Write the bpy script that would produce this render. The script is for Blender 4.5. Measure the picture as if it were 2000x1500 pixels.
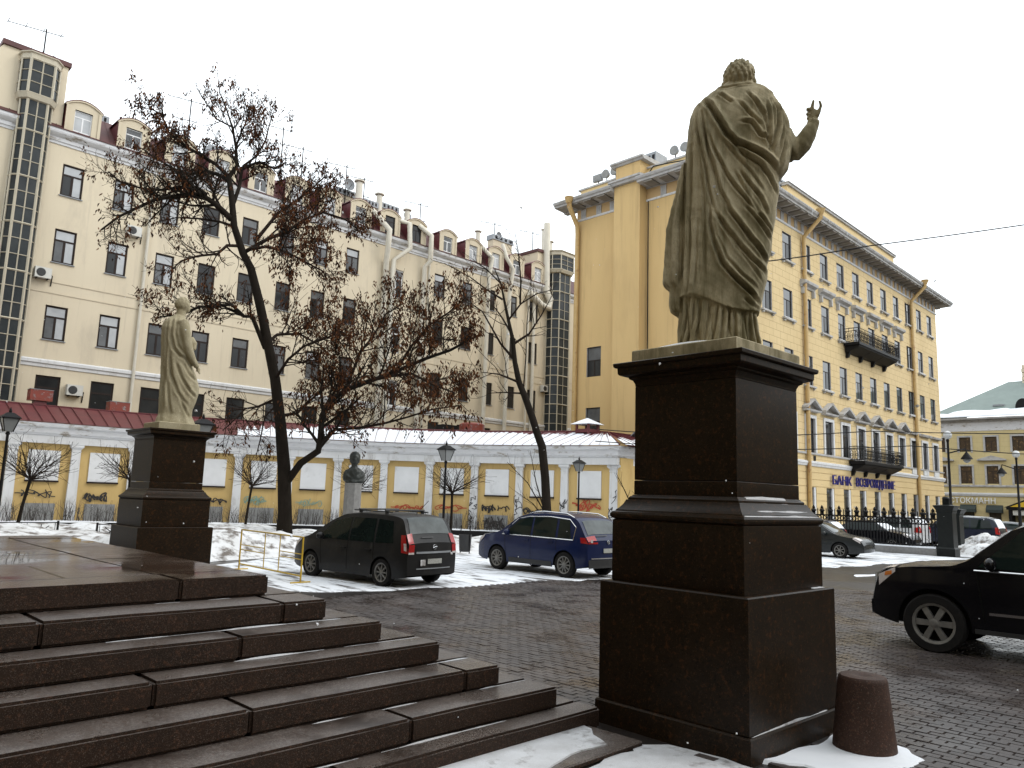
import bpy, bmesh, math, random
import numpy as np
from math import sin, cos, pi, radians, hypot, atan2, exp, sqrt
from mathutils import Vector, Matrix
for o in list(bpy.data.objects): bpy.data.objects.remove(o)
S = bpy.context.scene
C = S.collection
# ---------------------------------------------------------------- camera, sky, sun, exposure
cd = bpy.data.cameras.new('camera'); cam = bpy.data.objects.new('camera', cd); C.objects.link(cam); S.camera = cam
cd.sensor_fit = 'HORIZONTAL'; cd.sensor_width = 36.0; cd.lens = 26.81; cd.clip_start = 0.05; cd.clip_end = 2000
PITCH, ROLL, YAW, EYE = radians(8.434), radians(1.885), radians(45.03), 2.08
def cam_matrix():
    fh = Vector((cos(YAW), sin(YAW), 0)); rt = Vector((sin(YAW), -cos(YAW), 0)); up = Vector((0, 0, 1))
    fw = fh*cos(PITCH) + up*sin(PITCH); u = rt.cross(fw)
    r2 = rt*cos(ROLL) + u*sin(ROLL); u2 = -rt*sin(ROLL) + u*cos(ROLL)
    return Matrix(((r2.x, u2.x, -fw.x, 0), (r2.y, u2.y, -fw.y, 0), (r2.z, u2.z, -fw.z, EYE), (0, 0, 0, 1)))
cam.matrix_world = cam_matrix()
SUN_EL, SUN_AZ = radians(38), radians(-52)      # elevation; azimuth of the sun measured from +X
W = bpy.data.worlds.new('World'); S.world = W; W.use_nodes = True
nt = W.node_tree; nt.nodes.clear()
sky = nt.nodes.new('ShaderNodeTexSky'); sky.sky_type = 'NISHITA'; sky.sun_disc = False
sky.sun_elevation = SUN_EL; sky.sun_rotation = radians(90) - SUN_AZ; sky.dust_density = 4.0; sky.air_density = 1.0
mx = nt.nodes.new('ShaderNodeMix'); mx.data_type = 'RGBA'; mx.inputs[0].default_value = 0.86
mx.inputs[7].default_value = (17.4, 18.5, 19.2, 1)          # the even white of a snow cloud
bg = nt.nodes.new('ShaderNodeBackground'); bg.inputs[1].default_value = 0.1
wo = nt.nodes.new('ShaderNodeOutputWorld')
nt.links.new(sky.outputs[0], mx.inputs[6]); nt.links.new(mx.outputs[2], bg.inputs[0]); nt.links.new(bg.outputs[0], wo.inputs[0])
sd = bpy.data.lights.new('sun', 'SUN'); sd.energy = 0.9; sd.angle = radians(25); sd.color = (1.0, 0.97, 0.93)
so = bpy.data.objects.new('sun', sd); C.objects.link(so)
so.rotation_euler = Vector((-cos(SUN_AZ)*cos(SUN_EL), -sin(SUN_AZ)*cos(SUN_EL), -sin(SUN_EL))).to_track_quat('-Z', 'Y').to_euler()
S.view_settings.view_transform = 'Standard'; S.view_settings.look = 'None'; S.view_settings.exposure = 0.22
S.view_settings.gamma = 1.0; S.view_settings.use_curve_mapping = False
S.render.engine = 'CYCLES'
# ---------------------------------------------------------------- helpers
rnd = random.Random(7)
WL = {}                                               # world location of things whose rotation is zero
class MB:
    """collects shapes; build() links them as ONE mesh object. T maps local coordinates to world ones."""
    def __init__(s, T=None): s.v = []; s.f = []; s.mi = []; s.T = T; s.m = 0
    def add(s, vs, fs):
        n = len(s.v); s.v += [s.T(*p) for p in vs] if s.T else [tuple(p) for p in vs]
        s.f += [tuple(i+n for i in f) for f in fs]; s.mi += [s.m]*len(fs); return s
    def box(s, a, b):
        x0, y0, z0 = a; x1, y1, z1 = b
        return s.add([(x0,y0,z0),(x1,y0,z0),(x1,y1,z0),(x0,y1,z0),(x0,y0,z1),(x1,y0,z1),(x1,y1,z1),(x0,y1,z1)],
                     [(3,2,1,0),(4,5,6,7),(0,1,5,4),(1,2,6,5),(2,3,7,6),(3,0,4,7)])
    def quad(s, *p): return s.add(p, [tuple(range(len(p)))])
    def prism(s, poly, a, b, ax=1):
        """polygon in the two other axes, extruded along axis ax from a to b"""
        n = len(poly)
        def mk(p, d): return (d, p[0], p[1]) if ax == 0 else (p[0], d, p[1]) if ax == 1 else (p[0], p[1], d)
        return s.add([mk(p, a) for p in poly]+[mk(p, b) for p in poly],
                     [tuple(range(n))[::-1], tuple(range(n, 2*n))]+[(i, (i+1) % n, (i+1) % n+n, i+n) for i in range(n)])
    def tube(s, pts, r, n=6, cap=True):
        pts = [Vector(p) for p in pts]; k = len(pts)
        rs = r if isinstance(r, (list, tuple)) else [r]*k
        vs = []; fs = []; ref = None
        for i in range(k):
            t = (pts[min(i+1, k-1)]-pts[max(i-1, 0)])
            t = t.normalized() if t.length > 1e-9 else Vector((0, 0, 1))
            if ref is None: ref = Vector((1, 0, 0)) if abs(t.x) < .8 else Vector((0, 1, 0))
            a = (ref - t*ref.dot(t)); a = a.normalized() if a.length > 1e-6 else t.orthogonal().normalized()
            b = t.cross(a); ref = a
            for j in range(n):
                q = 2*pi*j/n; p = pts[i]+(a*cos(q)+b*sin(q))*rs[i]; vs.append((p.x, p.y, p.z))
        for i in range(k-1):
            for j in range(n): fs.append((i*n+j, i*n+(j+1) % n, (i+1)*n+(j+1) % n, (i+1)*n+j))
        if cap: fs += [tuple(range(n))[::-1], tuple(range((k-1)*n, k*n))]
        return s.add(vs, fs)
    def lathe(s, prof, n=24, c=(0, 0, 0), ax='z', a0=0, cap=True):
        vs = []; fs = []; k = len(prof)
        for r, h in prof:
            for j in range(n):
                q = a0+2*pi*j/n; x, y = r*cos(q), r*sin(q)
                p = (x, y, h) if ax == 'z' else (x, h, y) if ax == 'y' else (h, x, y)
                vs.append((p[0]+c[0], p[1]+c[1], p[2]+c[2]))
        for i in range(k-1):
            for j in range(n): fs.append((i*n+j, i*n+(j+1) % n, (i+1)*n+(j+1) % n, (i+1)*n+j))
        if cap: fs += [tuple(range(n))[::-1], tuple(range((k-1)*n, k*n))]
        return s.add(vs, fs)
    def rings(s, rings, closed=True, caps=True):
        n = len(rings[0]); vs = [p for r in rings for p in r]; fs = []
        for i in range(len(rings)-1):
            for j in range(n if closed else n-1): fs.append((i*n+j, i*n+(j+1) % n, (i+1)*n+(j+1) % n, (i+1)*n+j))
        if caps: fs += [tuple(range(n))[::-1], tuple(range((len(rings)-1)*n, len(rings)*n))]
        return s.add(vs, fs)
    def ball(s, c, r, n=10, m=7):
        rx, ry, rz = r if isinstance(r, (tuple, list)) else (r, r, r)
        vs = [(c[0], c[1], c[2]-rz)]; fs = []
        for i in range(1, m):
            a = -pi/2+pi*i/m
            for j in range(n): q = 2*pi*j/n; vs.append((c[0]+rx*cos(a)*cos(q), c[1]+ry*cos(a)*sin(q), c[2]+rz*sin(a)))
        vs.append((c[0], c[1], c[2]+rz))
        for j in range(n): fs.append((0, 1+(j+1) % n, 1+j))
        for i in range(m-2):
            for j in range(n): a = 1+i*n; fs.append((a+j, a+(j+1) % n, a+n+(j+1) % n, a+n+j))
        e = len(vs)-1; a = 1+(m-2)*n
        for j in range(n): fs.append((a+j, a+(j+1) % n, e))
        return s.add(vs, fs)
    def mesh(s, name, mats, smooth=0, off=(0, 0, 0)):
        me = bpy.data.meshes.new(name)
        v = np.array(s.v, dtype=float).reshape(-1, 3)-np.array(off)
        me.from_pydata(v.tolist(), [], s.f)
        for m in (mats if isinstance(mats, (list, tuple)) else [mats]): me.materials.append(m)
        if any(s.mi): me.polygons.foreach_set('material_index', s.mi)
        if smooth:
            me.polygons.foreach_set('use_smooth', [True]*len(s.f))
            if smooth is not True: me.set_sharp_from_angle(angle=radians(smooth))
        me.update(); return me
    def build(s, name, mats, parent=None, smooth=0, label=None, kind=None, local=False):
        off = (0, 0, 0) if (parent is None or local) else wloc(parent)
        return link(name, s.mesh(name, mats, smooth, off), parent, label=label, kind=kind)
def wloc(o):
    p = Vector((0, 0, 0))
    while o is not None: p += o.location; o = o.parent
    return tuple(p)
def link(name, me, parent=None, loc=(0, 0, 0), rz=0, label=None, kind=None):
    o = bpy.data.objects.new(name, me); C.objects.link(o); o.location = loc
    if rz: o.rotation_euler = (0, 0, rz)
    if parent is not None: o.parent = parent
    if label: o['label'] = label
    if kind: o['kind'] = kind
    return o
def tag(o, label=None, cat=None, group=None, kind=None):
    for k, v in (('label', label), ('category', cat), ('group', group), ('kind', kind)):
        if v: o[k] = v
    return o
def thing(name, label, cat, loc=(0, 0, 0), rz=0, group=None):
    return tag(link(name, None, None, loc, rz), label, cat, group)
def dup(o, loc=None, rz=None, label=None, parent=None, **kw):
    c = o.copy(); C.objects.link(c)
    if parent is not None: c.parent = parent
    if loc is not None: c.location = loc
    if rz is not None: c.rotation_euler = (0, 0, rz)
    if label: c['label'] = label
    for ch in list(o.children): dup(ch, parent=c)
    return c
def base(o, z=0):                                    # set a one-mesh thing's origin at the middle of its foot
    me = o.data; n = len(me.vertices); a = np.empty(n*3); me.vertices.foreach_get('co', a); a = a.reshape(-1, 3)
    c = np.array([(a[:, 0].min()+a[:, 0].max())/2, (a[:, 1].min()+a[:, 1].max())/2, a[:, 2].min()])
    me.vertices.foreach_set('co', (a-c).ravel()); me.update(); o.location = c.tolist(); return o
# ---------------------------------------------------------------- materials
MAT = {}
def mat(name, col, rough=.7, col2=None, sc=8, det=6, bump=0, bsc=None, metal=0, spec=.5, speck=None, coat=0, stain=None, stretch=None, rough2=None, rsc=3, streak=None):
    """procedural material: base colour broken up by noise, optional specks, stains, relief and wet patches"""
    m = bpy.data.materials.new(name); m.use_nodes = True; MAT[name] = m
    n = m.node_tree; b = n.nodes['Principled BSDF']; L = n.links.new
    b.inputs['Roughness'].default_value = rough; b.inputs['Metallic'].default_value = metal
    b.inputs['Specular IOR Level'].default_value = spec; b.inputs['Coat Weight'].default_value = coat
    b.inputs['Coat Roughness'].default_value = .05
    geo = n.nodes.new('ShaderNodeNewGeometry'); pos = geo.outputs['Position']
    if stretch:
        mp = n.nodes.new('ShaderNodeMapping'); mp.inputs['Scale'].default_value = stretch; L(pos, mp.inputs['Vector']); pos = mp.outputs[0]
    def noise(s, d=det, rg=.6):
        t = n.nodes.new('ShaderNodeTexNoise'); t.inputs['Scale'].default_value = s; t.inputs['Detail'].default_value = d
        t.inputs['Roughness'].default_value = rg; L(pos, t.inputs['Vector']); return t.outputs['Fac']
    def ramp(f, a, c, lo=0, hi=1):
        r = n.nodes.new('ShaderNodeMapRange'); r.inputs[1].default_value = a; r.inputs[2].default_value = c
        r.inputs[3].default_value = lo; r.inputs[4].default_value = hi; L(f, r.inputs[0]); return r.outputs[0]
    def mixc(f, A, B):
        x = n.nodes.new('ShaderNodeMix'); x.data_type = 'RGBA'; L(f, x.inputs[0])
        for i, q in ((6, A), (7, B)):
            if isinstance(q, tuple): x.inputs[i].default_value = (*q[:3], 1)
            else: L(q, x.inputs[i])
        return x.outputs[2]
    c = tuple(col)
    out = mixc(ramp(noise(sc), .3, .7), c, tuple(col2)) if col2 else None
    if speck:
        for (sc_, lo, hi, sc_col) in speck:
            out = mixc(ramp(noise(sc_, 3, .7), lo, hi), out if out is not None else c, sc_col)
    if stain: out = mixc(ramp(noise(stain[0], 5, .65), stain[1], stain[2]), out if out is not None else c, stain[3])
    if streak:                                        # run-off marks, drawn out downwards
        mp = n.nodes.new('ShaderNodeMapping'); mp.inputs['Scale'].default_value = (2.2, 2.2, .13); L(geo.outputs['Position'], mp.inputs['Vector']); pos = mp.outputs[0]
        out = mixc(ramp(noise(streak[0], 6, .7), streak[1], streak[2]), out if out is not None else c, streak[3])
    if out is not None: L(out, b.inputs['Base Color'])
    else: b.inputs['Base Color'].default_value = (*c, 1)
    if rough2 is not None: L(ramp(noise(rsc, 4, .55), .4, .62, rough, rough2), b.inputs['Roughness'])
    if bump:
        bp = n.nodes.new('ShaderNodeBump'); bp.inputs['Strength'].default_value = min(1, bump*8); bp.inputs['Distance'].default_value = bump
        L(noise(bsc or sc*4, 4), bp.inputs['Height']); L(bp.outputs[0], b.inputs['Normal'])
    return m
def joints(m, w, h, ax, strength=.012, mortar=(.2, .16, .1), ms=.012, off=.5, tint=None):
    """block joints as fine relief on a wall too far away to build them; ax: world axis along the courses"""
    n = m.node_tree; L = n.links.new; b = n.nodes['Principled BSDF']
    geo = n.nodes.new('ShaderNodeNewGeometry'); sx = n.nodes.new('ShaderNodeSeparateXYZ'); L(geo.outputs['Position'], sx.inputs[0])
    cb = n.nodes.new('ShaderNodeCombineXYZ'); L(sx.outputs[ax], cb.inputs[0]); L(sx.outputs[2 if ax != 2 else 1], cb.inputs[1])
    t = n.nodes.new('ShaderNodeTexBrick'); t.inputs['Scale'].default_value = 1; t.inputs['Brick Width'].default_value = w
    t.inputs['Row Height'].default_value = h; t.inputs['Mortar Size'].default_value = ms; t.offset = off
    L(cb.outputs[0], t.inputs['Vector'])
    src = b.inputs['Base Color'].links[0].from_socket if b.inputs['Base Color'].links else None
    x = n.nodes.new('ShaderNodeMix'); x.data_type = 'RGBA'; L(t.outputs['Fac'], x.inputs[0])
    if src: L(src, x.inputs[6])
    else: x.inputs[6].default_value = b.inputs['Base Color'].default_value
    x.inputs[7].default_value = (*mortar, 1); L(x.outputs[2], b.inputs['Base Color'])
    bp = n.nodes.new('ShaderNodeBump'); bp.invert = True; bp.inputs['Distance'].default_value = strength; bp.inputs['Strength'].default_value = .6
    L(t.outputs['Fac'], bp.inputs['Height'])
    if b.inputs['Normal'].links: L(b.inputs['Normal'].links[0].from_socket, bp.inputs['Normal'])
    L(bp.outputs[0], b.inputs['Normal'])
    return m
granite = mat('polished_granite', (.0135, .0088, .0050), .36, (.021, .0130, .0072), 3, speck=[(20, .55, .68, (.050, .022, .009)), (34, .57, .66, (.006, .005, .004)), (60, .60, .7, (.062, .034, .016)), (90, .62, .7, (.05, .04, .03))], bump=.0006, bsc=120, spec=.10)
stepst = mat('step_granite', (.028, .016, .0105), .58, (.016, .010, .007), 3.2, speck=[(45, .55, .66, (.070, .034, .020)), (110, .58, .68, (.012, .009, .008)), (160, .57, .68, (.13, .10, .08))], bump=.005, bsc=80, spec=.16)
tread = mat('worn_wet_lit_tread', (.078, .060, .050), .55, (.040, .029, .024), 2.6, speck=[(60, .50, .62, (.14, .118, .105)), (140, .53, .64, (.24, .21, .19)), (45, .56, .68, (.07, .034, .020))], bump=.004, bsc=80, rough2=.24, rsc=1.2, spec=.45, stain=(1.5, .52, .68, (.028, .018, .013)))  # gritty worn tops, also painted paler than the fronts for the light they reflect
platst = mat('wet_platform_granite', (.052, .033, .024), .26, (.034, .022, .016), 2, speck=[(45, .55, .66, (.09, .052, .036)), (110, .58, .68, (.02, .015, .013))], bump=.0012, bsc=60, rough2=.02, rsc=.8, spec=.5)
paver = mat('wet_paver', (.052, .041, .038), .55, (.033, .027, .0255), 5, spec=.45, speck=[(80, .58, .7, (.11, .09, .08))], bump=.002, bsc=60, rough2=.22, rsc=1.3, stain=(.8, .5, .75, (.085, .068, .06)))
asph = mat('wet_paving', (.043, .034, .032), .5, (.030, .0255, .0245), .8, spec=.4, speck=[(60, .58, .7, (.09, .075, .068))], bump=.003, bsc=40, rough2=.28, rsc=.35, stain=(.25, .5, .75, (.06, .05, .046)))
joints(asph, .20, .10, 1, .006, (.022, .018, .016), .012)
snow = mat('snow', (.80, .82, .85), .75, (.70, .72, .76), 1.5, bump=.02, bsc=9, spec=.3)
thin_snow = mat('thin_trodden_snow', (.76, .78, .81), .7, (.62, .64, .67), 1.2, bump=.006, bsc=18, stain=(1.3, .5, .62, (.075, .066, .062)), stretch=(2.6, .55, 1))
dust_snow = mat('dusting_of_snow', (.60, .61, .63), .75, (.47, .47, .48), 5, bump=.006, bsc=60, speck=[(120, .55, .7, (.36, .35, .35))], stain=(4, .55, .75, (.12, .10, .09)))
bollm = mat('red_bollard_granite', (.060, .032, .023), .7, (.040, .023, .017), 4, speck=[(45, .55, .66, (.10, .05, .034)), (110, .58, .68, (.015, .011, .010)), (80, .60, .7, (.14, .11, .095))], bump=.004, bsc=70, spec=.2)
dirty = mat('dirty_snow', (.74, .75, .765), .8, (.50, .49, .48), 1.1, bump=.03, bsc=5, stain=(2.2, .49, .62, (.13, .11, .095)))
lime = mat('weathered_limestone', (.44, .385, .265), .85, (.33, .28, .175), 2.2, spec=.15, streak=(3.2, .50, .66, (.17, .145, .08)), speck=[(55, .57, .72, (.42, .37, .26)), (130, .58, .70, (.17, .145, .095))], bump=.004, bsc=60, stain=(2.4, .47, .66, (.15, .13, .072)), stretch=(1, 1, .45))
lime2 = mat('pale_limestone', (.35, .305, .20), .85, (.27, .228, .138), 2.2, speck=[(55, .55, .7, (.5, .44, .31))], bump=.004, bsc=60, stain=(1.7, .52, .75, (.2, .17, .09)), stretch=(1, 1, .45))
cream = mat('cream_stucco', (.61, .53, .395), .85, (.555, .478, .352), .35, bump=.003, bsc=30, streak=(1.1, .55, .8, (.44, .375, .285)), stain=(.6, .52, .76, (.44, .38, .29)), stretch=(1, 1, .35))
creamd = mat('cream_trim', (.55, .475, .35), .85, (.49, .42, .31), .8, bump=.002, bsc=30)
white = mat('white_stucco', (.62, .62, .62), .85, (.54, .54, .54), .9, bump=.002, bsc=30, streak=(1.8, .54, .78, (.42, .41, .39)), stain=(1.6, .55, .75, (.36, .34, .32)), stretch=(1, 1, .5))
whited = mat('flaking_white_cornice', (.62, .62, .63), .85, (.54, .54, .55), 2.5, bump=.004, bsc=18, stain=(1.1, .56, .66, (.27, .24, .20)), stretch=(1, 1, 3))
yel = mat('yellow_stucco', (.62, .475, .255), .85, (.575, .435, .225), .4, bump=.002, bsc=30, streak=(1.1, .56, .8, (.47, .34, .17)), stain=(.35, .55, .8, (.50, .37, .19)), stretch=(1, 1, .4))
joints(yel, 1.05, .5, 0, .01, (.36, .25, .11), .014)
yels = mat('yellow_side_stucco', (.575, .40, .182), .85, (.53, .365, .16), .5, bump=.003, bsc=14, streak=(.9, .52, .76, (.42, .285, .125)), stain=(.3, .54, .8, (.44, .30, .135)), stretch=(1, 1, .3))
yelb = mat('yellow_course', (.60, .45, .23), .85, (.55, .41, .20), .6, bump=.002, bsc=30, stain=(.5, .58, .8, (.45, .33, .17)))
yeltrim = mat('yellow_frieze', (.50, .34, .17), .85, (.45, .30, .14), 1, bump=.002, bsc=30)
grtrim = mat('grey_white_trim', (.44, .43, .42), .85, (.36, .35, .34), 2, bump=.003, bsc=20, stain=(1.4, .5, .72, (.24, .22, .19)))
soff = mat('mottled_dark_soffit', (.25, .23, .205), .9, (.15, .135, .115), 1.2, bump=.003, bsc=20)  # mottled grey, darker than the other trim, for soffit panels and pediment fields
reveal = mat('window_reveal', (.42, .41, .41), .85, (.36, .35, .35), 3)
ochre = mat('ochre_stucco', (.54, .378, .150), .85, (.48, .33, .125), .7, bump=.003, bsc=20, streak=(1.6, .54, .78, (.40, .27, .10)), stain=(.9, .56, .78, (.40, .26, .09)), stretch=(1, 1, .5))
paneln = mat('blank_window_panel', (.66, .66, .66), .85, (.58, .58, .58), 1.4, bump=.002, bsc=25, stain=(1.2, .6, .8, (.44, .43, .42)))
greyp = mat('grey_patch_render', (.27, .27, .26), .9, (.20, .20, .195), 3, bump=.003, bsc=25)
redroof = mat('red_sheet_roof', (.125, .022, .026), .5, (.095, .018, .022), 1.4, bump=.003, bsc=6, stain=(2, .6, .75, (.07, .022, .02)))
rustroof = mat('dull_red_roof', (.085, .020, .017), .6, (.06, .018, .016), 1.5, bump=.003, bsc=8)
tin = mat('grey_tin', (.27, .285, .30), .55, (.20, .21, .225), 3, metal=.15, bump=.002, bsc=14)
greenroof = mat('green_sheet_roof', (.175, .215, .195), .6, (.145, .18, .165), 1, bump=.003, bsc=6)
glass = mat('dark_window_glass', (.014, .015, .016), .06, (.034, .035, .036), .45, spec=.25)
glassy = mat('mirroring_window_glass', (.020, .022, .024), .03, (.035, .036, .037), .45, spec=1.0)
glassg = mat('stair_tower_glass', (.020, .024, .026), .14, (.042, .046, .047), .9, spec=.18)
glassl = mat('curtained_window_glass', (.42, .43, .44), .12, (.30, .31, .32), 1.2, spec=.6)
glassm = mat('half_lit_window_glass', (.13, .133, .137), .08, (.06, .062, .064), .9, spec=.35)
brownf = mat('brown_window_frame', (.028, .019, .016), .6, (.020, .014, .012), 6, spec=.15)
whitef = mat('white_window_frame', (.68, .68, .68), .5, (.6, .6, .6), 6)
beigef = mat('beige_steel_frame', (.47, .42, .32), .6, (.41, .365, .28), 2)
duct = mat('pale_painted_duct', (.60, .56, .47), .6, (.53, .49, .41), 2, bump=.003, bsc=20)
iron = mat('black_iron', (.009, .009, .010), .5, spec=.12, col2=(.014, .013, .013), sc=9, bump=.002, bsc=40)
pillm = mat('black_cast_pillar', (.009, .010, .010), .45, (.013, .015, .014), 6, spec=.15, bump=.003, bsc=25)
pipe = mat('yellow_downpipe', (.50, .34, .14), .55, (.42, .27, .10), 2, stain=(1.5, .58, .72, (.24, .10, .035)))
tyre = mat('tyre_rubber', (.010, .010, .010), .85, (.018, .016, .015), 9, spec=.1, bump=.003, bsc=60)
rimm = mat('dirty_alloy', (.21, .20, .185), .45, (.13, .125, .115), 8, metal=.4)
rimd = mat('wheel_dark', (.006, .006, .006), .9, (.009, .009, .008), 8, spec=.04)
chrome = mat('chrome', (.6, .6, .6), .15, (.5, .5, .5), 4, metal=1)
carglass = mat('car_glass', (.005, .008, .0075), .03, (.012, .019, .016), 1.2, spec=.22)
carglassm = mat('misted_car_glass', (.10, .115, .115), .4, (.03, .036, .036), 2.2, spec=.3)
blackpl = mat('black_plastic', (.014, .014, .015), .55, (.02, .02, .02), 9)
taill = mat('tail_light_red', (.36, .012, .012), .12, (.26, .008, .010), 12, spec=.6)
tailw = mat('clear_lamp', (.55, .5, .48), .1, (.4, .36, .34), 14, spec=.6)
amber = mat('amber_lamp', (.55, .17, .03), .15, (.45, .13, .02), 14)
platem = mat('number_plate', (.40, .40, .37), .5, (.24, .24, .22), 30)
bark = mat('dark_bark', (.014, .011, .008), .9, (.023, .018, .014), 6, spec=.08, bump=.012, bsc=22, stretch=(1, 1, .35))
twig = mat('twig_bark', (.018, .012, .009), .9, (.028, .019, .014), 5, spec=.08)
leafm = mat('dead_brown_leaf', (.12, .044, .014), .8, (.065, .025, .010), 3.0, spec=.1)
leafd = mat('dark_dead_leaf', (.04, .016, .008), .8, (.026, .012, .007), 3.0, spec=.1)
hedgem = mat('hedge_twig', (.060, .050, .044), .9, (.04, .034, .03), 5)
bronze = mat('dark_bronze', (.022, .024, .022), .42, (.035, .04, .036), 6, metal=.4, bump=.004, bsc=30)
greygr = mat('grey_column_granite', (.24, .235, .225), .7, (.17, .165, .16), 9, bump=.002, bsc=60)
ylpaint = mat('yellow_barrier_paint', (.55, .36, .03), .5, (.45, .28, .02), 8, stain=(8, .6, .7, (.22, .13, .03)))
lampgl = mat('lantern_glass', (.20, .205, .205), .15, (.22, .23, .23), 5, spec=.5)
whitegl = mat('white_globe', (.55, .56, .56), .3, (.48, .49, .49), 6)
bluel = mat('blue_sign_letter', (.012, .012, .17), .4, (.01, .01, .13), 5)
whitel = mat('white_sign_letter', (.75, .75, .74), .5, (.68, .68, .67), 5)
yelsign = mat('yellow_sign', (.62, .40, .02), .5, (.55, .34, .015), 4)
gblack = mat('black_graffiti', (.018, .016, .016), .7, (.03, .026, .024), 20)
gred = mat('red_graffiti', (.42, .060, .022), .7, (.34, .045, .018), 20)
gteal = mat('teal_graffiti', (.16, .30, .27), .7, (.24, .30, .2), 20)
acw = mat('ac_casing', (.55, .54, .50), .5, (.48, .47, .43), 5)
redbox = mat('red_fan_housing', (.24, .040, .022), .55, (.16, .03, .02), 4, stain=(4, .55, .68, (.24, .24, .24)))
awn = mat('dark_green_awning', (.018, .026, .024), .8, (.028, .036, .033), 6)
far_yel = mat('pale_yellow_stucco', (.55, .45, .235), .85, (.5, .405, .205), .8, bump=.002, bsc=20)
joints(far_yel, 1.4, .55, 1, .01, (.42, .34, .17), .012)
far_win = mat('far_window_glass', (.060, .040, .030), .12, (.035, .027, .022), 1.5, stain=(2.5, .56, .64, (.16, .10, .05)))
rustpipe = mat('rusty_bin', (.02, .02, .022), .6, (.03, .029, .028), 6)
bluebin = mat('dark_blue_bin', (.014, .020, .05), .5, (.02, .026, .06), 6)
# ================================================================ the ground
def fbm(x, y, s=1.0, seed=0):
    v = 0
    for i, (fx, fy, a) in enumerate(((1.0, .37, .5), (-.61, 1.3, .28), (2.3, 1.7, .14), (4.1, -3.7, .08))):
        v += a*sin(fx*x*s+fy*y*s+seed*1.7+i*2.1)*cos(fy*x*s*.8-fx*y*s*.9+seed+i)
    return v
g = MB(); g.quad((-250, -250, 0), (350, -250, 0), (350, 350, 0), (-250, 350, 0))
plaza = g.build('plaza', asph); plaza['kind'] = 'structure'
def patch(name, poly, z, m, step=.5, rough=.25, seed=0, h=None, parent=None):
    """snow lying on the ground: a sheet with a ragged rim and a little thickness"""
    rim = []
    n = len(poly)
    for i in range(n):
        a, b = poly[i], poly[(i+1) % n]; d = hypot(b[0]-a[0], b[1]-a[1]); k = max(1, int(d/step))
        for j in range(k):
            t = j/k; x, y = a[0]+(b[0]-a[0])*t, a[1]+(b[1]-a[1])*t
            nx, ny = (b[1]-a[1])/d, -(b[0]-a[0])/d; q = rough*(fbm(x, y, 1.7/step*.5, seed)*1.6+rnd.uniform(-.3, .3))
            rim.append((x+nx*q, y+ny*q))
    mb = MB(); k = len(rim)
    cx, cy = sum(p[0] for p in rim)/k, sum(p[1] for p in rim)/k
    inn = [(p[0]+(cx-p[0])*min(.5, .05/max(.05, hypot(cx-p[0], cy-p[1]))), p[1]+(cy-p[1])*min(.5, .05/max(.05, hypot(cx-p[0], cy-p[1])))) for p in rim]
    mb.add([(x, y, -.004) for x, y in rim]+[(x, y, z) for x, y in inn], [(i, (i+1) % k, (i+1) % k+k, i+k) for i in range(k)]+[tuple(range(k, 2*k))])
    return mb.build(name, m, parent, kind='stuff', label=h)
def stuff(o, label, cat): return tag(o, label, cat, kind='stuff')
stuff(patch('trodden_snow', [(7.5, 15.5), (9.0, 14.0), (10.6, 13.6), (12.1, 13.3), (13.6, 13.0), (16.5, 12.9), (20, 12.7), (24.5, 12.2), (25, 14.5), (22, 17.5), (21, 20), (18.5, 21.5), (12, 22), (9.4, 20.5), (8.6, 18)], .010, thin_snow, .4, .22, 3), 'thin trodden snow with bare streaks under the dark minivan and the blue car', 'snow')
stuff(patch('trodden_snow', [(27.5, 11.2), (31, 10.9), (35, 9.9), (39.8, 9.6), (39.9, 16), (36, 19), (30, 18), (27, 15)], .010, thin_snow, .4, .3, 5), 'thin trodden snow in front of the iron fence', 'snow')
stuff(patch('trodden_snow', [(41, 9), (56, 5), (66, 8), (66, 22.8), (41, 22.8)], .010, thin_snow, .5, .3, 9), 'thin trodden snow behind the iron fence', 'snow')
stuff(patch('snow_strip', [(24.6, 9.4), (26.6, 8.9), (26.7, 9.15), (25.2, 9.7)], .012, snow, .3, .07, 2), 'short strip of snow lying alone on the dark paving', 'snow')
# near the foot of the steps: a low granite slab, snow on it and before it
# garden: kerb, snow field, cleared heaps
KERB = [(-4, 36.6), (2.5, 36.4), (8.2, 36.2), (12.3, 35.7), (15.9, 34.9), (18.3, 33.6), (20.2, 32.2), (23.0, 29.8), (25.5, 27.2), (27.6, 24.2), (29.2, 21.0)]
mb = MB()
for a, b in zip(KERB, KERB[1:]):
    d = Vector((b[0]-a[0], b[1]-a[1], 0)); n = Vector((-d.y, d.x, 0)).normalized()*.14
    P = [Vector((a[0], a[1], 0))-n, Vector((b[0], b[1], 0))-n, Vector((b[0], b[1], 0))+n, Vector((a[0], a[1], 0))+n]
    mb.add([(p.x, p.y, 0) for p in P]+[(p.x, p.y, .42) for p in P], [(0, 1, 5, 4), (1, 2, 6, 5), (2, 3, 7, 6), (3, 0, 4, 7), (4, 5, 6, 7)])
o = mb.build('garden_kerb', iron); tag(o, 'long low dark kerb rail bounding the snowy garden before the yellow gallery', 'kerb')
PAV = [(-2.6, 45.2), (.4, 45.1), (3.4, 45.0), (6.4, 44.85), (9.5, 44.66), (12.3, 44.45), (15.07, 44.1), (17.7, 43.4), (20.25, 42.35), (22.75, 41.05), (25.15, 39.65), (27.4, 38.1), (29.4, 36.2), (31.05, 33.95), (32.4, 31.5), (33.4, 28.85), (34.2, 25.95)]
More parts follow.
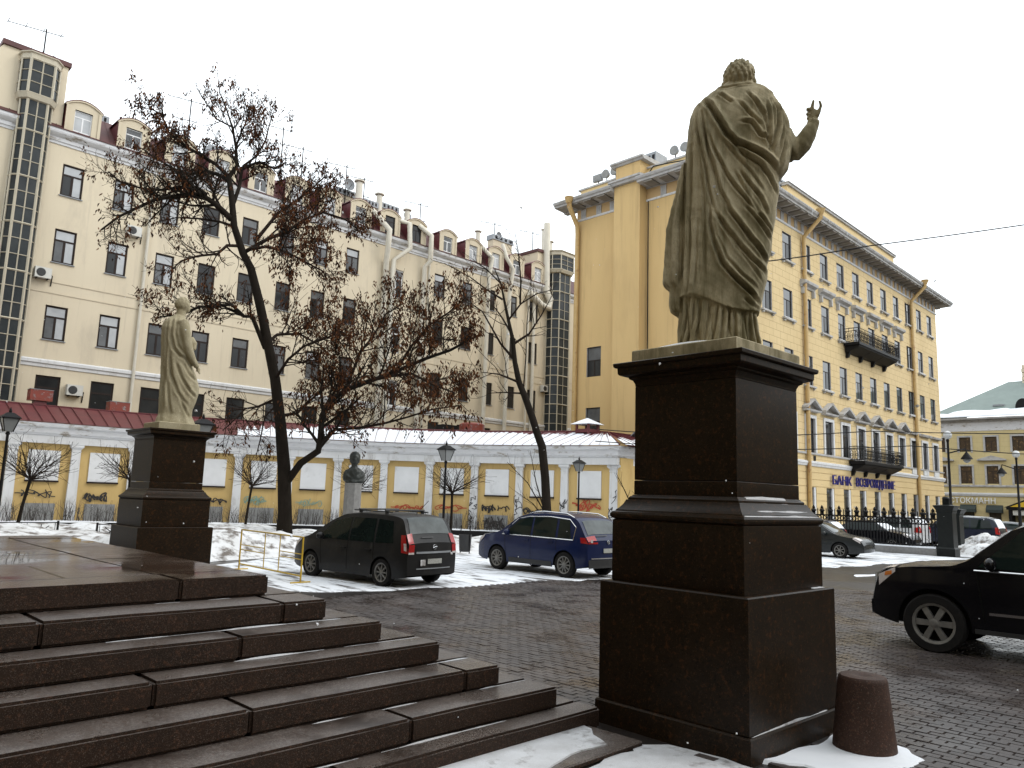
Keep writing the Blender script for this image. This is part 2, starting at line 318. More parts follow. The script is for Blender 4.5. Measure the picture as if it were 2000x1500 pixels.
def sheet(name, A, B, n, m, zf, mtl, smooth=True):
    """ground relief between two polylines of equal length"""
    mb = MB(); rows = []
    K = len(A)-1
    for i in range(n+1):
        t = i/n*K; k = min(K-1, int(t)); f = t-k
        a = (A[k][0]+(A[k+1][0]-A[k][0])*f, A[k][1]+(A[k+1][1]-A[k][1])*f); b = (B[k][0]+(B[k+1][0]-B[k][0])*f, B[k][1]+(B[k+1][1]-B[k][1])*f)
        rows.append([(a[0]+(b[0]-a[0])*j/m, a[1]+(b[1]-a[1])*j/m, zf(a[0]+(b[0]-a[0])*j/m, a[1]+(b[1]-a[1])*j/m, j/m)) for j in range(m+1)])
    mb.rings(rows, closed=False, caps=False)
    return mb.build(name, mtl, smooth=smooth)
def lerpPL(P, n):
    d = [0]
    for a, b in zip(P, P[1:]): d.append(d[-1]+hypot(b[0]-a[0], b[1]-a[1]))
    out = []
    for i in range(n+1):
        q = d[-1]*i/n; k = max(0, min(len(P)-2, next((j for j in range(len(d)-1) if d[j+1] >= q-1e-9), len(P)-2))); f = (q-d[k])/(d[k+1]-d[k])
        out.append((P[k][0]+(P[k+1][0]-P[k][0])*f, P[k][1]+(P[k+1][1]-P[k][1])*f))
    return out
o = sheet('snow_field', lerpPL(KERB, 20), lerpPL(PAV+[(34.6, 22.6)], 20), 60, 10, lambda x, y, t: .16+.05*fbm(x, y, .9, 1)-.02*t, snow); o['kind'] = 'stuff'
tag(o, 'untouched snow on the bed between the kerb and the yellow gallery wall', 'snow')
FRONT = [(-4, 27), (4.5, 26.6), (7.9, 25.0), (8.4, 20.6), (9.6, 21.4), (12.0, 22.0), (16.0, 21.6), (18.6, 20.9), (21.2, 19.2), (23.6, 17.0), (25.6, 14.8)]
def bank(x, y, t):
    e = max(0, min(1, t/.12))*max(0, min(1, (1-t)/.10))
    hp = sum(a*exp(-((x-cx)**2+(y-cy)**2)/r**2) for cx, cy, r, a in ((9.8, 24.6, 2.6, .55), (12.6, 24.2, 2.2, .35), (5.6, 30.2, 2.6, .5), (9.4, 31.2, 2.0, .35), (14.6, 30.8, 3.0, .42), (20.4, 22.6, 1.8, .28), (17.6, 25.6, 2.2, .22), (1.5, 30, 3, .3)))
    return .01+e*(.16+hp+.13*fbm(x, y, 2.2, 4)+.07*abs(fbm(x, y, 6, 2)))
o = sheet('snow_bank', lerpPL(FRONT, 30), lerpPL(KERB, 30), 150, 46, bank, dirty); o['kind'] = 'stuff'
tag(o, 'lumpy dirty snow bank heaped between the parking and the garden kerb', 'snow bank')
def heap(name, c, r, h, label, n=40, seed=1):
    mb = MB(); rows = []
    for i in range(n+1):
        rows.append([])
        for j in range(n+1):
            u, v = i/n*2-1, j/n*2-1; q = max(0, 1-(u*u+v*v))
            x, y = c[0]+u*r[0], c[1]+v*r[1]; rows[-1].append((x, y, -.02+h*q**.8*(1+.5*fbm(x, y, 2.5, seed))+.05*q*fbm(x, y, 8, seed)))
    mb.rings(rows, False, False); o = mb.build(name, dirty, smooth=True); o['kind'] = 'stuff'; return tag(o, label, 'snow heap')
heap('snow_heap', (44.8, 9.6), (2.6, 3.0), .95, 'dirty snow heap piled beside the black gate pillar')
# ================================================================ the granite stair
r_ = .186
XK = [3.55, 3.90, 4.30, 4.75, 5.16, 5.57, 5.90]; YK = [6.62, 6.17, 5.86, 5.57, 5.19, 4.84, 4.60]; YB = [12.9+.37*k for k in range(7)]
CUT = [[-3.1, .15, 2.74], [-2.6, -.4, 1.61, 3.46], [-3.6, -1.2, .9, 2.94], [-2.2, .1, 2.19], [-3.0, .5, 2.72, 4.73], [-3.4, -1.1, 1.44, 3.87], [-2.5, .6, 3.16]]
stair = thing('granite_staircase', 'broad staircase of dark red granite blocks with a wet landing, filling the lower left', 'staircase', (0, 9, 0))
def bevbox(name, a, b, m, parent, bev=.014, wob=.004):
    bm = bmesh.new()
    bmesh.ops.create_cube(bm, size=1)
    for v in bm.verts: v.co = Vector(((a[i]+b[i])/2+v.co[i]*(b[i]-a[i]) for i in range(3)))
    bmesh.ops.bevel(bm, geom=[e for e in bm.edges], offset=bev, segments=2 if bev > .015 else 1, affect='EDGES')
    if bev > .015:                                    # long worn blocks are a little uneven along their length
        bmesh.ops.subdivide_edges(bm, edges=[e for e in bm.edges if e.calc_length() > .6], cuts=5, use_grid_fill=True)
    for v in bm.verts:
        v.co.z += wob*1.6*fbm(v.co.x, v.co.y, 2.1, 3); v.co.y += wob*1.8*fbm(v.co.x, v.co.z, 3.3, 5)
    off = Vector(wloc(parent)); bmesh.ops.translate(bm, verts=bm.verts, vec=-off)
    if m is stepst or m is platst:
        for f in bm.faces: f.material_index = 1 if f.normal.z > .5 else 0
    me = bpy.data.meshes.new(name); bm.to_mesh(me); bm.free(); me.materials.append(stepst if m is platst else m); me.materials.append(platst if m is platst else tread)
    if bev > .015:
        me.polygons.foreach_set('use_smooth', [True]*len(me.polygons)); me.set_sharp_from_angle(angle=radians(50))
    return link(name, me, parent)
for k in range(7):
    z1 = r_*(7-k); z0 = z1-r_+.006
    yb = (YK[k-1]+.05) if k else YK[0]+.5
    cuts = [-6.0]+CUT[k]+[XK[k]]
    for a, b in zip(cuts, cuts[1:]):
        j = rnd.uniform(-.006, .006)
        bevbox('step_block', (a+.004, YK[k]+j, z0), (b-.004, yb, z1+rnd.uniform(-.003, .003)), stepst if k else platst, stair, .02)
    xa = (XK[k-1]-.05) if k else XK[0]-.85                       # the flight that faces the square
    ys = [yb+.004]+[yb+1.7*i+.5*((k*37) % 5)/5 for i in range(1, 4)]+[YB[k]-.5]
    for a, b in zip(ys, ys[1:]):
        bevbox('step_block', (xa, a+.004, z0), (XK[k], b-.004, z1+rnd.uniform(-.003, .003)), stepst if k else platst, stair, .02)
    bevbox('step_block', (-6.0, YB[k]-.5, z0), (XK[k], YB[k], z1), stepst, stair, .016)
zt = r_*7
ys = [7.13, 8.28, 9.53, 10.75, 12.38]; xs = [-6, -3.4, -1.2, .7, 2.0, 2.70]
for i in range(4):
    for j in range(5):
        q = .35*(i % 2)
        a = xs[j]-(q if 0 < j else 0); b = xs[j+1]-(q if j < 4 else 0)
        bevbox('landing_slab', (a+.007, ys[i]+.007, zt-.2), (b-.007, ys[i+1]-.007, zt+rnd.uniform(-.004, .002)), platst, stair, .008, .006)
mb = MB(); mb.box((-5.9, 6.7, 0), (2.6, 12.7, zt-.21)); mb.build('rubble_core', stepst, stair)
mb = MB()                                                              # thin lines of snow caught in the angle of the steps
for k, spans in {2: [(2.05, 4.05)], 3: [(2.9, 3.7), (3.9, 4.72)], 4: [(3.75, 4.35), (4.6, 5.1)], 5: [(3.2, 4.2), (4.9, 5.5)], 6: [(1.2, 3.4), (3.6, 4.9)], 1: [(2.55, 2.75), (3.0, 3.2)]}.items():
    for a, b in spans:
        n = int((b-a)/.08)+2; zz = r_*(7-k); y = YK[k-1]
        w = [max(.0015, .015*(.35+1.1*fbm(a+i*.08, k, 5, k))*abs(sin(pi*i/(n-1)))**.4) for i in range(n)]
        mb.rings([[(a+(b-a)*i/(n-1), y+.004, zz), (a+(b-a)*i/(n-1), y-.0-w[i], zz), (a+(b-a)*i/(n-1), y+.003, zz+w[i]*.9)] for i in range(n)])
mb.build('snow_line', dust_snow, stair, kind='stuff')
# low slab at the very foot, snow on it
sl = thing('foot_slab', 'low granite slab under snow at the foot of the steps', 'slab', (3, 4.3, 0))
bevbox('slab_block', (2.2, 4.02, 0), (5.74, 4.62, .052), stepst, sl, .012); bevbox('slab_block', (-3, 4.02, 0), (2.19, 4.62, .052), stepst, sl, .012)
stuff(patch('slab_snow', [(1.8, 4.62), (1.8, 4.13), (3.5, 4.09), (4.6, 4.085), (5.15, 4.16), (5.45, 4.13), (5.55, 4.40), (5.72, 4.5), (5.72, 4.66)], .066, dust_snow, .12, .035, 7), 'wind blown snow on the foot slab below the last step', 'snow')
stuff(patch('foot_snow', [(2.2, 4.0), (5.6, 4.0), (5.76, 4.15), (5.98, 3.9), (6.05, 3.05), (5.9, 2.7), (2.0, 2.7)], .018, dust_snow, .15, .05, 8), 'thin drift of snow on the ground before the near pedestal', 'snow')
stuff(patch('foot_snow', [(6.15, 3.12), (6.7, 3.12), (7.45, 3.08), (7.62, 2.75), (7.50, 2.44), (7.30, 2.24), (6.9, 2.28), (6.3, 2.6)], .03, snow, .12, .05, 11), 'small drift of clean snow round the foot of the granite bollard', 'snow')
# ================================================================ pavers laid one by one near the steps
RX, RY = Vector((cos(YAW), sin(YAW), 0)), Vector((sin(YAW), -cos(YAW), 0))
def infront(x, y):
    d = x*RX.x+y*RX.y; l = (x*RY.x+y*RY.y)/d if d > .5 else 9
    return d, l
pv = MB(); pv.box((-.097, -.047, 0), (.097, .047, .020)); 
pme = []
for q in range(4):
    m_ = MB(); a = .006
    m_.add([(-.049, -.097, 0), (.049, -.097, 0), (.049, .097, 0), (-.049, .097, 0), (-.049+a, -.097+a, .020), (.049-a, -.097+a, .020+.002*(q % 2)), (.049-a, .097-a, .020), (-.049+a, .097-a, .020+.002*(q > 1))],
           [(4, 5, 6, 7), (0, 1, 5, 4), (1, 2, 6, 5), (2, 3, 7, 6), (3, 0, 4, 7)])
    pme.append(m_)
cand = []
for i in range(0, 215):
    for j in range(0, 86):
        x = 4.2+i*.1; y = -3.8+j*.2+(.1 if i % 2 else 0)
        d, l = infront(x, y)
        if d < 5.2 or d > 20 or abs(l) > .70: continue
        if any(x < XK[k]+.08 and YK[k]-.1 < y < YB[k] for k in range(7)): continue
        if (x < 5.86 and y < 4.75) or y > 13.6: continue
        if 5.95 < x < 7.75 and 3.05 < y < 4.83: continue
        if hypot(x-7.2, y-2.72) < .3: continue
        px = 1000+1489.5*l; py = 970.7+.0329*(px-1000)+2.08*1489.5/d
        if px > 2010 or px < 480 or py > 1510: continue
        if 1205 < px < 1612 and d > 5.2 and (y > 3.1+.0*(x) and d > 6.8 or d > 7.6): continue      # hidden by the pedestal
        cand.append((d, x, y))
cand.sort()
pmesh = [m_.mesh('paver', paver) for m_ in pme]
rest = MB()
for n, (d, x, y) in enumerate(cand):
    dz = rnd.uniform(-.004, .004)
    if n < 300:
        o = link('paver', pmesh[n % 4], plaza, (x+rnd.uniform(-.002, .002), y+rnd.uniform(-.002, .002), dz-.004))
    else:
        q = pme[n % 4]; rest.add([(a+x, b+y, c+dz-.004) for a, b, c in q.v], q.f)
rest.build('paver_field', paver, plaza, kind='stuff')
# ================================================================ pedestals and statues
def squares(mb, prof, c, th, asp):
    """square stack: (half width, height) rings"""
    R = []
    for w, z in prof:
        R.append([(c[0]+cos(th)*a*w-sin(th)*b*w*asp, c[1]+sin(th)*a*w+cos(th)*b*w*asp, z) for a, b in ((-1, -1), (1, -1), (1, 1), (-1, 1))])
    return mb.rings(R)
def bevel_prof(w, z0, z1, e=.012): return [(w-e*.3, z0), (w, z0+e), (w, z1-e), (w-e, z1)]
def pedestal(c, th, asp, dz, label, near):
    t = thing('pedestal', label, 'pedestal', (c[0], c[1], dz))
    def part(n, prof):
        mb = MB(); squares(mb, [(w, z+dz) for w, z in prof], c, th, asp); return mb.build(n, granite, t, smooth=20)
    part('plinth_block', [(.84, -.02), (.84, .20), (.828, .215)])
    part('base_block', bevel_prof(.815, .216, 1.315))
    part('upper_block', bevel_prof(.735, 1.316, 1.905))
    part('base_moulding', [(.72, 1.906), (.742, 1.915), (.752, 1.935), (.752, 1.955), (.742, 1.975), (.715, 1.985), (.712, 1.995), (.690, 2.015), (.662, 2.05), (.645, 2.085), (.640, 2.095), (.622, 2.097), (.622, 2.115), (.612, 2.128), (.600, 2.132), (.592, 2.145)])
    part('die_block', bevel_prof(.584, 2.146, 2.285, .006))
    part('die_block', bevel_prof(.582, 2.290, 3.225, .006))
    part('cornice', [(.582, 3.226), (.584, 3.25), (.60, 3.285), (.628, 3.30), (.632, 3.315), (.655, 3.32), (.70, 3.335), (.712, 3.35), (.715, 3.405), (.735, 3.41), (.745, 3.42), (.748, 3.45), (.74, 3.456), (.60, 3.47)])
    if near:
        for w, z, a, b in ((.75, 1.965, -.95, .95), (.70, 2.008, -.9, .9), (.655, 2.07, -.9, .6), (.615, 2.13, -.75, .45)):
            mb = MB(); n = 40; R = []
            for i in range(n+1):
                u = a+(b-a)*i/n; q = .010*(1+.8*fbm(u*w, z, 9, 3))*abs(sin(pi*i/n))**.3
                def P(y, zz): return (c[0]+cos(th)*u*w+sin(th)*y*asp, c[1]+sin(th)*u*w-cos(th)*y*asp, zz+dz)
                R.append([P(w-.045, z+.022), P(w-.004, z-.008), P(w-.02, z+.014+q)])
            mb.rings(R); mb.build('snow_line', dust_snow, t, kind='stuff')
        for u0, u1, w, z in ((-.95, .72, .825, .216), (.62, .93, .775, 1.316)):
            mb = MB(); n = 30; R = []
            for i in range(n+1):
                u = u0+(u1-u0)*i/n; q = max(.002, .018*(.7+.9*fbm(u, z, 7, 1)))*abs(sin(pi*i/n))**.4
                def P(y, zz): return (c[0]+cos(th)*u*w+sin(th)*y*asp, c[1]+sin(th)*u*w-cos(th)*y*asp, zz+dz)
                inn = .812 if w > .8 else .732
                R.append([P(inn, z), P(inn+(w-inn)*(.5+.5*(i/n)**2 if w > .8 else .9), z), P(inn+.004, z+q)])
            mb.rings(R); mb.build('snow_line', dust_snow, t, kind='stuff')
    return t
CN, CF = (6.85, 3.94), (6.9, 17.95)
pedestal(CN, -.03, .97, 0, 'tall dark polished granite pedestal with wide cornice under the raised arm statue, near the bollard', True)
pedestal(CF, 0, 1, -.13, 'smaller looking dark granite pedestal beyond the landing, at the left', False)
def interp(z, P): 
    P = sorted(P, key=lambda p: p[1]); return float(np.interp(z, [p[1] for p in P], [p[0] for p in P]))
def interpu(u, P):
    P = sorted(P); return float(np.interp(u, [p[0] for p in P], [p[1] for p in P]))
def loft(L, R, z0, z1, dep, nz=120, na=140, wc=lambda z: 0, hem=None, ex=2.4, pl=None, hemz=None):
    """robe: width from the two outlines, depth from dep(z); returns rings in (u, w, z)"""
    out = []
    for i in range(nz+1):
        z = z0+(z1-z0)*i/nz; a0, a1 = interp(z, L), interp(z, R); uc, a = (a0+a1)/2, (a1-a0)/2; b = dep(z); ring = []
        for j in range(na):
            q = 2*pi*j/na; c, s = cos(q), sin(q)
            u = uc+a*np.sign(c)*abs(c)**(2/ex); w = wc(z)+b*np.sign(s)*abs(s)**(2/ex); zz = z
            if pl:
                k = pl(q, (z-z0)/(z1-z0)); u += k*c; w += k*s
            if hem:
                zz = z+(interpu(u, hem)-z0)*max(0, 1-(z-z0)/.45)
            ring.append((u, w, zz))
        out.append(ring)
    return out
def folds(V, N, grooves, wid=.026, dep=.030):
    """presses cloth folds, given as lines on the side that faces -w, into the surface"""
    D = np.zeros(len(V))
    for pts, w, d in grooves:
        P = np.array(pts); best = np.full(len(V), 1e9); side = np.zeros(len(V)); tt = np.zeros(len(V))
        seg = np.hypot(*(P[1:]-P[:-1]).T); L = np.concatenate([[0], np.cumsum(seg)]); L /= L[-1]
        X = V[:, [0, 2]]
        for i in range(len(P)-1):
            a, b = P[i], P[i+1]; e = b-a; t = np.clip(((X-a)@e)/(e@e), 0, 1); q = X-(a+t[:, None]*e); r = np.hypot(q[:, 0], q[:, 1])
            m = r < best; best[m] = r[m]; side[m] = (e[0]*q[:, 1]-e[1]*q[:, 0])[m]; tt[m] = (L[i]+t*(L[i+1]-L[i]))[m]
        fade = np.clip(np.minimum(tt, 1-tt)*7+.15, 0, 1); s = np.sign(side)
        D += fade*d*(-np.exp(-(best/w)**2)+.55*np.exp(-((best-w*2.1)/(w*1.3))**2)+.35*s*np.exp(-(best/(w*2.6))**2)*np.tanh(best/(w*.6)))
    f = np.clip(-N[:, 1], 0, 1)**.6
    return D*f
def remesh(mb, name, m, voxel, C0, disp=None, smooth_it=1, add=None):
    """fuses the pieces of a figure into one continuous skin"""
    me = mb.mesh(name+'_raw', m); o = bpy.data.objects.new(name+'_raw', me); C.objects.link(o)
    md = o.modifiers.new('r', 'REMESH'); md.mode = 'VOXEL'; md.voxel_size = voxel
    dg = bpy.context.evaluated_depsgraph_get(); e = o.evaluated_get(dg); nm = bpy.data.meshes.new_from_object(e)
    bpy.data.objects.remove(o); bpy.data.meshes.remove(me)
    n = len(nm.vertices); V = np.empty(n*3); nm.vertices.foreach_get('co', V); V = V.reshape(-1, 3)
    ed = np.empty(len(nm.edges)*2, dtype=int); nm.edges.foreach_get('vertices', ed); ed = ed.reshape(-1, 2)
    def relax(V, k):
        for _ in range(k):
            A = np.zeros_like(V); cnt = np.zeros(len(V))
            np.add.at(A, ed[:, 0], V[ed[:, 1]]); np.add.at(A, ed[:, 1], V[ed[:, 0]]); np.add.at(cnt, ed[:, 0], 1); np.add.at(cnt, ed[:, 1], 1)
            V = V*.5+.5*A/np.maximum(cnt, 1)[:, None]
        return V
    V = relax(V, smooth_it)
    nm.vertices.foreach_set('co', V.ravel()); nm.update()
    if disp:
        N = np.empty(n*3); nm.vertices.foreach_get('normal', N); N = N.reshape(-1, 3)
        V = V+N*disp(V, N)[:, None]; V = relax(V, 1)
    v = np.array([C0[0], C0[1]])/hypot(*C0); r = np.array([v[1], -v[0]]); s0 = 0
    Wd = np.empty_like(V); Wd[:, 0] = V[:, 1]*v[0]+V[:, 0]*r[0]; Wd[:, 1] = V[:, 1]*v[1]+V[:, 0]*r[1]; Wd[:, 2] = V[:, 2]
    nm.vertices.foreach_set('co', Wd.ravel()); nm.materials.clear(); nm.materials.append(m)
    nm.polygons.foreach_set('use_smooth', [True]*len(nm.polygons)); nm.update()
    return nm
def vnoise(V, s): return (np.sin(V[:, 0]*s+1.3)*np.sin(V[:, 2]*s*1.17+.4)*np.sin(V[:, 1]*s*.9+2)+.5*np.sin(V[:, 0]*s*2.3+V[:, 2]*s*1.9)*np.sin(V[:, 1]*s*2.1+V[:, 2]*s))
# ---- near statue, seen from behind its left shoulder
NL = [(.113, 6.501), (-.041, 6.405), (-.141, 6.323), (-.207, 6.257), (-.252, 6.14), (-.268, 6.021), (-.281, 5.853), (-.297, 5.711), (-.308, 5.521), (-.312, 5.332), (-.317, 5.097), (-.321, 4.91), (-.326, 4.679), (-.334, 4.449), (-.352, 4.222), (-.365, 4.0)]
NR = [(.415, 6.472), (.521, 6.423), (.604, 6.342), (.655, 6.237), (.705, 6.125), (.744, 5.992), (.759, 5.874), (.765, 5.757), (.762, 5.618), (.735, 5.505), (.676, 5.441), (.640, 5.399), (.640, 5.262), (.615, 5.081), (.580, 4.856), (.552, 4.633), (.515, 4.5), (.512, 4.345), (.455, 4.104), (.430, 3.96)]
HEM = [(-.40, 4.159), (-.277, 4.163), (-.223, 4.172), (-.096, 4.111), (.051, 4.028), (.155, 3.981), (.299, 3.972), (.45, 3.995)]
FN = {'g1': [(-.12, 6.306), (-.028, 6.156), (.039, 6.01), (.13, 5.817), (.212, 5.718), (.31, 5.664), (.448, 5.588), (.552, 5.508), (.623, 5.43)],
 'g2': [(-.181, 6.181), (-.173, 5.928), (-.131, 5.739), (-.09, 5.506), (-.049, 5.23), (.007, 4.975)], 'g3': [(-.121, 6.138), (-.097, 5.921), (-.072, 5.78), (-.006, 5.499), (.059, 5.223), (.172, 4.965)],
 'r3': [(-.063, 5.89), (-.005, 5.682), (.061, 5.539), (.126, 5.38), (.199, 5.257), (.304, 5.116), (.399, 4.977)], 'g5': [(.162, 5.759), (.293, 5.583), (.438, 5.481), (.534, 5.366), (.619, 5.2)],
 'g5b': [(.242, 5.434), (.346, 5.264), (.442, 5.142), (.519, 4.969)], 'g6': [(.588, 6.212), (.634, 6.079), (.631, 5.897), (.58, 5.721), (.554, 5.615)], 'g7': [(.645, 6.215), (.698, 6.045), (.719, 5.844), (.683, 5.64), (.632, 5.465)],
 'g8': [(.53, 6.163), (.543, 5.951), (.532, 5.762), (.554, 5.633)], 'g9': [(.264, 5.951), (.371, 5.922), (.451, 5.787), (.54, 5.743)], 'g10': [(.375, 6.235), (.439, 6.126), (.495, 6.002), (.525, 5.835)],
 'r10': [(.25, 6.183), (.331, 6.064), (.412, 5.955), (.46, 5.886)], 'g11': [(.05, 6.326), (.133, 6.232), (.183, 6.181)], 'g13': [(-.233, 5.794), (-.225, 5.517), (-.234, 5.244), (-.234, 4.99)],
 'h2': [(-.285, 5.7), (-.292, 5.25), (-.300, 4.79), (-.318, 4.493), (-.33, 4.2)], 'h3': [(-.245, 5.085), (-.24, 4.726), (-.257, 4.372), (-.274, 4.162)], 'h4': [(-.044, 5.072), (-.045, 4.893), (-.002, 4.677), (.073, 4.451), (.18, 4.307), (.286, 4.199), (.433, 4.079)],
 'h5': [(.011, 4.997), (.13, 4.788), (.248, 4.617), (.353, 4.496), (.49, 4.386), (.5, 4.339)], 'h6': [(.132, 5.025), (.218, 4.901), (.345, 4.694), (.45, 4.572), (.513, 4.477)], 'h7': [(.296, 5.049), (.433, 4.876), (.548, 4.717)], 'h8': [(.399, 4.977), (.48, 4.9), (.561, 4.80)],
 'h9': [(.105, 4.403), (.233, 4.258), (.338, 4.151), (.422, 4.057)], 'k1': [(.0, 6.43), (.14, 6.39), (.27, 6.41), (.40, 6.425)], 'k2': [(.40, 6.46), (.5, 6.40), (.60, 6.30)], 'k3': [(.28, 4.10), (.36, 4.02), (.44, 4.0)]}
DEEP = {'g1': (.030, .062), 'g7': (.020, .034), 'g6': (.022, .038), 'g8': (.022, .032), 'h4': (.024, .036), 'g3': (.020, .034), 'g2': (.018, .026), 'r3': (.020, .030), 'h5': (.024, .034), 'h6': (.024, .034), 'g9': (.022, .030), 'k1': (.014, .020), 'k2': (.014, .02), 'h2': (.022, .03), 'h3': (.018, .03), 'g5': (.022, .030)}
t = thing('draped_statue', 'weathered limestone statue in a long draped robe seen from behind, one hand raised', 'statue', (CN[0], CN[1], 3.47))
mb = MB(); squares(mb, [(.605, 3.471), (.61, 3.48), (.61, 3.585), (.60, 3.595)], CN, -.03, .97); mb.build('statue_slab', lime, t)
mb = MB(); n = 30
mb.rings([[(CN[0]-.60+.012, CN[1]-.35+.7*i/n, 3.594), (CN[0]-.60+.012+.045*(1+fbm(i, 1, .7))+.02, CN[1]-.35+.7*i/n, 3.594), (CN[0]-.575, CN[1]-.35+.7*i/n, 3.594+.022*sin(pi*i/n))] for i in range(n+1)]); mb.build('snow_line', snow, t, kind='stuff')
S0 = hypot(*CN)
def dpt(z): return float(np.interp(z, [3.9, 4.3, 4.9, 5.4, 5.9, 6.2, 6.35, 6.45, 6.52], [.31, .30, .29, .28, .29, .25, .20, .145, .10]))
mb = MB()
R = loft(NL, NR, 3.98, 6.50, dpt, hem=HEM)
mb.rings([[(u, w, z) for u, w, z in r] for r in R])
SK = [(-.341, 4.2), (-.352, 3.951), (-.358, 3.772), (-.356, 3.58)]; SKR = [(.385, 4.2), (.392, 3.974), (.406, 3.82), (.440, 3.58)]
pleat = lambda q, s: .034*(abs(sin(q*8+.6+.5*sin(q*3)))**.55*2-1.2)*(.6+.4*(1-s))
mb.rings(loft(SK, SKR, 3.585, 4.2, lambda z: .26, 40, 220, pl=pleat, ex=2.2))
DL = [(-.33, 5.64), (-.378, 5.384), (-.44, 5.152), (-.494, 4.921), (-.509, 4.689), (-.518, 4.55), (-.530, 4.38), (-.515, 4.34), (-.455, 4.285), (-.462, 4.135), (-.442, 4.055), (-.39, 4.02)]
DR = [(-.25, 5.64), (-.25, 5.142), (-.25, 4.677), (-.255, 4.221), (-.275, 4.095), (-.31, 4.02)]
mb.rings(loft(DL, DR, 4.02, 5.64, lambda z: .15, 80, 70, wc=lambda z: .06, pl=lambda q, s: .018*sin(q*7+s*2)))
mb.ball((.262, .0, 6.585), (.150, .178, .166), 24, 16)                 # skull, neck, ear, nose turned to the left
mb.tube([(.262, .0, 6.36), (.262, .0, 6.58)], [.155, .120], 16)
mb.ball((.100, .04, 6.535), (.026, .03, .045), 8, 6); mb.ball((.425, .03, 6.53), (.022, .03, .045), 8, 6)
mb.ball((.225, .155, 6.51), (.085, .05, .09), 10, 8); mb.ball((.20, .20, 6.55), (.022, .04, .035), 8, 6); mb.ball((.125, .10, 6.50), (.04, .06, .07), 8, 6)
hr = random.Random(4)
for i in range(8):                                                        # rows of curls
    el = -.62+i*.25; k = max(4, int(17*cos(el)))
    for j in range(k):
        a = 2*pi*(j+.5*(i % 2)+hr.uniform(-.15, .15))/k
        if sin(a) > .62 and el < .55: continue
        p = (.262+.150*cos(el)*cos(a)*1.0, .178*cos(el)*sin(a), 6.588+.162*sin(el))
        mb.tube([(p[0]+hr.uniform(-.01, .01), p[1], p[2]+.027), p, (p[0]+hr.uniform(-.016, .016), p[1], p[2]-.03)], [.012, .025, .010], 6)
mb.tube([(.07, -.02, 6.40), (.14, -.13, 6.385), (.26, -.165, 6.395), (.38, -.13, 6.405), (.46, -.02, 6.40), (.40, .10, 6.38)], .030, 8)
mb.tube([(.66, .12, 5.93), (.735, .10, 5.78), (.800, .07, 5.715)], [.15, .135, .115], 14)                            # the raised arm
mb.tube([(.745, .09, 5.755), (.815, .07, 5.735), (.885, .05, 5.80), (.945, .04, 5.90), (.985, .04, 5.985), (1.003, .04, 6.045)], [.095, .108, .098, .082, .064, .052], 14)
mb.tube([(.990, .04, 6.005), (1.000, .04, 6.040)], [.064, .061], 12)
mb.rings([[(1.000+a*.045*c_-.018*s_*0, .04+.028*s_, zz) for c_, s_ in [(cos(2*pi*j/12), sin(2*pi*j/12)) for j in range(12)]] for zz, a in ((6.04, .85), (6.07, 1.0), (6.11, 1.05), (6.145, .95), (6.16, .7))])
for P, rr in (([(.985, .03, 6.13), (.988, .02, 6.185), (.994, .01, 6.225), (1.002, .01, 6.256)], [.019, .018, .016, .012]),
              ([(1.030, .03, 6.09), (1.053, .02, 6.135), (1.068, .01, 6.180), (1.060, .0, 6.215), (1.048, -.0, 6.235)], [.024, .021, .018, .016, .012]),
              ([(.975, .05, 6.145), (.955, .02, 6.163), (.936, .0, 6.158), (.930, .02, 6.146)], [.019, .018, .016, .012]),
              ([(.972, .06, 6.115), (.950, .03, 6.118), (.931, .01, 6.110), (.928, .03, 6.100)], [.019, .018, .016, .012]),
              ([(.972, .06, 6.085), (.954, .04, 6.078), (.938, .02, 6.070), (.936, .04, 6.060)], [.018, .016, .014, .011])): mb.tube(P, rr, 8)
GR = [(p, DEEP.get(k, (.020, .024))[0]*.66, DEEP.get(k, (.020, .024))[1]*1.15) for k, p in FN.items()]
FINE = [[(-.21, 6.0), (-.215, 5.6), (-.21, 5.1), (-.225, 4.5), (-.24, 4.2)], [(-.155, 6.1), (-.15, 5.75), (-.11, 5.3), (-.09, 4.9), (-.10, 4.3)], [(-.10, 5.95), (-.05, 5.6), (.03, 5.25), (.12, 4.95)], [(.10, 5.75), (.22, 5.56), (.36, 5.40), (.48, 5.2)], [(.20, 5.42), (.30, 5.2), (.42, 5.0), (.50, 4.84)], [(.06, 5.15), (.17, 4.95), (.30, 4.78), (.46, 4.58)], [(.06, 4.88), (.2, 4.62), (.36, 4.42), (.46, 4.27)], [(-.02, 4.95), (.02, 4.75), (.12, 4.5), (.26, 4.33), (.42, 4.2)], [(.33, 6.30), (.42, 6.15), (.47, 6.0)], [(.60, 6.25), (.665, 6.05), (.675, 5.85), (.64, 5.62)], [(.56, 6.25), (.59, 6.0), (.585, 5.8), (.56, 5.66)], [(.68, 6.1), (.735, 5.9), (.73, 5.7), (.69, 5.56)], [(-.17, 4.95), (-.18, 4.5), (-.2, 4.2)]]
GR += [(p, .011, .016) for p in FINE]
SKL_ = [[(-0.28, 4.104), (-0.269, 3.964), (-0.335, 3.64)], [(-0.208, 4.113), (-0.214, 3.905), (-0.269, 3.64)], [(-0.137, 4.087), (-0.148, 3.88), (-0.193, 3.64)], [(-0.049, 4.05), (-0.061, 3.877), (-0.116, 3.64)], [(0.026, 4.024), (0.003, 3.841), (-0.03, 3.64)], [(0.139, 3.986), (0.132, 3.838), (0.11, 3.64)], [(0.187, 3.973), (0.19, 3.64)], [(0.267, 3.971), (0.264, 3.64)], [(0.336, 3.98), (0.329, 3.833), (0.335, 3.66)], [(0.357, 3.98), (0.376, 3.798), (0.416, 3.64)], [(0.085, 4.0), (0.07, 3.85), (0.045, 3.64)]]
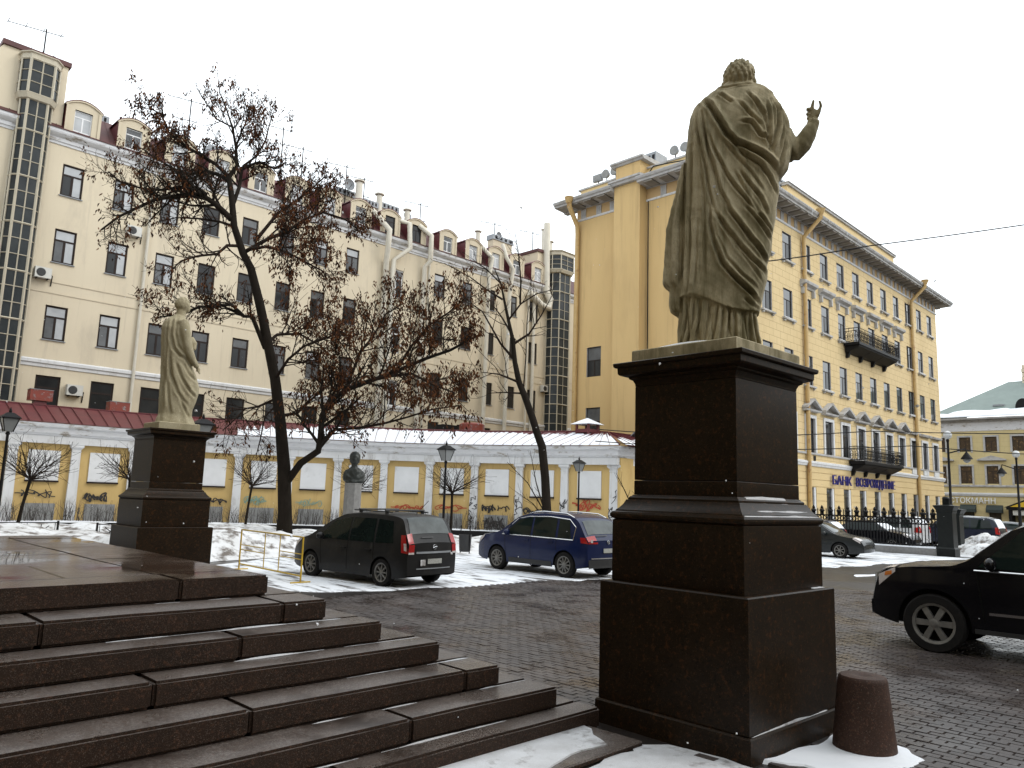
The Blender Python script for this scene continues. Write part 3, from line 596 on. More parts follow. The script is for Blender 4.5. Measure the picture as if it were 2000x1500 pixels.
GS = [(p, .011, .030) for p in SKL_]
for i in range(9):                                                         # the far side hangs in plain vertical folds
    pass
def dN(V, N):
    V = V-np.array([0, S0, 0])
    m = ((V[:, 2] > 4.0) & (V[:, 2] < 6.45) & (V[:, 0] < .79) & (V[:, 0] > -.345)).astype(float)
    d = folds(V, N, GR)*m
    sk = ((V[:, 2] < 4.13) & (V[:, 2] > 3.60)).astype(float)*np.clip((4.06-V[:, 2]+.12*(V[:, 0] < -.05))/.05, 0, 1); d = d*(1-sk*.9)+folds(V, N, GS)*sk
    back = np.clip(N[:, 1], 0, 1)*m
    d += back*.018*np.sin(V[:, 0]*34+V[:, 2]*2)*np.exp(-((V[:, 2]-5)/1.3)**2)
    return d+.0035*vnoise(V, 17)+.0015*vnoise(V, 43)
mb.v = [(u, w+S0, z) for u, w, z in mb.v]
nm = remesh(mb, 'figure', lime, .0078, CN, dN)
nm.transform(Matrix.Translation(-Vector(t.location))); link('figure', nm, t)
# ---- far statue, in profile to the right
FL = [(-.159, 6.054), (-.292, 5.969), (-.383, 5.868), (-.423, 5.729), (-.404, 5.352), (-.368, 4.914), (-.348, 4.476), (-.332, 4.041), (-.308, 3.695), (-.347, 3.606), (-.376, 3.48)]
FR = [(.014, 6.076), (.079, 5.985), (.144, 5.798), (.194, 5.601), (.234, 5.425), (.258, 5.204), (.281, 4.982), (.335, 4.808), (.429, 4.592), (.497, 4.376), (.492, 4.197), (.447, 4.016), (.397, 3.836), (.395, 3.681), (.46, 3.571), (.50, 3.48)]
t = thing('draped_statue', 'paler limestone statue in a cloak standing in profile on the far pedestal at the left', 'statue', (CF[0], CF[1], 3.34))
mb = MB(); squares(mb, [(.45, 3.345), (.46, 3.35), (.46, 3.485), (.44, 3.50)], CF, 0, 1); mb.build('statue_slab', lime2, t)
mb = MB()
mb.rings(loft(FL, FR, 3.48, 6.07, lambda z: float(np.interp(z, [3.5, 3.7, 4.4, 5.2, 5.7, 5.9, 6.07], [.34, .28, .29, .30, .33, .27, .09])), 90, 110, pl=lambda q, s: .010*sin(q*11+s*3)*(s < .92)))
mb.ball((-.025, 0, 6.30), (.165, .13, .175), 18, 12); mb.tube([(-.06, 0, 5.95), (-.04, 0, 6.2)], [.13, .10], 12)
mb.ball((.10, .02, 6.235), (.05, .075, .10), 10, 8); mb.ball((.145, .02, 6.255), (.03, .02, .03), 8, 6); mb.ball((-.02, -.125, 6.26), (.03, .02, .04), 8, 6)
for i in range(6):
    el = -.35+i*.32; k = max(4, int(13*cos(el)))
    for j in range(k):
        a = 2*pi*(j+.5*(i % 2))/k
        if cos(a) > .75 and el < .6: continue
        mb.ball((-.025+.158*cos(el)*cos(a), .128*cos(el)*sin(a), 6.315+.165*sin(el)), .034, 6, 5)
mb.tube([(.02, -.24, 5.88), (.10, -.30, 5.60), (.17, -.30, 5.30), (.22, -.28, 5.15), (.31, -.24, 4.97), (.41, -.2, 4.83)], [.12, .115, .105, .098, .078, .055], 12)
mb.ball((.445, -.19, 4.77), (.045, .04, .065), 8, 6)
for j in range(4): mb.tube([(.43+.012*j, -.23+.022*j, 4.76), (.455+.012*j, -.235+.022*j, 4.70), (.455+.01*j, -.225+.022*j, 4.665)], [.016, .014, .011], 6)
mb.tube([(.42, -.17, 4.80), (.40, -.13, 4.75), (.41, -.11, 4.71)], [.018, .016, .012], 6)
mb.tube([(.24, .1, 5.55), (.30, -.02, 5.42), (.30, -.05, 5.25)], [.06, .07, .06], 8)
GF = [([(-.30, 5.9), (-.30, 5.4), (-.26, 4.6), (-.23, 3.8)], .026, .034), ([(-.20, 5.95), (-.21, 5.5), (-.12, 5.2), (.02, 5.05), (.16, 4.98)], .026, .04), ([(-.10, 5.98), (-.12, 5.6), (-.04, 5.3), (.1, 5.12)], .022, .03),
      ([(-.2, 5.1), (-.12, 4.6), (.05, 4.2), (.3, 3.9)], .026, .034), ([(-.05, 4.9), (.1, 4.55), (.3, 4.25), (.45, 4.12)], .026, .034), ([(.1, 4.9), (.25, 4.65), (.44, 4.5)], .024, .03), ([(-.2, 4.5), (-.12, 4.0), (-.05, 3.7)], .024, .03), ([(-.28, 4.4), (-.25, 3.9), (-.28, 3.6)], .022, .03), ([(.1, 4.1), (.22, 3.85), (.33, 3.65)], .022, .026), ([(-.36, 5.8), (-.36, 5.3), (-.31, 4.6)], .02, .026)]
S1 = hypot(*CF)
def dF(V, N):
    V = V-np.array([0, S1, 0]); m = ((V[:, 2] > 3.5) & (V[:, 2] < 6.05)).astype(float)
    return folds(V, N, GF)*m+.004*vnoise(V, 15)
mb.v = [(u, w+S1, z) for u, w, z in mb.v]
nm = remesh(mb, 'figure', lime2, .020, CF, dF)
nm.transform(Matrix.Translation(-Vector(t.location))); link('figure', nm, t)
# ---- granite bollard
mb = MB(); n = 28
prof = [(.262, -.01), (.262, .03), (.205, .59), (.198, .615), (.185, .628), (.12, .634), (.07, .628), (.035, .618), (.0, .616)]
mb.lathe([(r*1.0, z) for r, z in prof], n, (7.20, 2.72, .0))
o = mb.build('stone_bollard', bollm, smooth=35); base(o); tag(o, 'squat tapering red granite bollard standing against the near pedestal', 'bollard')
# ---- dark bust on a grey column
t = thing('bust_monument', 'dark bronze bust on a plain grey granite column between the tree and the gallery', 'bust', (16.92, 25.5, .1))
mb = MB(); mb.lathe([(.44, .05), (.44, .2), (.40, .22), (.36, .26), (.345, .6), (.33, 2.36), (.345, 2.38), (.345, 2.42)], 8, (16.92, 25.5, 0), a0=pi/8); mb.build('column', greygr, t)
mb = MB(); S2 = hypot(16.92, 25.5); s2 = 0
for p in (((0, 0, 2.62), (.44, .26, .26)), ((0, 0, 2.82), (.34, .21, .22)), ((-.28, .0, 2.74), (.13, .15, .2)), ((.30, .0, 2.70), (.13, .15, .2)), ((.0, .0, 3.37), (.21, .22, .27)), ((.01, -.07, 3.30), (.13, .15, .17)), ((.0, -.17, 2.8), (.18, .09, .26)), ((.02, -.235, 3.33), (.03, .05, .05)), ((0, .06, 3.43), (.22, .22, .23))): mb.ball(*p, 14, 10)
mb.tube([(0, 0, 2.9), (0, -.01, 3.25)], [.14, .12], 12); mb.tube([(-.3, -.1, 2.48), (0, -.22, 2.45), (.34, -.12, 2.5), (.40, -.05, 2.62)], [.08, .09, .08, .05], 8)
mb.v = [(u, w+S2, z) for u, w, z in mb.v]
nm = remesh(mb, 'bust', bronze, .025, (16.92, 25.5), lambda V, N: .012*vnoise(V, 21))
nm.transform(Matrix.Translation(-Vector(t.location))); link('bust', nm, t)
# ================================================================ buildings
def wall(mb, u0, u1, z0, z1, holes, d=0, rev=.3, revm=None):
    """wall sheet in (u, d, z) with openings (a, b, c, e) and their reveals; d grows outward"""
    us = sorted({u0, u1, *[h[0] for h in holes], *[h[1] for h in holes]}); us = [u for u in us if u0 <= u <= u1]
    for a, b in zip(us, us[1:]):
        m = (a+b)/2; hs = sorted([h for h in holes if h[0] < m < h[1]], key=lambda h: h[2]); z = z0
        for h in hs+[None]:
            top = h[2] if h else z1
            if top > z+1e-6: mb.quad((a, d, z), (b, d, z), (b, d, top), (a, d, top))
            if h: z = h[3]
    k = mb.m
    if revm is not None: mb.m = revm
    for a, b, c, e in holes:
        i = d-rev
        mb.quad((a, d, c), (a, i, c), (a, i, e), (a, d, e)); mb.quad((b, d, c), (b, d, e), (b, i, e), (b, i, c))
        mb.quad((a, d, e), (a, i, e), (b, i, e), (b, d, e)); mb.quad((a, d, c), (b, d, c), (b, i, c), (a, i, c))
    mb.m = k
def frame_mesh(w, h, tr=.33, mull=True, f=.07, kind='T', dp=.06):
    """window frame: local x along the wall, y outward, z up, foot in the middle"""
    m = MB(); a = w/2
    m.box((-a, -dp, 0), (-a+f, 0, h)); m.box((a-f, -dp, 0), (a, 0, h)); m.box((-a+f, -dp, 0), (a-f, 0, f)); m.box((-a+f, -dp, h-f), (a-f, 0, h))
    zt = h*(1-tr)
    if kind == 'T': m.box((-a+f, -dp, zt-f*.5), (a-f, .008, zt+f*.5))
    if mull: m.box((-f*.6, -dp, f), (f*.6, .012, (zt-f*.5) if kind == 'T' else h-f))
    if kind == 'X': m.box((-a+f, -dp, h*.45), (a-f, .006, h*.45+f*.7)); m.box((-a+f, -dp, h*.72), (a-f, .006, h*.72+f*.7))
    if kind == 'F': m.box((-f*.6, -dp, zt+f*.5), (f*.6, .010, h-f)); m.box((-a+f, -dp, zt-f*.5), (a-f, .008, zt+f*.5))
    return m
def pane_mesh(x0, x1, z0, z1, m): q = MB(); q.quad((x0, -.045, z0), (x1, -.045, z0), (x1, -.045, z1), (x0, -.045, z1)); return q.mesh('pane', m)
PM = {}
def window(parent, P, rz, w, h, fm, panes, tr=.33, kind='T', mull=True, f=.07):
    """a window as a part, its panes as sub-parts; panes: material of (upper, lower left, lower right)"""
    key = (w, h, fm.name, tr, kind, mull, f)
    if key not in PM: PM[key] = frame_mesh(w, h, tr, mull, f, kind).mesh('window', fm)
    pl = wloc(parent); o = link('window', PM[key], parent, (P[0]-pl[0], P[1]-pl[1], P[2]-pl[2]), rz)
    a = w/2-f*.8; zt = h*(1-tr)
    cells = [(-a, a, zt+f*.3, h-f*.8), (-a, -f*.4, f*.8, zt-f*.3), (f*.4, a, f*.8, zt-f*.3)] if kind in ('T', 'F') and mull else [(-a, a, zt+f*.3, h-f*.8), (-a, a, f*.8, zt-f*.3)]
    for c, m in zip(cells, panes):
        k2 = (c, m.name)
        if k2 not in PM: PM[k2] = pane_mesh(*c, m)
        link('pane', PM[k2], o)
    return o
# ---------------------------------------------------------------- the cream apartment house on the left: facade in the plane y = 50
YL = 50.0; TL = lambda u, d, z: (u, YL-d, z)
cb = thing('apartment_house', 'long cream apartment house with dormers, glazed stair towers and brown framed windows', 'building', (30, YL+7, 0))
cols = [11.95, 14.87, 17.73, 20.50, 23.30, 26.15, 29.00, 31.82, 40.70, 43.92, 46.80, 49.68, 52.62]
rows = [(19.02, 20.98), (14.90, 16.94), (10.27, 12.30), (6.05, 8.16)]
LW = 1.18
holes = []; wins = []
for i, c in enumerate(cols):
    for j, (a, b) in enumerate(rows):
        w = 1.30 if j == 3 and i < 8 else LW
        holes.append((c-w/2, c+w/2, a, b)); wins.append((c, a, w, b-a, i, j))
for c in (-4, -1, 2, 5.2, 59.3, 62.3):
    for j, (a, b) in enumerate(rows): holes.append((c-LW/2, c+LW/2, a, b)); wins.append((c, a, LW, b-a, 20, j))
stairw = [(36.1, 17.95, 20.35), (36.1, 13.35, 15.75), (36.1, 8.75, 11.15), (36.1, 4.5, 6.8)]
for c, a, b in stairw: holes.append((c-.68, c+.68, a, b))
mb = MB(TL); wall(mb, -7, 66, 0, 22.15, holes, 0, .22)
mb.build('wall', cream, cb)
for c, a, w, h, i, j in wins:
    pr = rnd.random()
    lit = (glassl, glassm, glassl) if (i < 2 and j == 2) else (glassm, glass, glassm) if pr < .45 else (glassm, glass, glass) if pr < .7 else (glassl, glassm, glassm) if pr < .85 else (glass, glass, glass)
    if i < 3 and j < 2: lit = (glassl, glassm if rnd.random() < .6 else glass, glassl)
    if j == 3: lit = (glass, glass, glass)
    if i > 7 and j > 0: lit = (glass, glass, glass)
    window(cb, TL(c, -.15, a), 0 if True else 0, w, h, brownf, lit, mull=not (j == 3), f=.11)
for c, a, b in stairw: window(cb, TL(c, -.15, a), 0, 1.36, b-a, whitef, (glassm, glass, glass), f=.10)
mb = MB(TL)
for c, a, w, h, i, j in wins: mb.box((c-w/2-.05, 0.002, a-.05), (c+w/2+.05, .09, a-.004))
mb.build('window_sill', tin, cb, kind='stuff')
def course(name, prof, u0, u1, m, T, parent, cuts=0):
    """moulding run along a facade; prof: (d, z)"""
    m_ = MB(T); m_.prism([(d, z) for d, z in prof], u0, u1, 0); return m_.build(name, m, parent)
cor = [(.0, 22.05), (.06, 22.05), (.08, 22.2), (.14, 22.22), (.16, 22.42), (.26, 22.48), (.42, 22.62), (.46, 22.72), (.46, 22.86), (.0, 22.86)]
course('cornice', cor, -7, 66, whited, TL, cb)
course('eave_flashing', [(-.1, 22.862), (.52, 22.862), (.52, 22.92), (-.1, 23.02)], -7, 66, rustroof, TL, cb)
course('belt_course', [(0, 6.96), (.05, 6.98), (.07, 7.15), (.13, 7.2), (.13, 7.34), (.05, 7.42), (0, 7.42)] if False else [(0, 8.62), (.06, 8.64), (.07, 8.8), (.14, 8.86), (.14, 9.02), (.05, 9.10), (0, 9.10)], -7, 66, white, TL, cb)
for z in (13.0, 13.66): course('string_line', [(0, z), (.035, z), (.035, z+.07), (0, z+.07)], -7, 66, creamd, TL, cb)
# mansard roof, dormers
mb = MB(TL); mb.quad((-7, .3, 22.95), (66, .3, 22.95), (66, -1.6, 25.1), (-7, -1.6, 25.1)); mb.quad((-7, -1.6, 25.1), (66, -1.6, 25.1), (66, -6.5, 26.3), (-7, -6.5, 26.3)); mb.quad((-7, -6.5, 26.3), (66, -6.5, 26.3), (66, -13, 24.5), (-7, -13, 24.5))
for u in (-7, 66): mb.quad((u, .3, 22.95), (u, -1.6, 25.1), (u, -6.5, 26.3), (u, -13, 24.5), (u, -13, 0), (u, 0, 0))
mb.quad((-7, -13, 0), (66, -13, 0), (66, -13, 24.5), (-7, -13, 24.5)); mb.build('mansard_roof', rustroof, cb)
mb = MB(TL)
for i in range(120): u = -6.7+i*.6; mb.box((u, .28, 22.98), (u+.03, .31, 23.0)); mb.quad((u, .31, 22.98), (u+.035, .31, 22.98), (u+.035, -1.58, 25.13), (u, -1.58, 25.13))
mb.build('roof_seam', rustroof, cb, kind='stuff')
def arch(u, z, w, rise, n=8): return [(u-w/2+w*i/n, z+rise*(1-(2*i/n-1)**2)) for i in range(n+1)]
dl = []
def dormer(u, white_w, dark=False):
    w, z0, z1, rise, dp = 1.95, 22.96, 24.55, .42, 2.1
    d = MB(TL); top = arch(u, z1, w, rise); hw, h0, h1 = .50, 23.08, 24.42
    if dark: hw, h1 = .52, 24.5
    n = len(top)-1
    for a, b in zip(top, top[1:]):                                     # front with its opening
        m = (a[0]+b[0])/2
        zz = (h1 if abs(m-u) < hw else z0)
        d.quad((a[0], .32, zz if abs(a[0]-u) <= hw+.13 and abs(m-u) < hw else z0), (b[0], .32, zz if abs(m-u) < hw else z0), (b[0], .32, b[1]), (a[0], .32, a[1]))
    for s in (-1, 1):
        x = u+s*hw*1.0; d.quad((x, .32, h0), (x, .12, h0), (x, .12, h1), (x, .32, h1))
    d.box((u-w/2-.0, .322, z0), (u-w/2+.16, .38, z1+.05)); d.box((u+w/2-.16, .322, z0), (u+w/2, .38, z1+.05))
    ar = arch(u, z1-.02, w+.1, rise+.02); R = [[(a, .40, z), (a, .40, z+.10), (a, .30, z+.10), (a, .30, z)] for a, z in ar]; d.rings(R)
    o = d.build('dormer', creamd, cb)
    r = MB(TL); ar = arch(u, z1+.06, w+.16, rise+.03)
    r.rings([[(a, .42, z), (a, .42, z+.05), (a, -dp, z+.05), (a, -dp, z)] for a, z in ar])
    for s in (-1, 1):
        x = u+s*(w/2-.01); r.quad((x, .31, z0), (x, .31, z1+.06), (x, -dp, z1+.06), (x, -.3, z0))
    off = wloc(o); q = link('dormer_roof', r.mesh('dormer_roof', redroof, 0, wloc(cb)), o)
    k = ('dw', dark)
    if k not in PM: PM[k] = frame_mesh(2*hw, h1-h0, .30, True, .05 if dark else .07, 'T').mesh('window', brownf if dark else whitef)
    pl = wloc(cb); wq = link('dormer_window', PM[k], o, (u-pl[0], YL-.14-pl[1], h0))
    kp = ('dp', dark, white_w)
    if kp not in PM: PM[kp] = pane_mesh(-hw+.04, hw-.04, .04, h1-h0-.04, glass if dark else (glassl if white_w else glassm))
    link('dormer_pane', PM[kp], o, (u-pl[0], YL-.14-pl[1], h0))
for i, u in enumerate([12.05, 14.98, 17.9, 20.8, 23.65, 26.5, 29.3, 32.1, 34.95, 37.7, 41.15, 44.15, 47.0, 49.75, 52.75]): dormer(u, i % 3 != 1, i in (8, 9))
# raised gables that carry the lift heads
for nm, u0, u1, za, zb in (('gable', 6.75, 11.0, 26.95, 26.95), ('gable', 52.9, 57.9, 26.2, 26.2)):
    m_ = MB(TL); m_.add([(u0, .05, 22.9), (u1, .05, 22.9), (u1, .05, zb), (u0+(.9 if u0 < 20 else 0), .05, za), (u0, .05, za-(1.4 if u0 < 20 else 0)), (u0, -4, 22.9), (u1, -4, 22.9), (u1, -4, zb), (u0+(.9 if u0 < 20 else 0), -4, za), (u0, -4, za-(1.4 if u0 < 20 else 0))],
        [(0, 1, 2, 3, 4), (9, 8, 7, 6, 5), (0, 5, 6, 1), (1, 6, 7, 2), (2, 7, 8, 3), (3, 8, 9, 4), (4, 9, 5, 0)]); o = m_.build(nm, cream, cb)
    m_ = MB(TL); a = u0+(.9 if u0 < 20 else 0)
    m_.add([(a-.1, .2, za), (u1+.12, .2, zb), (u1+.12, -4.1, zb), (a-.1, -4.1, za), (a-.1, .2, za+.3), (u1+.12, .2, zb+.3), (u1+.12, -4.1, zb+.3), (a-.1, -4.1, za+.3)], [(3, 2, 1, 0), (4, 5, 6, 7), (0, 1, 5, 4), (1, 2, 6, 5), (2, 3, 7, 6), (3, 0, 4, 7)])
    link('gable_cap', m_.mesh('gable_cap', rustroof, 0, wloc(cb)), o)
# glazed stair towers
def tower(uc, z0, zneck, ztop, wf, d, m=3):
    """half-octagon of glass in a beige steel frame; panes are sub-parts"""
    tw = link('stair_tower', None, cb, (uc-30, -7, 0))
    fr = MB(TL); pl = wloc(tw)
    def plan(s): return [(-1.02*s, .0), (-.98*s, .52*s), (-.62*s, .98*s), (.62*s, .98*s), (.98*s, .52*s), (1.02*s, .0)]
    def bar(p, q, r): fr.tube([p, q], r, 4)
    pan = []
    for (za, zb, s, rowsn) in ((z0, zneck, wf, None), (zneck+.32, ztop-.30, wf*1.22, 3)):
        P = plan(s); H = (zb-za); k = rowsn or max(1, round(H/.92)); hh = H/k
        for (u, dd) in P: bar((uc+u, dd, za), (uc+u, dd, zb), .075 if abs(u) < .9*s else .06)
        for r in range(k+1):
            th = .06 if (r % 3 == 0) else .028
            for a, b in zip(P, P[1:]): bar((uc+a[0], a[1], za+r*hh), (uc+b[0], b[1], za+r*hh), th)
        for i, (a, b) in enumerate(zip(P, P[1:])):
            nn = 2 if i in (2,) else 1
            if i == 2: bar((uc+(a[0]+b[0])/2, a[1], za), (uc+(a[0]+b[0])/2, a[1], zb), .035)
            for r in range(k):
                for c in range(nn):
                    p0 = (a[0]+(b[0]-a[0])*c/nn, a[1]+(b[1]-a[1])*c/nn); p1 = (a[0]+(b[0]-a[0])*(c+1)/nn, a[1]+(b[1]-a[1])*(c+1)/nn)
                    pan.append((p0, p1, za+r*hh, hh, i, rowsn))
    fr.rings([[(uc+u*f, dd*f, z) for u, dd in plan(wf*1.22)] for z, f in ((zneck-.02, .84), (zneck+.02, .95), (zneck+.30, 1.05), (zneck+.33, 1.0))])
    fr.rings([[(uc+u*f, dd*f, z) for u, dd in plan(wf*1.22)] for z, f in ((ztop-.32, 1.02), (ztop, 1.03), (ztop+.05, 1.12), (ztop+.10, 1.12), (ztop+.3, .5))])
    o = fr.build('tower_frame', beigef, tw)
    for p0, p1, z, hh, i, hd in pan:
        k = ('tp', round(p0[0], 3), round(p1[0], 3), round(hh, 3), hd)
        if k not in PM:
            q = MB(); q.quad((p0[0]*.97, -p0[1]*.97, 0), (p1[0]*.97, -p1[1]*.97, 0), (p1[0]*.97, -p1[1]*.97, hh), (p0[0]*.97, -p0[1]*.97, hh)); PM[k] = q.mesh('tower_pane', glassg)
        link('tower_pane', PM[k], tw, (0, 0, z))
tower(9.52, 5.5, 23.9, 26.6, .82, 1.3)
tower(55.75, 5.5, 24.3, 26.4, 1.25, 1.3)
# ducts and rain pipes
for P, r in (([(33.2, .15, 24.6), (34.55, .85, 23.1), (34.55, .75, 21.4), (34.75, .35, 20.7), (34.75, .3, 4)], .24), ([(36.0, .3, 24.4), (36.5, .85, 24.2), (36.7, .85, 22.1), (35.45, .4, 20.9), (35.35, .3, 4)], .21), ([(38.0, .2, 24.6), (38.9, .8, 23.8), (38.95, .75, 21.6), (38.7, .35, 21.1), (38.65, .3, 4)], .22), ([(39.35, .35, 22.3), (39.3, .22, 21.8), (39.3, .18, 4)], .10),
            ([(45.1, .1, 24.8), (46.2, .7, 23.7), (46.1, .4, 22.0), (46.1, .3, 4)], .20), ([(48.0, .1, 25.6), (48.1, .6, 24.2), (48.9, .7, 23.3), (48.8, .4, 20.8), (48.8, .3, 4)], .20), ([(51.6, .25, 21.9), (51.6, .2, 4)], .10), ([(52.4, .25, 21.9), (52.4, .2, 4)], .17), ([(51.4, .5, 21.6), (53.0, .6, 20.7), (54.1, .6, 20.6), (54.3, .6, 21.5), (53.9, .4, 22.3), (53.9, .3, 29.3)], .34), ([(16.5, .3, 21.9), (16.5, .18, 21.5), (16.5, .16, 4)], .10)):
    m_ = MB(TL); m_.tube(P, r, 10); m_.build('vent_duct' if r > .15 else 'rain_pipe', duct, cb, smooth=40)
for u, d, z0, z1, r in ((33.4, -2.2, 25, 27.6, .28), (35.6, -2.4, 25, 27.2, .26), (38.6, -2.4, 25, 26.7, .24), (46.9, -2.2, 25, 27.0, .22), (56.4, -2.5, 25, 29.9, .18), (57.6, -2.6, 25, 28.9, .24)):
    m_ = MB(TL); m_.tube([(u, d, z0), (u, d, z1)], r, 10); m_.tube([(u, d, z1+.06), (u, d, z1+.16)], r*1.6, 10); m_.build('roof_vent', duct, cb, smooth=40)
for u, d, w, z0, z1 in ((13.4, -2.5, 1.2, 24.5, 25.7), (32.7, -3.5, 1.6, 25, 27.0), (34.6, -2.6, 1.3, 24.8, 26.4), (37.0, -3.2, 1.7, 24.8, 26.9), (50.6, -3.0, 2.6, 25, 27.6), (22, -4, 1.2, 25, 27)):
    m_ = MB(TL); m_.box((u-w/2, d-.4, z0), (u+w/2, d+.4, z1-.5)); o = m_.build('chimney', creamd, cb)
    m_ = MB(TL); m_.box((u-w/2-.1, d-.5, z1-.495), (u+w/2+.1, d+.5, z1)); h_ = link('chimney_hood', m_.mesh('chimney_hood', tin, 0, wloc(cb)), o)
    for i in range(4): m_ = MB(TL); a = u-w/2+w*(i+.25)/4; m_.box((a, d+.5, z1-.4), (a+w/8, d+.504, z1-.12)); link('chimney_slot', m_.mesh('chimney_slot', iron, 0, wloc(cb)), o)
# air conditioners, aerials and dishes: things fixed to the house
def ac_unit(P, label, w=.85):
    t = thing('air_conditioner', label, 'air conditioner', P, 0, 'air conditioners on the cream house')
    m_ = MB(); m_.box((-w/2, -.42, 0), (w/2, -.06, .62)); m_.build('casing', acw, t, local=True)
    m_ = MB(); m_.lathe([(.02, -.424), (.24, -.424), (.24, -.44), (.20, -.445)], 16, (-.12, 0, .31), 'y'); m_.build('fan_grille', blackpl, t, local=True)
    m_ = MB(); m_.box((-.3, -.4, -.06), (-.25, 0, -.002)); m_.box((.25, -.4, -.06), (.3, 0, -.002)); m_.tube([(w/2, -.2, .3), (w/2+.12, -.1, .25), (w/2+.1, -.03, -.35)], .03, 5); m_.build('bracket', iron, t, local=True)
ac_unit((15.6, YL, 17.55), 'white air conditioner high between the top two window rows beside the rain pipe')
ac_unit((10.95, YL, 13.75), 'white air conditioner next to the left glazed stair tower')
ac_unit((13.3, YL, 7.15), 'white air conditioner between two dark ground floor windows with a hanging hose')
ac_unit((54.2, YL, 12.3), 'small air conditioner by the right glazed stair tower')
def aerial(u, d, z0, z1, n, label, s=1):
    t = thing('tv_aerial', label, 'aerial', TL(u, d, z0), 0, 'aerials on the roof of the cream house')
    m_ = MB(); m_.tube([(0, 0, 0), (0, 0, z1-z0)], .045, 5); m_.build('mast', iron, t, local=True)
    for k in range(n):
        z = z1-z0-.15-k*1.5; m_ = MB(); L = (1.5 if k == 0 else 1.0)*s; m_.tube([(-L, .3*L, z+.35*L*0), (.5*L, -.1*L, z)], .028, 4)
        for j in range(4): x = -L+1.4*L*j/3; m_.tube([(x, -.2*x-.35, z), (x, -.2*x+.35, z)], .02, 4)
        m_.build('aerial_arm', iron, t, local=True)
aerial(10.1, -2.5, 26.5, 30.2, 2, 'tall aerial with two long arms above the left stair tower head', 1.3)
aerial(19.5, -3, 25.5, 29.6, 2, 'thin aerial standing over the dormers left of the leafy tree top')
aerial(26.7, -3, 25.5, 30.2, 1, 'aerial just right of the leafy tree top'); aerial(28.5, -3, 25.5, 29.2, 2, 'aerial with drooping arm over the middle dormers')
aerial(32.6, -3, 25.5, 29.1, 2, 'aerial right behind the white satellite dish and vent pipe'); aerial(34.4, -3, 25.5, 28.6, 2, 'aerial between the vent pipe and the open dark dormers')
aerial(40.5, -3, 25.5, 28.2, 2, 'aerial behind the grey tin chimney hood'); aerial(49.8, -3, 26.5, 29.0, 1, 'aerial above the small round dish on the long chimney'); aerial(55.3, -3, 26, 29.6, 1, 'bare rod aerial near the right gable')
def dish(u, d, z, r, label):
    t = thing('satellite_dish', label, 'satellite dish', TL(u, d, z-r-.5), 0, 'satellite dishes on the roof of the cream house')
    m_ = MB(); m_.lathe([(.02, .12), (r*.5, .09), (r, -.05), (r, -.08), (r*.5, .06), (.02, .09)], 18, (0, -.1, r+.5), 'y'); m_.build('dish', tin, t, smooth=40, local=True)
    m_ = MB(); m_.tube([(0, .05, 0), (0, .05, r+.5)], .04, 6); m_.tube([(0, -.1, r+.15), (0, -.55, r+.4)], .02, 5); m_.build('mount', iron, t, local=True)
dish(32.6, -2.6, 27.25, .50, 'pale oval satellite dish beside a vent pipe above the right side of the leafy tree')
dish(39.1, -3.2, 26.6, .40, 'grey satellite dish behind the dark open dormers'); dish(49.9, -2.6, 27.6, .36, 'small round satellite dish on the long chimney at the right end')
# ---------------------------------------------------------------- the yellow corner house on the right
XS, YS, XE, YW = 40.65, 23.4, 84.5, 34.53
TY = lambda u, d, z: (u, YS-d, z)                   # long front, faces -y
TS = lambda u, d, z: (XS-d, u, z)                   # side front, faces -x; u is y
yb = thing('corner_house', 'tall yellow corner house with deep bracketed cornice, pediments and two iron balconies', 'building', (62, 29, 0))
yc = [44.33+3.16*k for k in range(13)]
yr = [(19.40, 21.42), (15.17, 17.27), (10.82, 13.0), (5.95, 8.42), (.95, 3.48)]
YWID = 1.42
hl = []; wl = []
for i, c in enumerate(yc):
    for j, (a, b) in enumerate(yr):
        hl.append((c-YWID/2, c+YWID/2, a, b)); wl.append((c, a, b-a, i, j))
mb = MB(TY); wall(mb, XS, XE, 0, 22.12, hl, 0, .22, 1); mb.build('wall', [yel, reveal], yb)
for c, a, h, i, j in wl:
    q_ = rnd.random(); m3 = (glassy, glassy, glass) if q_ < .7 else (glassy, glassm, glass) if q_ < .85 else (glassm, glassy, glassy)
    window(yb, TY(c, -.15, a), 0, YWID, h, brownf, m3, .36 if j < 4 else .25, f=.06)
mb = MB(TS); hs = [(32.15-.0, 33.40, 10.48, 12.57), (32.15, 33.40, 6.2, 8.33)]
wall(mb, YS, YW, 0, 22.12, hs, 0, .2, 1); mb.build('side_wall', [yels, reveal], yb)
for a, b, z0, z1 in hs: window(yb, TS((a+b)/2, -.16, z0), -pi/2, b-a, z1-z0, brownf, (glassm, glass, glass), .45, f=.06)
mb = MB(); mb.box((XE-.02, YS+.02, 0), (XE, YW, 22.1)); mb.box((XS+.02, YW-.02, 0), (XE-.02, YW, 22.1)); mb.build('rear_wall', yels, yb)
mb = MB(TS); mb.prism([(0, 0), (.8, 0), (.8, 23.3), (0, 23.3)], 28.45, 30.58, 0); mb.build('corner_pier', yels, yb)
mb = MB(TS); mb.prism([(0, 23.302), (1.05, 23.302), (1.12, 23.45), (1.22, 23.5), (1.22, 23.62), (.6, 23.72), (0, 23.72)], 28.2, 30.83, 0); mb.build('pier_cap', grtrim, yb)
mb = MB(TS); mb.box((28.5, -1.5, 23.722), (30.52, .7, 24.75)); mb.build('pier_attic', yels, yb)
mb = MB(TS); mb.prism([(-1.7, 24.752), (.78, 24.752), (.86, 24.85), (.98, 24.9), (.98, 25.02), (-1.7, 25.1)], 28.15, 30.87, 0); mb.build('pier_cap', grtrim, yb)
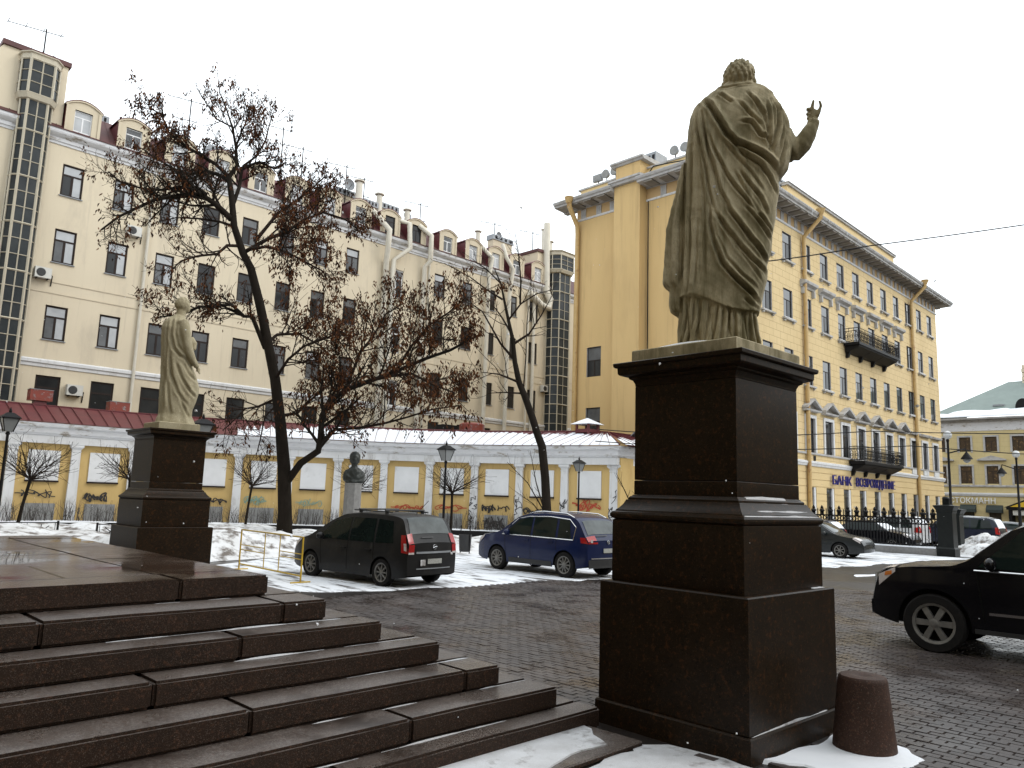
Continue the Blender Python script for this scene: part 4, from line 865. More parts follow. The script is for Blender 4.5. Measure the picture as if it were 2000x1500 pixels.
# plaster courses of the ground storey
for r in range(9):
    z0 = .55+r*.5; z1 = z0+.46; mb = MB(TY); u = XS+.02; n_ = 0
    blocked = [(c-YWID/2, c+YWID/2) for c in yc] if z1 > .95 and z0 < 3.48 else []
    for a, b in blocked+[(XE, XE)]:
        if a > u+.02: mb = MB(TY); mb.box((u, .001, z0), (min(a, XE-.02), .035, z1)); mb.build('plaster_course', yelb, yb)
        u = b
course('base_course', [(0, 0), (.09, 0), (.09, .5), (0, .54)], XS, XE, grtrim, TY, yb)
course('belt_course', [(.036, 4.96), (.12, 4.98), (.16, 5.12), (.20, 5.16), (.20, 5.28), (0, 5.36)], XS-.05, XE+.05, white, TY, yb)
course('sill_course', [(0, 5.80), (.10, 5.80), (.12, 5.88), (.12, 5.93), (0, 5.945)], XS, XE, grtrim, TY, yb)
for z in (14.1,): pass
fz = [(0, 21.98), (.05, 21.98), (.09, 22.05), (.09, 22.11), (.02, 22.115)]
course('frieze_ledge', fz, XS-.06, XE+.06, white, TY, yb); course('frieze_ledge', fz, YS, 28.44, white, TS, yb); course('frieze_ledge', fz, 30.59, YW, white, TS, yb)
course('frieze', [(-.2, 22.116), (.0, 22.116), (.0, 22.86), (-.2, 22.86)], XS, XE, yeltrim, TY, yb); course('frieze', [(-.2, 22.116), (0, 22.116), (0, 22.86), (-.2, 22.86)], YS, YW, yeltrim, TS, yb)
for i in range(40):
    u = XS+.35+i*1.09
    if u < XE-.4:
        m_ = MB(TY)
        for j in range(3): m_.box((u+j*.15, .002, 22.118), (u+j*.15+.12, .07, 22.70))
        m_.box((u-.02, .002, 22.702), (u+.44, .09, 22.78)); m_.build('triglyph', grtrim, yb)
for u in (23.9, 25.4, 26.9, 31.1, 32.3, 33.7):
    m_ = MB(TS)
    for j in range(3): m_.box((u+j*.15, .002, 22.118), (u+j*.15+.12, .07, 22.70))
    m_.box((u-.02, .002, 22.702), (u+.44, .09, 22.78)); m_.build('triglyph', grtrim, yb)
gz = [(-.3, 22.862), (.10, 22.862), (.14, 22.95), (1.18, 22.98), (1.20, 23.10), (1.30, 23.16), (1.36, 23.28), (1.36, 23.34), (-.3, 23.5)]
mb = MB(TY); mb.prism([(p, q) for p, q in gz], XS-1.36, XE+1.36, 0); mb.build('cornice', grtrim, yb)
mb = MB(TS); mb.prism([(p, q) for p, q in gz], YS+.01, 28.44, 0); mb.prism([(p, q) for p, q in gz], 30.59, YW+1.2, 0); mb.build('cornice', grtrim, yb)
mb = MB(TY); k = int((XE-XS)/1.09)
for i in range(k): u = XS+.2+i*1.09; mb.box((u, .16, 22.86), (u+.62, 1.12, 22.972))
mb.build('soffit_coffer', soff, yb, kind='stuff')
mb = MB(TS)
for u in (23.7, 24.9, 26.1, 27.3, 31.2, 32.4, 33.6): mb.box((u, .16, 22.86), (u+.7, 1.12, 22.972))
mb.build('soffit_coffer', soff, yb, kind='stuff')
mb = MB(TY); hr = random.Random(5)
for i in range(120):
    u = hr.uniform(XS-1, XE+1); L = hr.uniform(.08, .55) if hr.random() < .25 else hr.uniform(.05, .2); mb.tube([(u, 1.37, 23.30), (u, 1.37, 23.30-L)], [.035, .004], 4)
mb.build('icicle', whitegl, yb, kind='stuff')
# attic above the cornice
mb = MB(TY); mb.box((XS+.1, -.3, 23.4), (52.0, -10.9, 24.35)); mb.box((52.0, -.5, 23.4), (74.3, -10.8, 25.62)); mb.box((74.3, -.4, 23.4), (XE-2, -10.8, 24.15)); mb.build('attic', yelb, yb)
for a, b, d, z in ((XS, 52.2, -.15, 24.352), (51.85, 74.45, -.35, 25.622), (74.3, XE-1.8, -.25, 24.152)):
    m_ = MB(TY); m_.box((a, d, z), (b, d-.5, z+.16)); m_.box((a-.06, d+.08, z+.162), (b+.06, d-.6, z+.22)); m_.build('attic_coping', grtrim, yb)
m_ = MB(TS); m_.box((YS+.7, -.02, 24.352), (YW-.02, -.4, 24.48)); m_.build('attic_coping', grtrim, yb)
mb = MB(TY); mb.box((51.9, -1.0, 24.5), (53.2, -3.0, 26.05)); mb.box((51.8, -.9, 26.052), (53.3, -3.1, 26.2)); mb.build('chimney', tin, yb)
mb = MB(); mb.box((42.2, 28.8, 24.4), (43.6, 30.8, 26.3)); o = mb.build('chimney', tin, yb)
for i in range(5): mb = MB(); mb.box((42.19, 28.9+i*.36, 25.7), (42.198, 29.12+i*.36, 26.1)); mb.build('chimney_slot', iron, yb)
# sills, hoods, pediments
for c, a, h, i, j in wl:
    if j < 3:
        m_ = MB(TY); m_.box((c-.92, .002, a-.17), (c+.92, .20, a-.05)); m_.box((c-.80, .002, a-.30), (c-.62, .14, a-.172)); m_.box((c+.62, .002, a-.30), (c+.80, .14, a-.172)); o = m_.build('window_ledge', grtrim, yb)
        if (i*7+j) % 3 == 0:
            m_ = MB(TY); m_.box((c-.88, .03, a-.05), (c+.7, .19, a-.015)); link('ledge_snow', m_.mesh('ledge_snow', snow, 0, wloc(yb)), o, kind='stuff')
    if j == 3:
        m_ = MB(TY); e = .22
        m_.box((c-YWID/2-e, .002, a), (c-YWID/2, .09, a+h+e)); m_.box((c+YWID/2, .002, a), (c+YWID/2+e, .09, a+h+e)); m_.box((c-YWID/2, .002, a+h), (c+YWID/2, .09, a+h+e)); m_.build('window_surround', white, yb)
    if j == 4:
        m_ = MB(TY); m_.box((c+YWID/2-.30, -.14, a), (c+YWID/2-.004, .0, a+h-.004)); m_.build('window_reveal', white, yb)
for i in range(3, 10):
    c = yc[i]
    m_ = MB(TY); m_.prism([(0, 17.95), (.10, 17.95), (.14, 18.1), (.38, 18.22), (.42, 18.36), (.42, 18.42), (0, 18.52)], c-1.15, c+1.15, 0); m_.box((c-1.0, .002, 17.45), (c-.80, .22, 17.945)); m_.box((c+.80, .002, 17.45), (c+1.0, .22, 17.945)); m_.build('window_hood', grtrim, yb)
    m_ = MB(TY); z = 8.86
    m_.prism([(0, z), (.34, z+.02), (.38, z+.14), (0, z+.16)], c-1.22, c+1.22, 0)
    for s in (-1, 1):
        m_.add([(c+s*1.26, .0, z+.17), (c+s*1.26, .40, z+.17), (c, .40, z+.80), (c, 0, z+.80), (c+s*1.26, 0, z+.33), (c+s*1.26, .42, z+.33), (c, .42, z+.97), (c, 0, z+.97)], [(3, 2, 1, 0), (4, 5, 6, 7), (0, 1, 5, 4), (1, 2, 6, 5), (2, 3, 7, 6), (3, 0, 4, 7)])
    m_.prism([(c-.95, z+.165), (c+.95, z+.165), (c, z+.66)], -.02, .06, 1) if False else None
    m_.build('pediment', grtrim, yb)
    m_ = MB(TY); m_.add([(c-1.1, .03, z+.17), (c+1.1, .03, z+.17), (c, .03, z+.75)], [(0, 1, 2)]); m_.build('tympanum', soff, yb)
for i in range(10, 13):
    c = yc[i]; m_ = MB(TY); m_.prism([(0, 8.95), (.28, 8.98), (.34, 9.12), (.34, 9.18), (0, 9.26)], c-1.3, c+1.3, 0); m_.build('window_hood', grtrim, yb)
    for s in (-.55, .0, .55): pass
    m_ = MB(TY); m_.box((c-.7, .002, 5.36), (c+.7, .10, 5.79)); m_.build('window_apron', white, yb)
# balconies
def balcony(u0, u1, zf, dp, label_):
    b = link('balcony', None, yb, ((u0+u1)/2-62, YS-29, zf))
    m_ = MB(TY); m_.box((u0, .05, zf-.22), (u1, dp, zf)); m_.prism([(.05, zf-.75), (.05, zf-.222), (dp-.08, zf-.222), (dp-.12, zf-.34), (.35, zf-.70)], u0+.2, u1-.2, 0); m_.build('balcony_slab', iron, b)
    m_ = MB(TY)
    for i in range(4):
        u = u0+.5+i*(u1-u0-1)/3; m_.prism([(.02, zf-1.15), (.02, zf-.22), (dp-.15, zf-.22), (dp-.3, zf-.45), (.35, zf-.7), (.2, zf-1.1)], u-.14, u+.14, 0)
    m_.build('balcony_bracket', iron, b)
    m_ = MB(TY); h = 1.12
    path = [(u0+.06, .05), (u0+.06, dp-.06), (u1-.06, dp-.06), (u1-.06, .05)]
    for z in (zf+.08, zf+.9, zf+h): m_.tube([(a, d, z) for a, d in path], .028, 4)
    for a, c in zip(path, path[1:]):
        L = hypot(c[0]-a[0], c[1]-a[1]); n = max(2, int(L/.30))
        for i in range(n+1):
            t = i/n; p = (a[0]+(c[0]-a[0])*t, a[1]+(c[1]-a[1])*t); m_.tube([(p[0], p[1], zf), (p[0], p[1], zf+h)], .018, 4)
            if i < n:
                e = ((c[0]-a[0])/L, (c[1]-a[1])/L); q = (a[0]+(c[0]-a[0])*(t+.5/n), a[1]+(c[1]-a[1])*(t+.5/n))
                m_.tube([(q[0]+e[0]*.12*cos(k_*pi/5), q[1]+e[1]*.12*cos(k_*pi/5), zf+.48+.36*sin(k_*pi/5)) for k_ in range(11)], .02, 4)
                m_.tube([(q[0]+e[0]*.09*cos(k_*pi/4), q[1]+e[1]*.09*cos(k_*pi/4), zf+.48+.1*sin(k_*pi/4)) for k_ in range(9)], .02, 4)
    m_.build('balcony_rail', iron, b)
balcony(60.3, 69.3, 15.02, 1.25, ''); balcony(60.6, 69.2, 5.72, 1.25, '')
# rain pipes
for u in (53.05, 76.45):
    m_ = MB(TY); m_.tube([(u+.15, 1.45, 23.5), (u+.15, 1.45, 23.0), (u, .22, 21.75), (u, .2, 21.3), (u, .2, .2)], .15, 10); m_.tube([(u+.15, 1.45, 23.2), (u+.15, 1.45, 23.62)], [.16, .34], 10)
    m_.build('rain_pipe', pipe, yb, smooth=40)
m_ = MB(TS); m_.tube([(34.1, 1.45, 23.3), (34.1, 1.4, 22.7), (34.3, .25, 21.6), (34.3, .2, 21.0), (34.3, .2, .2)], .17, 10); m_.tube([(34.1, 1.45, 22.9), (34.1, 1.45, 23.35)], [.18, .34], 10); m_.build('rain_pipe', pipe, yb, smooth=40)
m_ = MB(TS); m_.tube([(28.3, .06, 22.0), (28.3, .06, 9)], .035, 5); m_.tube([(28.3, .3, 23.6), (27.6, .5, 24.1), (26.0, .3, 24.0), (25.0, .2, 23.9)], .04, 5); m_.build('wall_cable', iron, yb)
m_ = MB(TY); m_.box((54.2, .036, 5.38), (54.55, .05, 5.72)); m_.build('wall_vent', iron, yb)
m_ = MB(TY); m_.box((63.29-.62, -.30, .4), (63.29+.62, -.2, 3.4)); m_.build('street_door', pipe, yb)
# floodlights on the parapet
for k, (y, kind) in enumerate(((32.85, 1), (32.1, 0), (31.3, 0), (26.4, 0), (25.6, 0))):
    lab = ['square floodlight at the left end of the parapet', 'round floodlight second from the left, before the raised pier', 'round floodlight touching the left side of the raised pier', 'round floodlight farther right behind the tin chimney', 'round floodlight half hidden by the cloaked shoulder'][k]
    t = thing('floodlight', lab+' of the yellow corner house', 'floodlight', (XS-.1+.35, y, 24.48), 0, 'floodlights on the parapet of the corner house')
    m_ = MB()
    if kind: m_.box((-.15, -.38, .25), (.1, .38, .75))
    else: m_.lathe([(.05, .22), (.22, .14), (.33, -.12), (.33, -.18)], 18, (0, 0, .58), 'x')
    m_.build('lamp_head', tin, t, smooth=35, local=True)
    m_ = MB(); m_.tube([(.05, 0, 0), (.05, 0, .4)], .04, 6); m_.build('stand', iron, t, local=True)
    m_ = MB(); (m_.box((-.165, -.33, .3), (-.152, .33, .7)) if kind else m_.lathe([(.29, -.19), (.30, -.184)], 18, (0, 0, .58), 'x')); m_.build('lens', greyp, t, local=True)
# sign over the bank: separate letters standing off the wall
def text(s, size, m, depth, parent, name, T, u, d, z):
    cu = bpy.data.curves.new(name, 'FONT'); cu.body = s; cu.size = size; cu.extrude = depth; cu.resolution_u = 2
    o = bpy.data.objects.new(name, cu); C.objects.link(o); dg = bpy.context.evaluated_depsgraph_get(); me = bpy.data.meshes.new_from_object(o.evaluated_get(dg))
    bpy.data.objects.remove(o); wd = max(v.co.x for v in me.vertices)
    off = Vector(wloc(parent)) if parent else Vector((0, 0, 0))
    for v in me.vertices: v.co = Vector(T(u+v.co.x, d-v.co.z+depth, z+v.co.y))-off
    me.materials.clear(); me.materials.append(m); me.update(); return link(name, me, parent), wd
sg = thing('bank_sign', 'row of blue block letters on the yellow front under the lower balcony', 'sign', TY(62, .05, 3.6))
def fit(s, u0, u1, size, T, d, z, m, parent):
    _, wd = text(s, size, m, .05, parent, 'sign_letters', lambda u, d_, z_: T(u0+(u-u0)*k_[0], d_, z_), u0, d, z); return wd
k_ = [1.0]; w1, w2 = None, None
for s, u0, u1 in (('БАНК', 56.9, 60.4), ('ВОЗРОЖДЕНИЕ', 61.4, 69.9)):
    cu = bpy.data.curves.new('t', 'FONT'); cu.body = s; cu.size = .95; o = bpy.data.objects.new('t', cu); C.objects.link(o); bpy.context.view_layer.update(); k_[0] = (u1-u0)/max(.1, o.dimensions.x); bpy.data.objects.remove(o)
    fit(s, u0, u1, .95, TY, .16, 3.78, bluel, sg)
# ---------------------------------------------------------------- the far yellow house with the green roof: front in the plane x = 105
XF = 105.0; TF = lambda u, d, z: (XF-d, u, z)
fb = thing('far_house', 'distant pale yellow three storey house with green snowy roof at the right edge', 'building', (XF+7, 18, 0))
fc = [29.3-2.78*k for k in range(11)]; fr_ = [(9.35, 11.1), (5.5, 7.6), (.6, 2.75)]; fh = []; fw = []
for i, c in enumerate(fc):
    for j, (a, b) in enumerate(fr_):
        if j == 2 and i in (3, 4): continue
        fh.append((c-.62, c+.62, a, b)); fw.append((c, a, b-a, i, j))
mb = MB(TF); wall(mb, -2, 40, -1, 11.85, fh, 0, .2, 1); mb.build('wall', [far_yel, reveal], fb)
for c, a, h, i, j in fw: window(fb, TF(c, -.16, a), -pi/2, 1.24, h, brownf, (far_win, far_win, far_win) if j < 2 else (glassm, glass, glass), .3, f=.06)
for c, a, h, i, j in fw:
    if j < 2:
        m_ = MB(TF); e = .2; m_.box((c-.62-e, .002, a-.1), (c-.62, .08, a+h+e)); m_.box((c+.62, .002, a-.1), (c+.62+e, .08, a+h+e)); m_.box((c-.62, .002, a+h), (c+.62, .08, a+h+e)); m_.build('window_surround', grtrim, fb)
    if j == 1 and i % 2 == 0:
        m_ = MB(TF); m_.prism([(c-1.5, 8.25), (c+1.5, 8.25), (c+1.5, 8.4), (c, 8.85), (c-1.5, 8.4)], .002, .4, 1); m_.build('pediment', grtrim, fb)
    if j == 2 and i < 3:
        m_ = MB(TF); m_.prism([(.0, 2.1), (.55, 2.1), (.55, 2.45), (.0, 3.0)], c-.85, c+.85, 0); m_.build('awning', awn, fb)
course('belt_course', [(0, 4.0), (.12, 4.02), (.2, 4.2), (.2, 4.36), (0, 4.42)], -2, 40, white, TF, fb); course('sill_course', [(0, 5.1), (.12, 5.12), (.14, 5.3), (0, 5.36)], -2, 40, grtrim, TF, fb)
course('frieze', [(0, 11.852), (.06, 11.852), (.06, 12.9), (0, 12.9)], -2, 40, whited, TF, fb); course('cornice', [(-.2, 12.902), (.15, 12.902), (.3, 13.1), (.8, 13.2), (.85, 13.4), (-.2, 13.5)], -2, 40, grtrim, TF, fb)
mb = MB(TF); mb.quad((31.0, .8, 13.5), (-2, .8, 13.5), (-2, -7, 18.6), (23, -7, 18.6)); mb.quad((31.0, .8, 13.5), (23, -7, 18.6), (31, -13, 13.5)); mb.build('hip_roof', greenroof, fb)
mb = MB(TF)
for i in range(26): u = 30-i*1.2; mb.quad((u, .78, 13.54), (u-.05, .78, 13.54), (u-.05-.0, -min(7, (31-u)*.98), 13.54+min(7, (31-u)*.98)*.654), (u, -min(7, (31-u)*.98), 13.54+min(7, (31-u)*.98)*.654))
mb.build('roof_seam', greenroof, fb, kind='stuff')
mb = MB(TF); R = []
for i in range(60):
    u = 30.4-i*.55; k = .9+.55*fbm(u, 1, 1.6, 2)+(.5 if 4 < i < 24 else 0); R.append([(u, .84, 13.52), (u, .80, 13.66), (u, .78-k*.6, 13.72+k*.36), (u, .78-k, 13.54+k*.655)])
mb.rings(R); mb.build('roof_snow', snow, fb, kind='stuff')
mb = MB(TF)
for i in range(5): mb.box((21.4+.06*(i % 2), -6.5+.06*(i % 2), 18.1+i*.5), (17.5-.06*(i % 2), -8-.06*(i % 2), 18.55+i*.5))
mb.build('chimney', cream, fb)
mb = MB(TF); mb.box((23.6, -1.2, 14.9), (22.4, -1.9, 15.1)); mb.build('skylight', tin, fb)
mb = MB(TF); mb.prism([(20.4+.75*cos(pi*i/10), 14.6+1.0*sin(pi*i/10)) for i in range(11)]+[(19.65, 14.0), (21.15, 14.0)], -.6, -3, 1); mb.build('round_dormer', iron, fb)
s2 = thing('store_sign', 'white capital letters on the far yellow house', 'sign', TF(26.6, .1, 3.2))
cu = bpy.data.curves.new('t', 'FONT'); cu.body = 'СТОКМАНН'; cu.size = .95; o = bpy.data.objects.new('t', cu); C.objects.link(o); bpy.context.view_layer.update(); k2 = 4.9/max(.1, o.dimensions.x); bpy.data.objects.remove(o)
text('СТОКМАНН', .95, whitel, .05, s2, 'sign_letters', lambda u, d_, z_: TF(28.55-(u)*k2, d_, z_), 0, .12, 3.15)
ent = thing('store_entrance', 'small gabled entrance porch with a yellow gable sign before the far house', 'porch', TF(20.3, .8, 0))
mb = MB(TF); mb.box((22.0, .05, -.5), (21.7, 1.8, 2.5)); mb.box((18.6, .05, -.5), (18.3, 1.8, 2.5)); mb.box((22.2, .05, 2.5), (18.1, 1.85, 2.75)); mb.build('porch_frame', iron, ent)
mb = MB(TF); mb.prism([(22.4, 2.76), (17.9, 2.76), (20.15, 3.75)], .05, 1.9, 1); mb.build('porch_gable', iron, ent)
mb = MB(TF); mb.prism([(21.8, 2.84), (18.5, 2.84), (20.15, 3.55)], 1.905, 1.93, 1); mb.build('gable_sign', yelsign, ent)
mb = MB(TF); mb.box((21.6, 1.6, 1.9), (18.7, 1.7, 2.45)); mb.build('porch_panel', acw, ent)
mb = MB(TF); mb.box((20.3, 2.1, 4.2), (18.6, 2.3, 5.0)); mb.build('hanging_sign', yelsign, ent)
# ================================================================ what closes the square behind the viewer: the church front and the twin house
# (out of the picture; they stand there and take their share of the sky from the steps and pedestals)
churchm = mat('church_stucco', (.36, .29, .18), .85, (.31, .25, .155), .5, bump=.003, bsc=20)
def block(name, x0, y0, x1, y1, h, axis, side, n, storeys):
    mb = MB(); mb.box((x0, y0, 0), (x1, y1, h)); o = mb.build(name, churchm); o['kind'] = 'structure'
    mb = MB()
    L = (y1-y0) if axis == 'y' else (x1-x0); f = (x1 if side > 0 else x0) if axis == 'y' else (y1 if side > 0 else y0)
    P = lambda u, d, z: (f+side*d, y0+u, z) if axis == 'y' else (x0+u, f+side*d, z)
    for i in range(n):
        c = L*(i+.5)/n
        for k in range(storeys):
            z = 2+k*(h-3)/storeys; q = MB(P); q.box((c-.75, .01, z), (c+.75, .05, z+(h-3)/storeys*.62)); mb.add(q.v, q.f)
    mb.build('window', glass, o)
    q = MB(P); q.box((-.8, .01, h-1.2), (L+.8, .9, h-.2)); q.build('cornice', grtrim, o)
block('church_front', -16, -14, -3.2, 38, 19, 'y', 1, 9, 2)
block('twin_house', -3.1, -46, 60, -26, 22, 'x', 1, 16, 4)
block('street_front', 105, -70, 118, -2.1, 16, 'y', -1, 18, 3)
# ================================================================ the low yellow gallery that curves round the garden
gal = thing('garden_gallery', 'low curved yellow gallery with white pilasters, blank white panels and a snowy sheet roof', 'gallery', (20, 44, 0))
NP = len(PAV)
def nrm(i):
    a, b = PAV[max(0, i-1)], PAV[min(NP-1, i+1)]; d = Vector((b[0]-a[0], b[1]-a[1])).normalized(); return Vector((d.y, -d.x))   # outward, towards the garden
def frame(i):
    """local frame of bay i: u along the bay, d outward"""
    a, b = Vector(PAV[i]), Vector(PAV[i+1]); e = (b-a); L = e.length; e /= L; n = Vector((e.y, -e.x))
    return a, e, n, L
def TG(i):
    a, e, n, L = frame(i)
    return (lambda u, d, z: (a.x+e.x*u+n.x*d, a.y+e.y*u+n.y*d, z)), L
def sweep(name, prof, m, P=None, parent=gal, closed=False):
    """moulding swept along the curved wall; prof (d, z)"""
    P = P or PAV; R = []
    for i, p in enumerate(P):
        a, b = P[max(0, i-1)], P[min(len(P)-1, i+1)]; d = Vector((b[0]-a[0], b[1]-a[1])).normalized(); n = Vector((d.y, -d.x))
        if i == len(P)-1 and P is EXT: pass
        R.append([(p[0]+n.x*q, p[1]+n.y*q, z) for q, z in prof])
    mb = MB(); mb.rings(R); return mb.build(name, m, parent)
EXT = PAV+[(40.3, 25.55)]
def corner_sweep(name, prof, m):
    R = []
    for i, p in enumerate(PAV):
        n = nrm(i) if i < NP-1 else nrm(NP-1)
        if i == NP-1:
            q0 = Vector((n.x, n.y)); q1 = Vector((0.0, -1.0)); h = (q0+q1); n = h/ (h.length**2/2)
        R.append([(p[0]+n.x*q, p[1]+n.y*q, z) for q, z in prof])
    R.append([(40.3, 25.55-q, z) for q, z in prof])
    mb = MB(); mb.rings(R); return mb.build(name, m, gal)
corner_sweep('architrave', [(.06, 4.03), (.30, 4.03), (.30, 4.42), (.06, 4.42)], white)
corner_sweep('cornice', [(.06, 4.424), (.33, 4.424), (.36, 4.46), (.37, 4.50), (.40, 4.505), (.44, 4.56), (.50, 4.80), (.62, 4.86), (.66, 4.98), (.66, 5.05), (.06, 5.05)], whited)
pan = None
for i in range(NP-1):
    T, L = TG(i); w = MB(T); w.box((0, -.3, 0), (L, 0, 4.424)); w.build('bay_wall', ochre, gal)
    c = L/2; pw = .72
    m_ = MB(T); m_.box((c-pw, .002, 2.16), (c+pw, .07, 3.68)); m_.build('blank_panel', paneln, gal)
    m_ = MB(T); m_.box((c-pw-.03, .002, 2.07), (c+pw+.03, .14, 2.155)); m_.build('panel_sill', brownf, gal)
    m_ = MB(T); m_.box((c-pw, .002, 0), (c+pw, .05, 1.0)); m_.build('grey_panel', greyp, gal)
    for s in (0, 1):                                                      # rounded shadow corners of the yellow field beside the capitals
        pass
T, L = None, None
mb = MB(); mb.box((PAV[-1][0]+.02, 25.56, 0), (40.3, 25.86, 4.424)); mb.build('bay_wall', ochre, gal)
mb = MB(); mb.box((36.4, 25.50, 0), (37.9, 25.558, 3.1)); mb.build('dark_door', iron, gal)
def pilaster(x, y, n, k=1.0):
    e = Vector((-n.y, n.x)); f = lambda u, d, z: (x+e.x*u+n.x*d, y+e.y*u+n.y*d, z)
    m_ = MB(f); R = []
    for z, w, d in ((0, .34, .24), (.2, .34, .24), (3.62, .285, .20), (3.66, .31, .22), (3.70, .31, .22), (3.72, .29, .205), (3.80, .29, .205), (3.82, .33, .24), (3.88, .40, .29), (3.90, .44, .32), (4.02, .44, .32)):
        w *= .72; R.append([(-w*k, -.05, z), (w*k, -.05, z), (w*k, d, z), (-w*k, d, z)])
    m_.rings(R); return m_.build('pilaster', white, gal)
for i in range(NP-1): pilaster(PAV[i][0], PAV[i][1], nrm(i))
pilaster(PAV[-1][0]+.15, PAV[-1][1]+.1, nrm(NP-1), 1.1); pilaster(PAV[-1][0]+.28, PAV[-1][1]-.06, Vector((.02, -1)), .85)
# roof: sheets between standing seams, one object each
def along(P, q):
    k = 0
    for a, b in zip(P, P[1:]):
        L = hypot(b[0]-a[0], b[1]-a[1])
        if q <= k+L+1e-9: f = (q-k)/L; return (a[0]+(b[0]-a[0])*f, a[1]+(b[1]-a[1])*f)
        k += L
    return P[-1]
EV = [(p[0]+nrm(i).x*.70, p[1]+nrm(i).y*.70) for i, p in enumerate(PAV[:-1])]+[(PAV[-1][0]-.55, PAV[-1][1]-.72)]
RG = [(p[0]-nrm(i).x*3.1, p[1]-nrm(i).y*3.1) for i, p in enumerate(PAV[:-1])]; RG[-1] = (36.55, 29.2); RG = RG[:-1]+[RG[-1], (37.35, 28.9)]
LE = sum(hypot(b[0]-a[0], b[1]-a[1]) for a, b in zip(EV, EV[1:])); NS = 76; ep = lerpPL(EV, NS*3); rp_ = []
def match(i):                                                        # ridge point belonging to an eave point
    q = i/(NS*3); d = [0]
    for a, b in zip(EV, EV[1:]): d.append(d[-1]+hypot(b[0]-a[0], b[1]-a[1]))
    x = q*d[-1]; k = max(0, min(len(d)-2, next((j for j in range(len(d)-1) if d[j+1] >= x-1e-9), len(d)-2))); f = (x-d[k])/(d[k+1]-d[k])
    return (RG[k][0]+(RG[k+1][0]-RG[k][0])*f, RG[k][1]+(RG[k+1][1]-RG[k][1])*f)
rp_ = [match(i) for i in range(NS*3+1)]; ZE, ZR = 5.07, 6.2
for s in range(NS):
    m_ = MB(); a, b = s*3, s*3+3
    m_.rings([[(*ep[i], ZE), (*rp_[i], ZR)] for i in range(a, b+1)], False, False)
    x0, x1 = ep[b], rp_[b]; m_.quad((*x0, ZE), (*x1, ZR), (*x1, ZR+.07), (*x0, ZE+.07)); m_.quad((x0[0]+.03, x0[1], ZE+.07), (x1[0]+.03, x1[1], ZR+.07), (x1[0], x1[1], ZR+.07), (x0[0], x0[1], ZE+.07))
    m_.build('roof_sheet', redroof, gal)
    X = ep[a][0]                                                     # snow lies on the sheets from the middle to the right
    if X > 19.5:
        cov = .93 if X < 31 else .86-.045*(X-31)+.10*fbm(s, 2, 1.9, 1)
        if X < 24: cov = .30+.25*rnd.random()+(X-19.5)*.09
        R = []; rg = .26 if cov < .8 else .09
        for i8 in range(11):
            q = a+(b-a)*i8/10; i = min(b-1, int(q)); fr_i = q-i
            f0, f1 = .015, max(.05, min(.97, cov+rg*fbm(q*1.3, s, 2.1, 3)+rg*.5*rnd.uniform(-1, 1)))
            ea = [ep[i][k]+(ep[i+1][k]-ep[i][k])*fr_i for k in (0, 1)]; ra_ = [rp_[i][k]+(rp_[i+1][k]-rp_[i][k])*fr_i for k in (0, 1)]
            mix = lambda f, dz, ea=ea, ra_=ra_: (ea[0]+(ra_[0]-ea[0])*f, ea[1]+(ra_[1]-ea[1])*f, ZE+(ZR-ZE)*f+dz)
            R.append([mix(f0, .004), mix(f0+.01, .045), mix(f1*.5, .05), mix(f1-.03, .035), mix(f1, .004)])
        k = MB(); k.rings([[tuple(Vector(p)+(Vector(q)-Vector(p))*t for p in [pp])[0] for pp, q in zip(R[0], R[-1])] for t in (.05, .35, .65, .93)] if False else [[(p[0]*.97+q[0]*.03, p[1]*.97+q[1]*.03, p[2]) for p, q in zip(R[0], R[1])]]+R[1:-1]+[[(p[0]*.9+q[0]*.1, p[1]*.9+q[1]*.1, p[2]) for p, q in zip(R[-1], R[-2])]], False, False)
        k.build('roof_snow', snow, gal, kind='stuff')
mb = MB(); E1, R1 = EV[-1], rp_[-1]
for s in range(9):
    xa, xb = E1[0]+(40.6-E1[0])*s/9, E1[0]+(40.6-E1[0])*(s+1)/9; ya = yb_ = 24.83
    ra = (max(R1[0], R1[0]+(40.6-R1[0])*(s-3)/6), R1[1]); rb = (max(R1[0], R1[0]+(40.6-R1[0])*(s-2)/6), R1[1])
    m_ = MB(); m_.quad((xa, ya, ZE), (xb, ya, ZE), (*rb, ZR), (*ra, ZR)); m_.quad((xb, ya, ZE), (*rb, ZR), (*rb, ZR+.06), (xb, ya, ZE+.06)); m_.build('roof_sheet', redroof, gal)
    f = .5; L_ = lambda p, q, t: tuple(p[i]+(q[i]-p[i])*t for i in range(3))
    P0, P1, Q0, Q1 = (xa+.05, ya, ZE+.03), (xb-.05, ya, ZE+.03), (*ra, ZR+.03), (*rb, ZR+.03)
    k = MB(); c0, c1 = .35+.2*fbm(s, 1, 3, 2), .35+.2*fbm(s, 4, 3, 2); k.quad(L_(P0, Q0, .02), L_(P1, Q1, .02), L_(P1, Q1, c1+.2), L_(P0, Q0, c0+.2)); k.build('roof_snow', snow, gal, kind='stuff')
m_ = MB(); m_.tube([(*p, ZR+.03) for p in rp_[::4]]+[(40.6, R1[1], ZR+.03)], .05, 5); m_.tube([(*E1, ZE+.04), (*R1, ZR+.04)], .05, 5); m_.build('ridge_cap', redroof, gal)
m_ = MB(); m_.rings([[(*p, ZE-.02), (*p, ZE+.0)] for p in ep[::3]], False, False)
sweep('rear_wall', [(-3.1, 0), (-3.1, 6.15), (-3.0, 6.15), (-3.0, 0)], ochre, PAV[:-1])
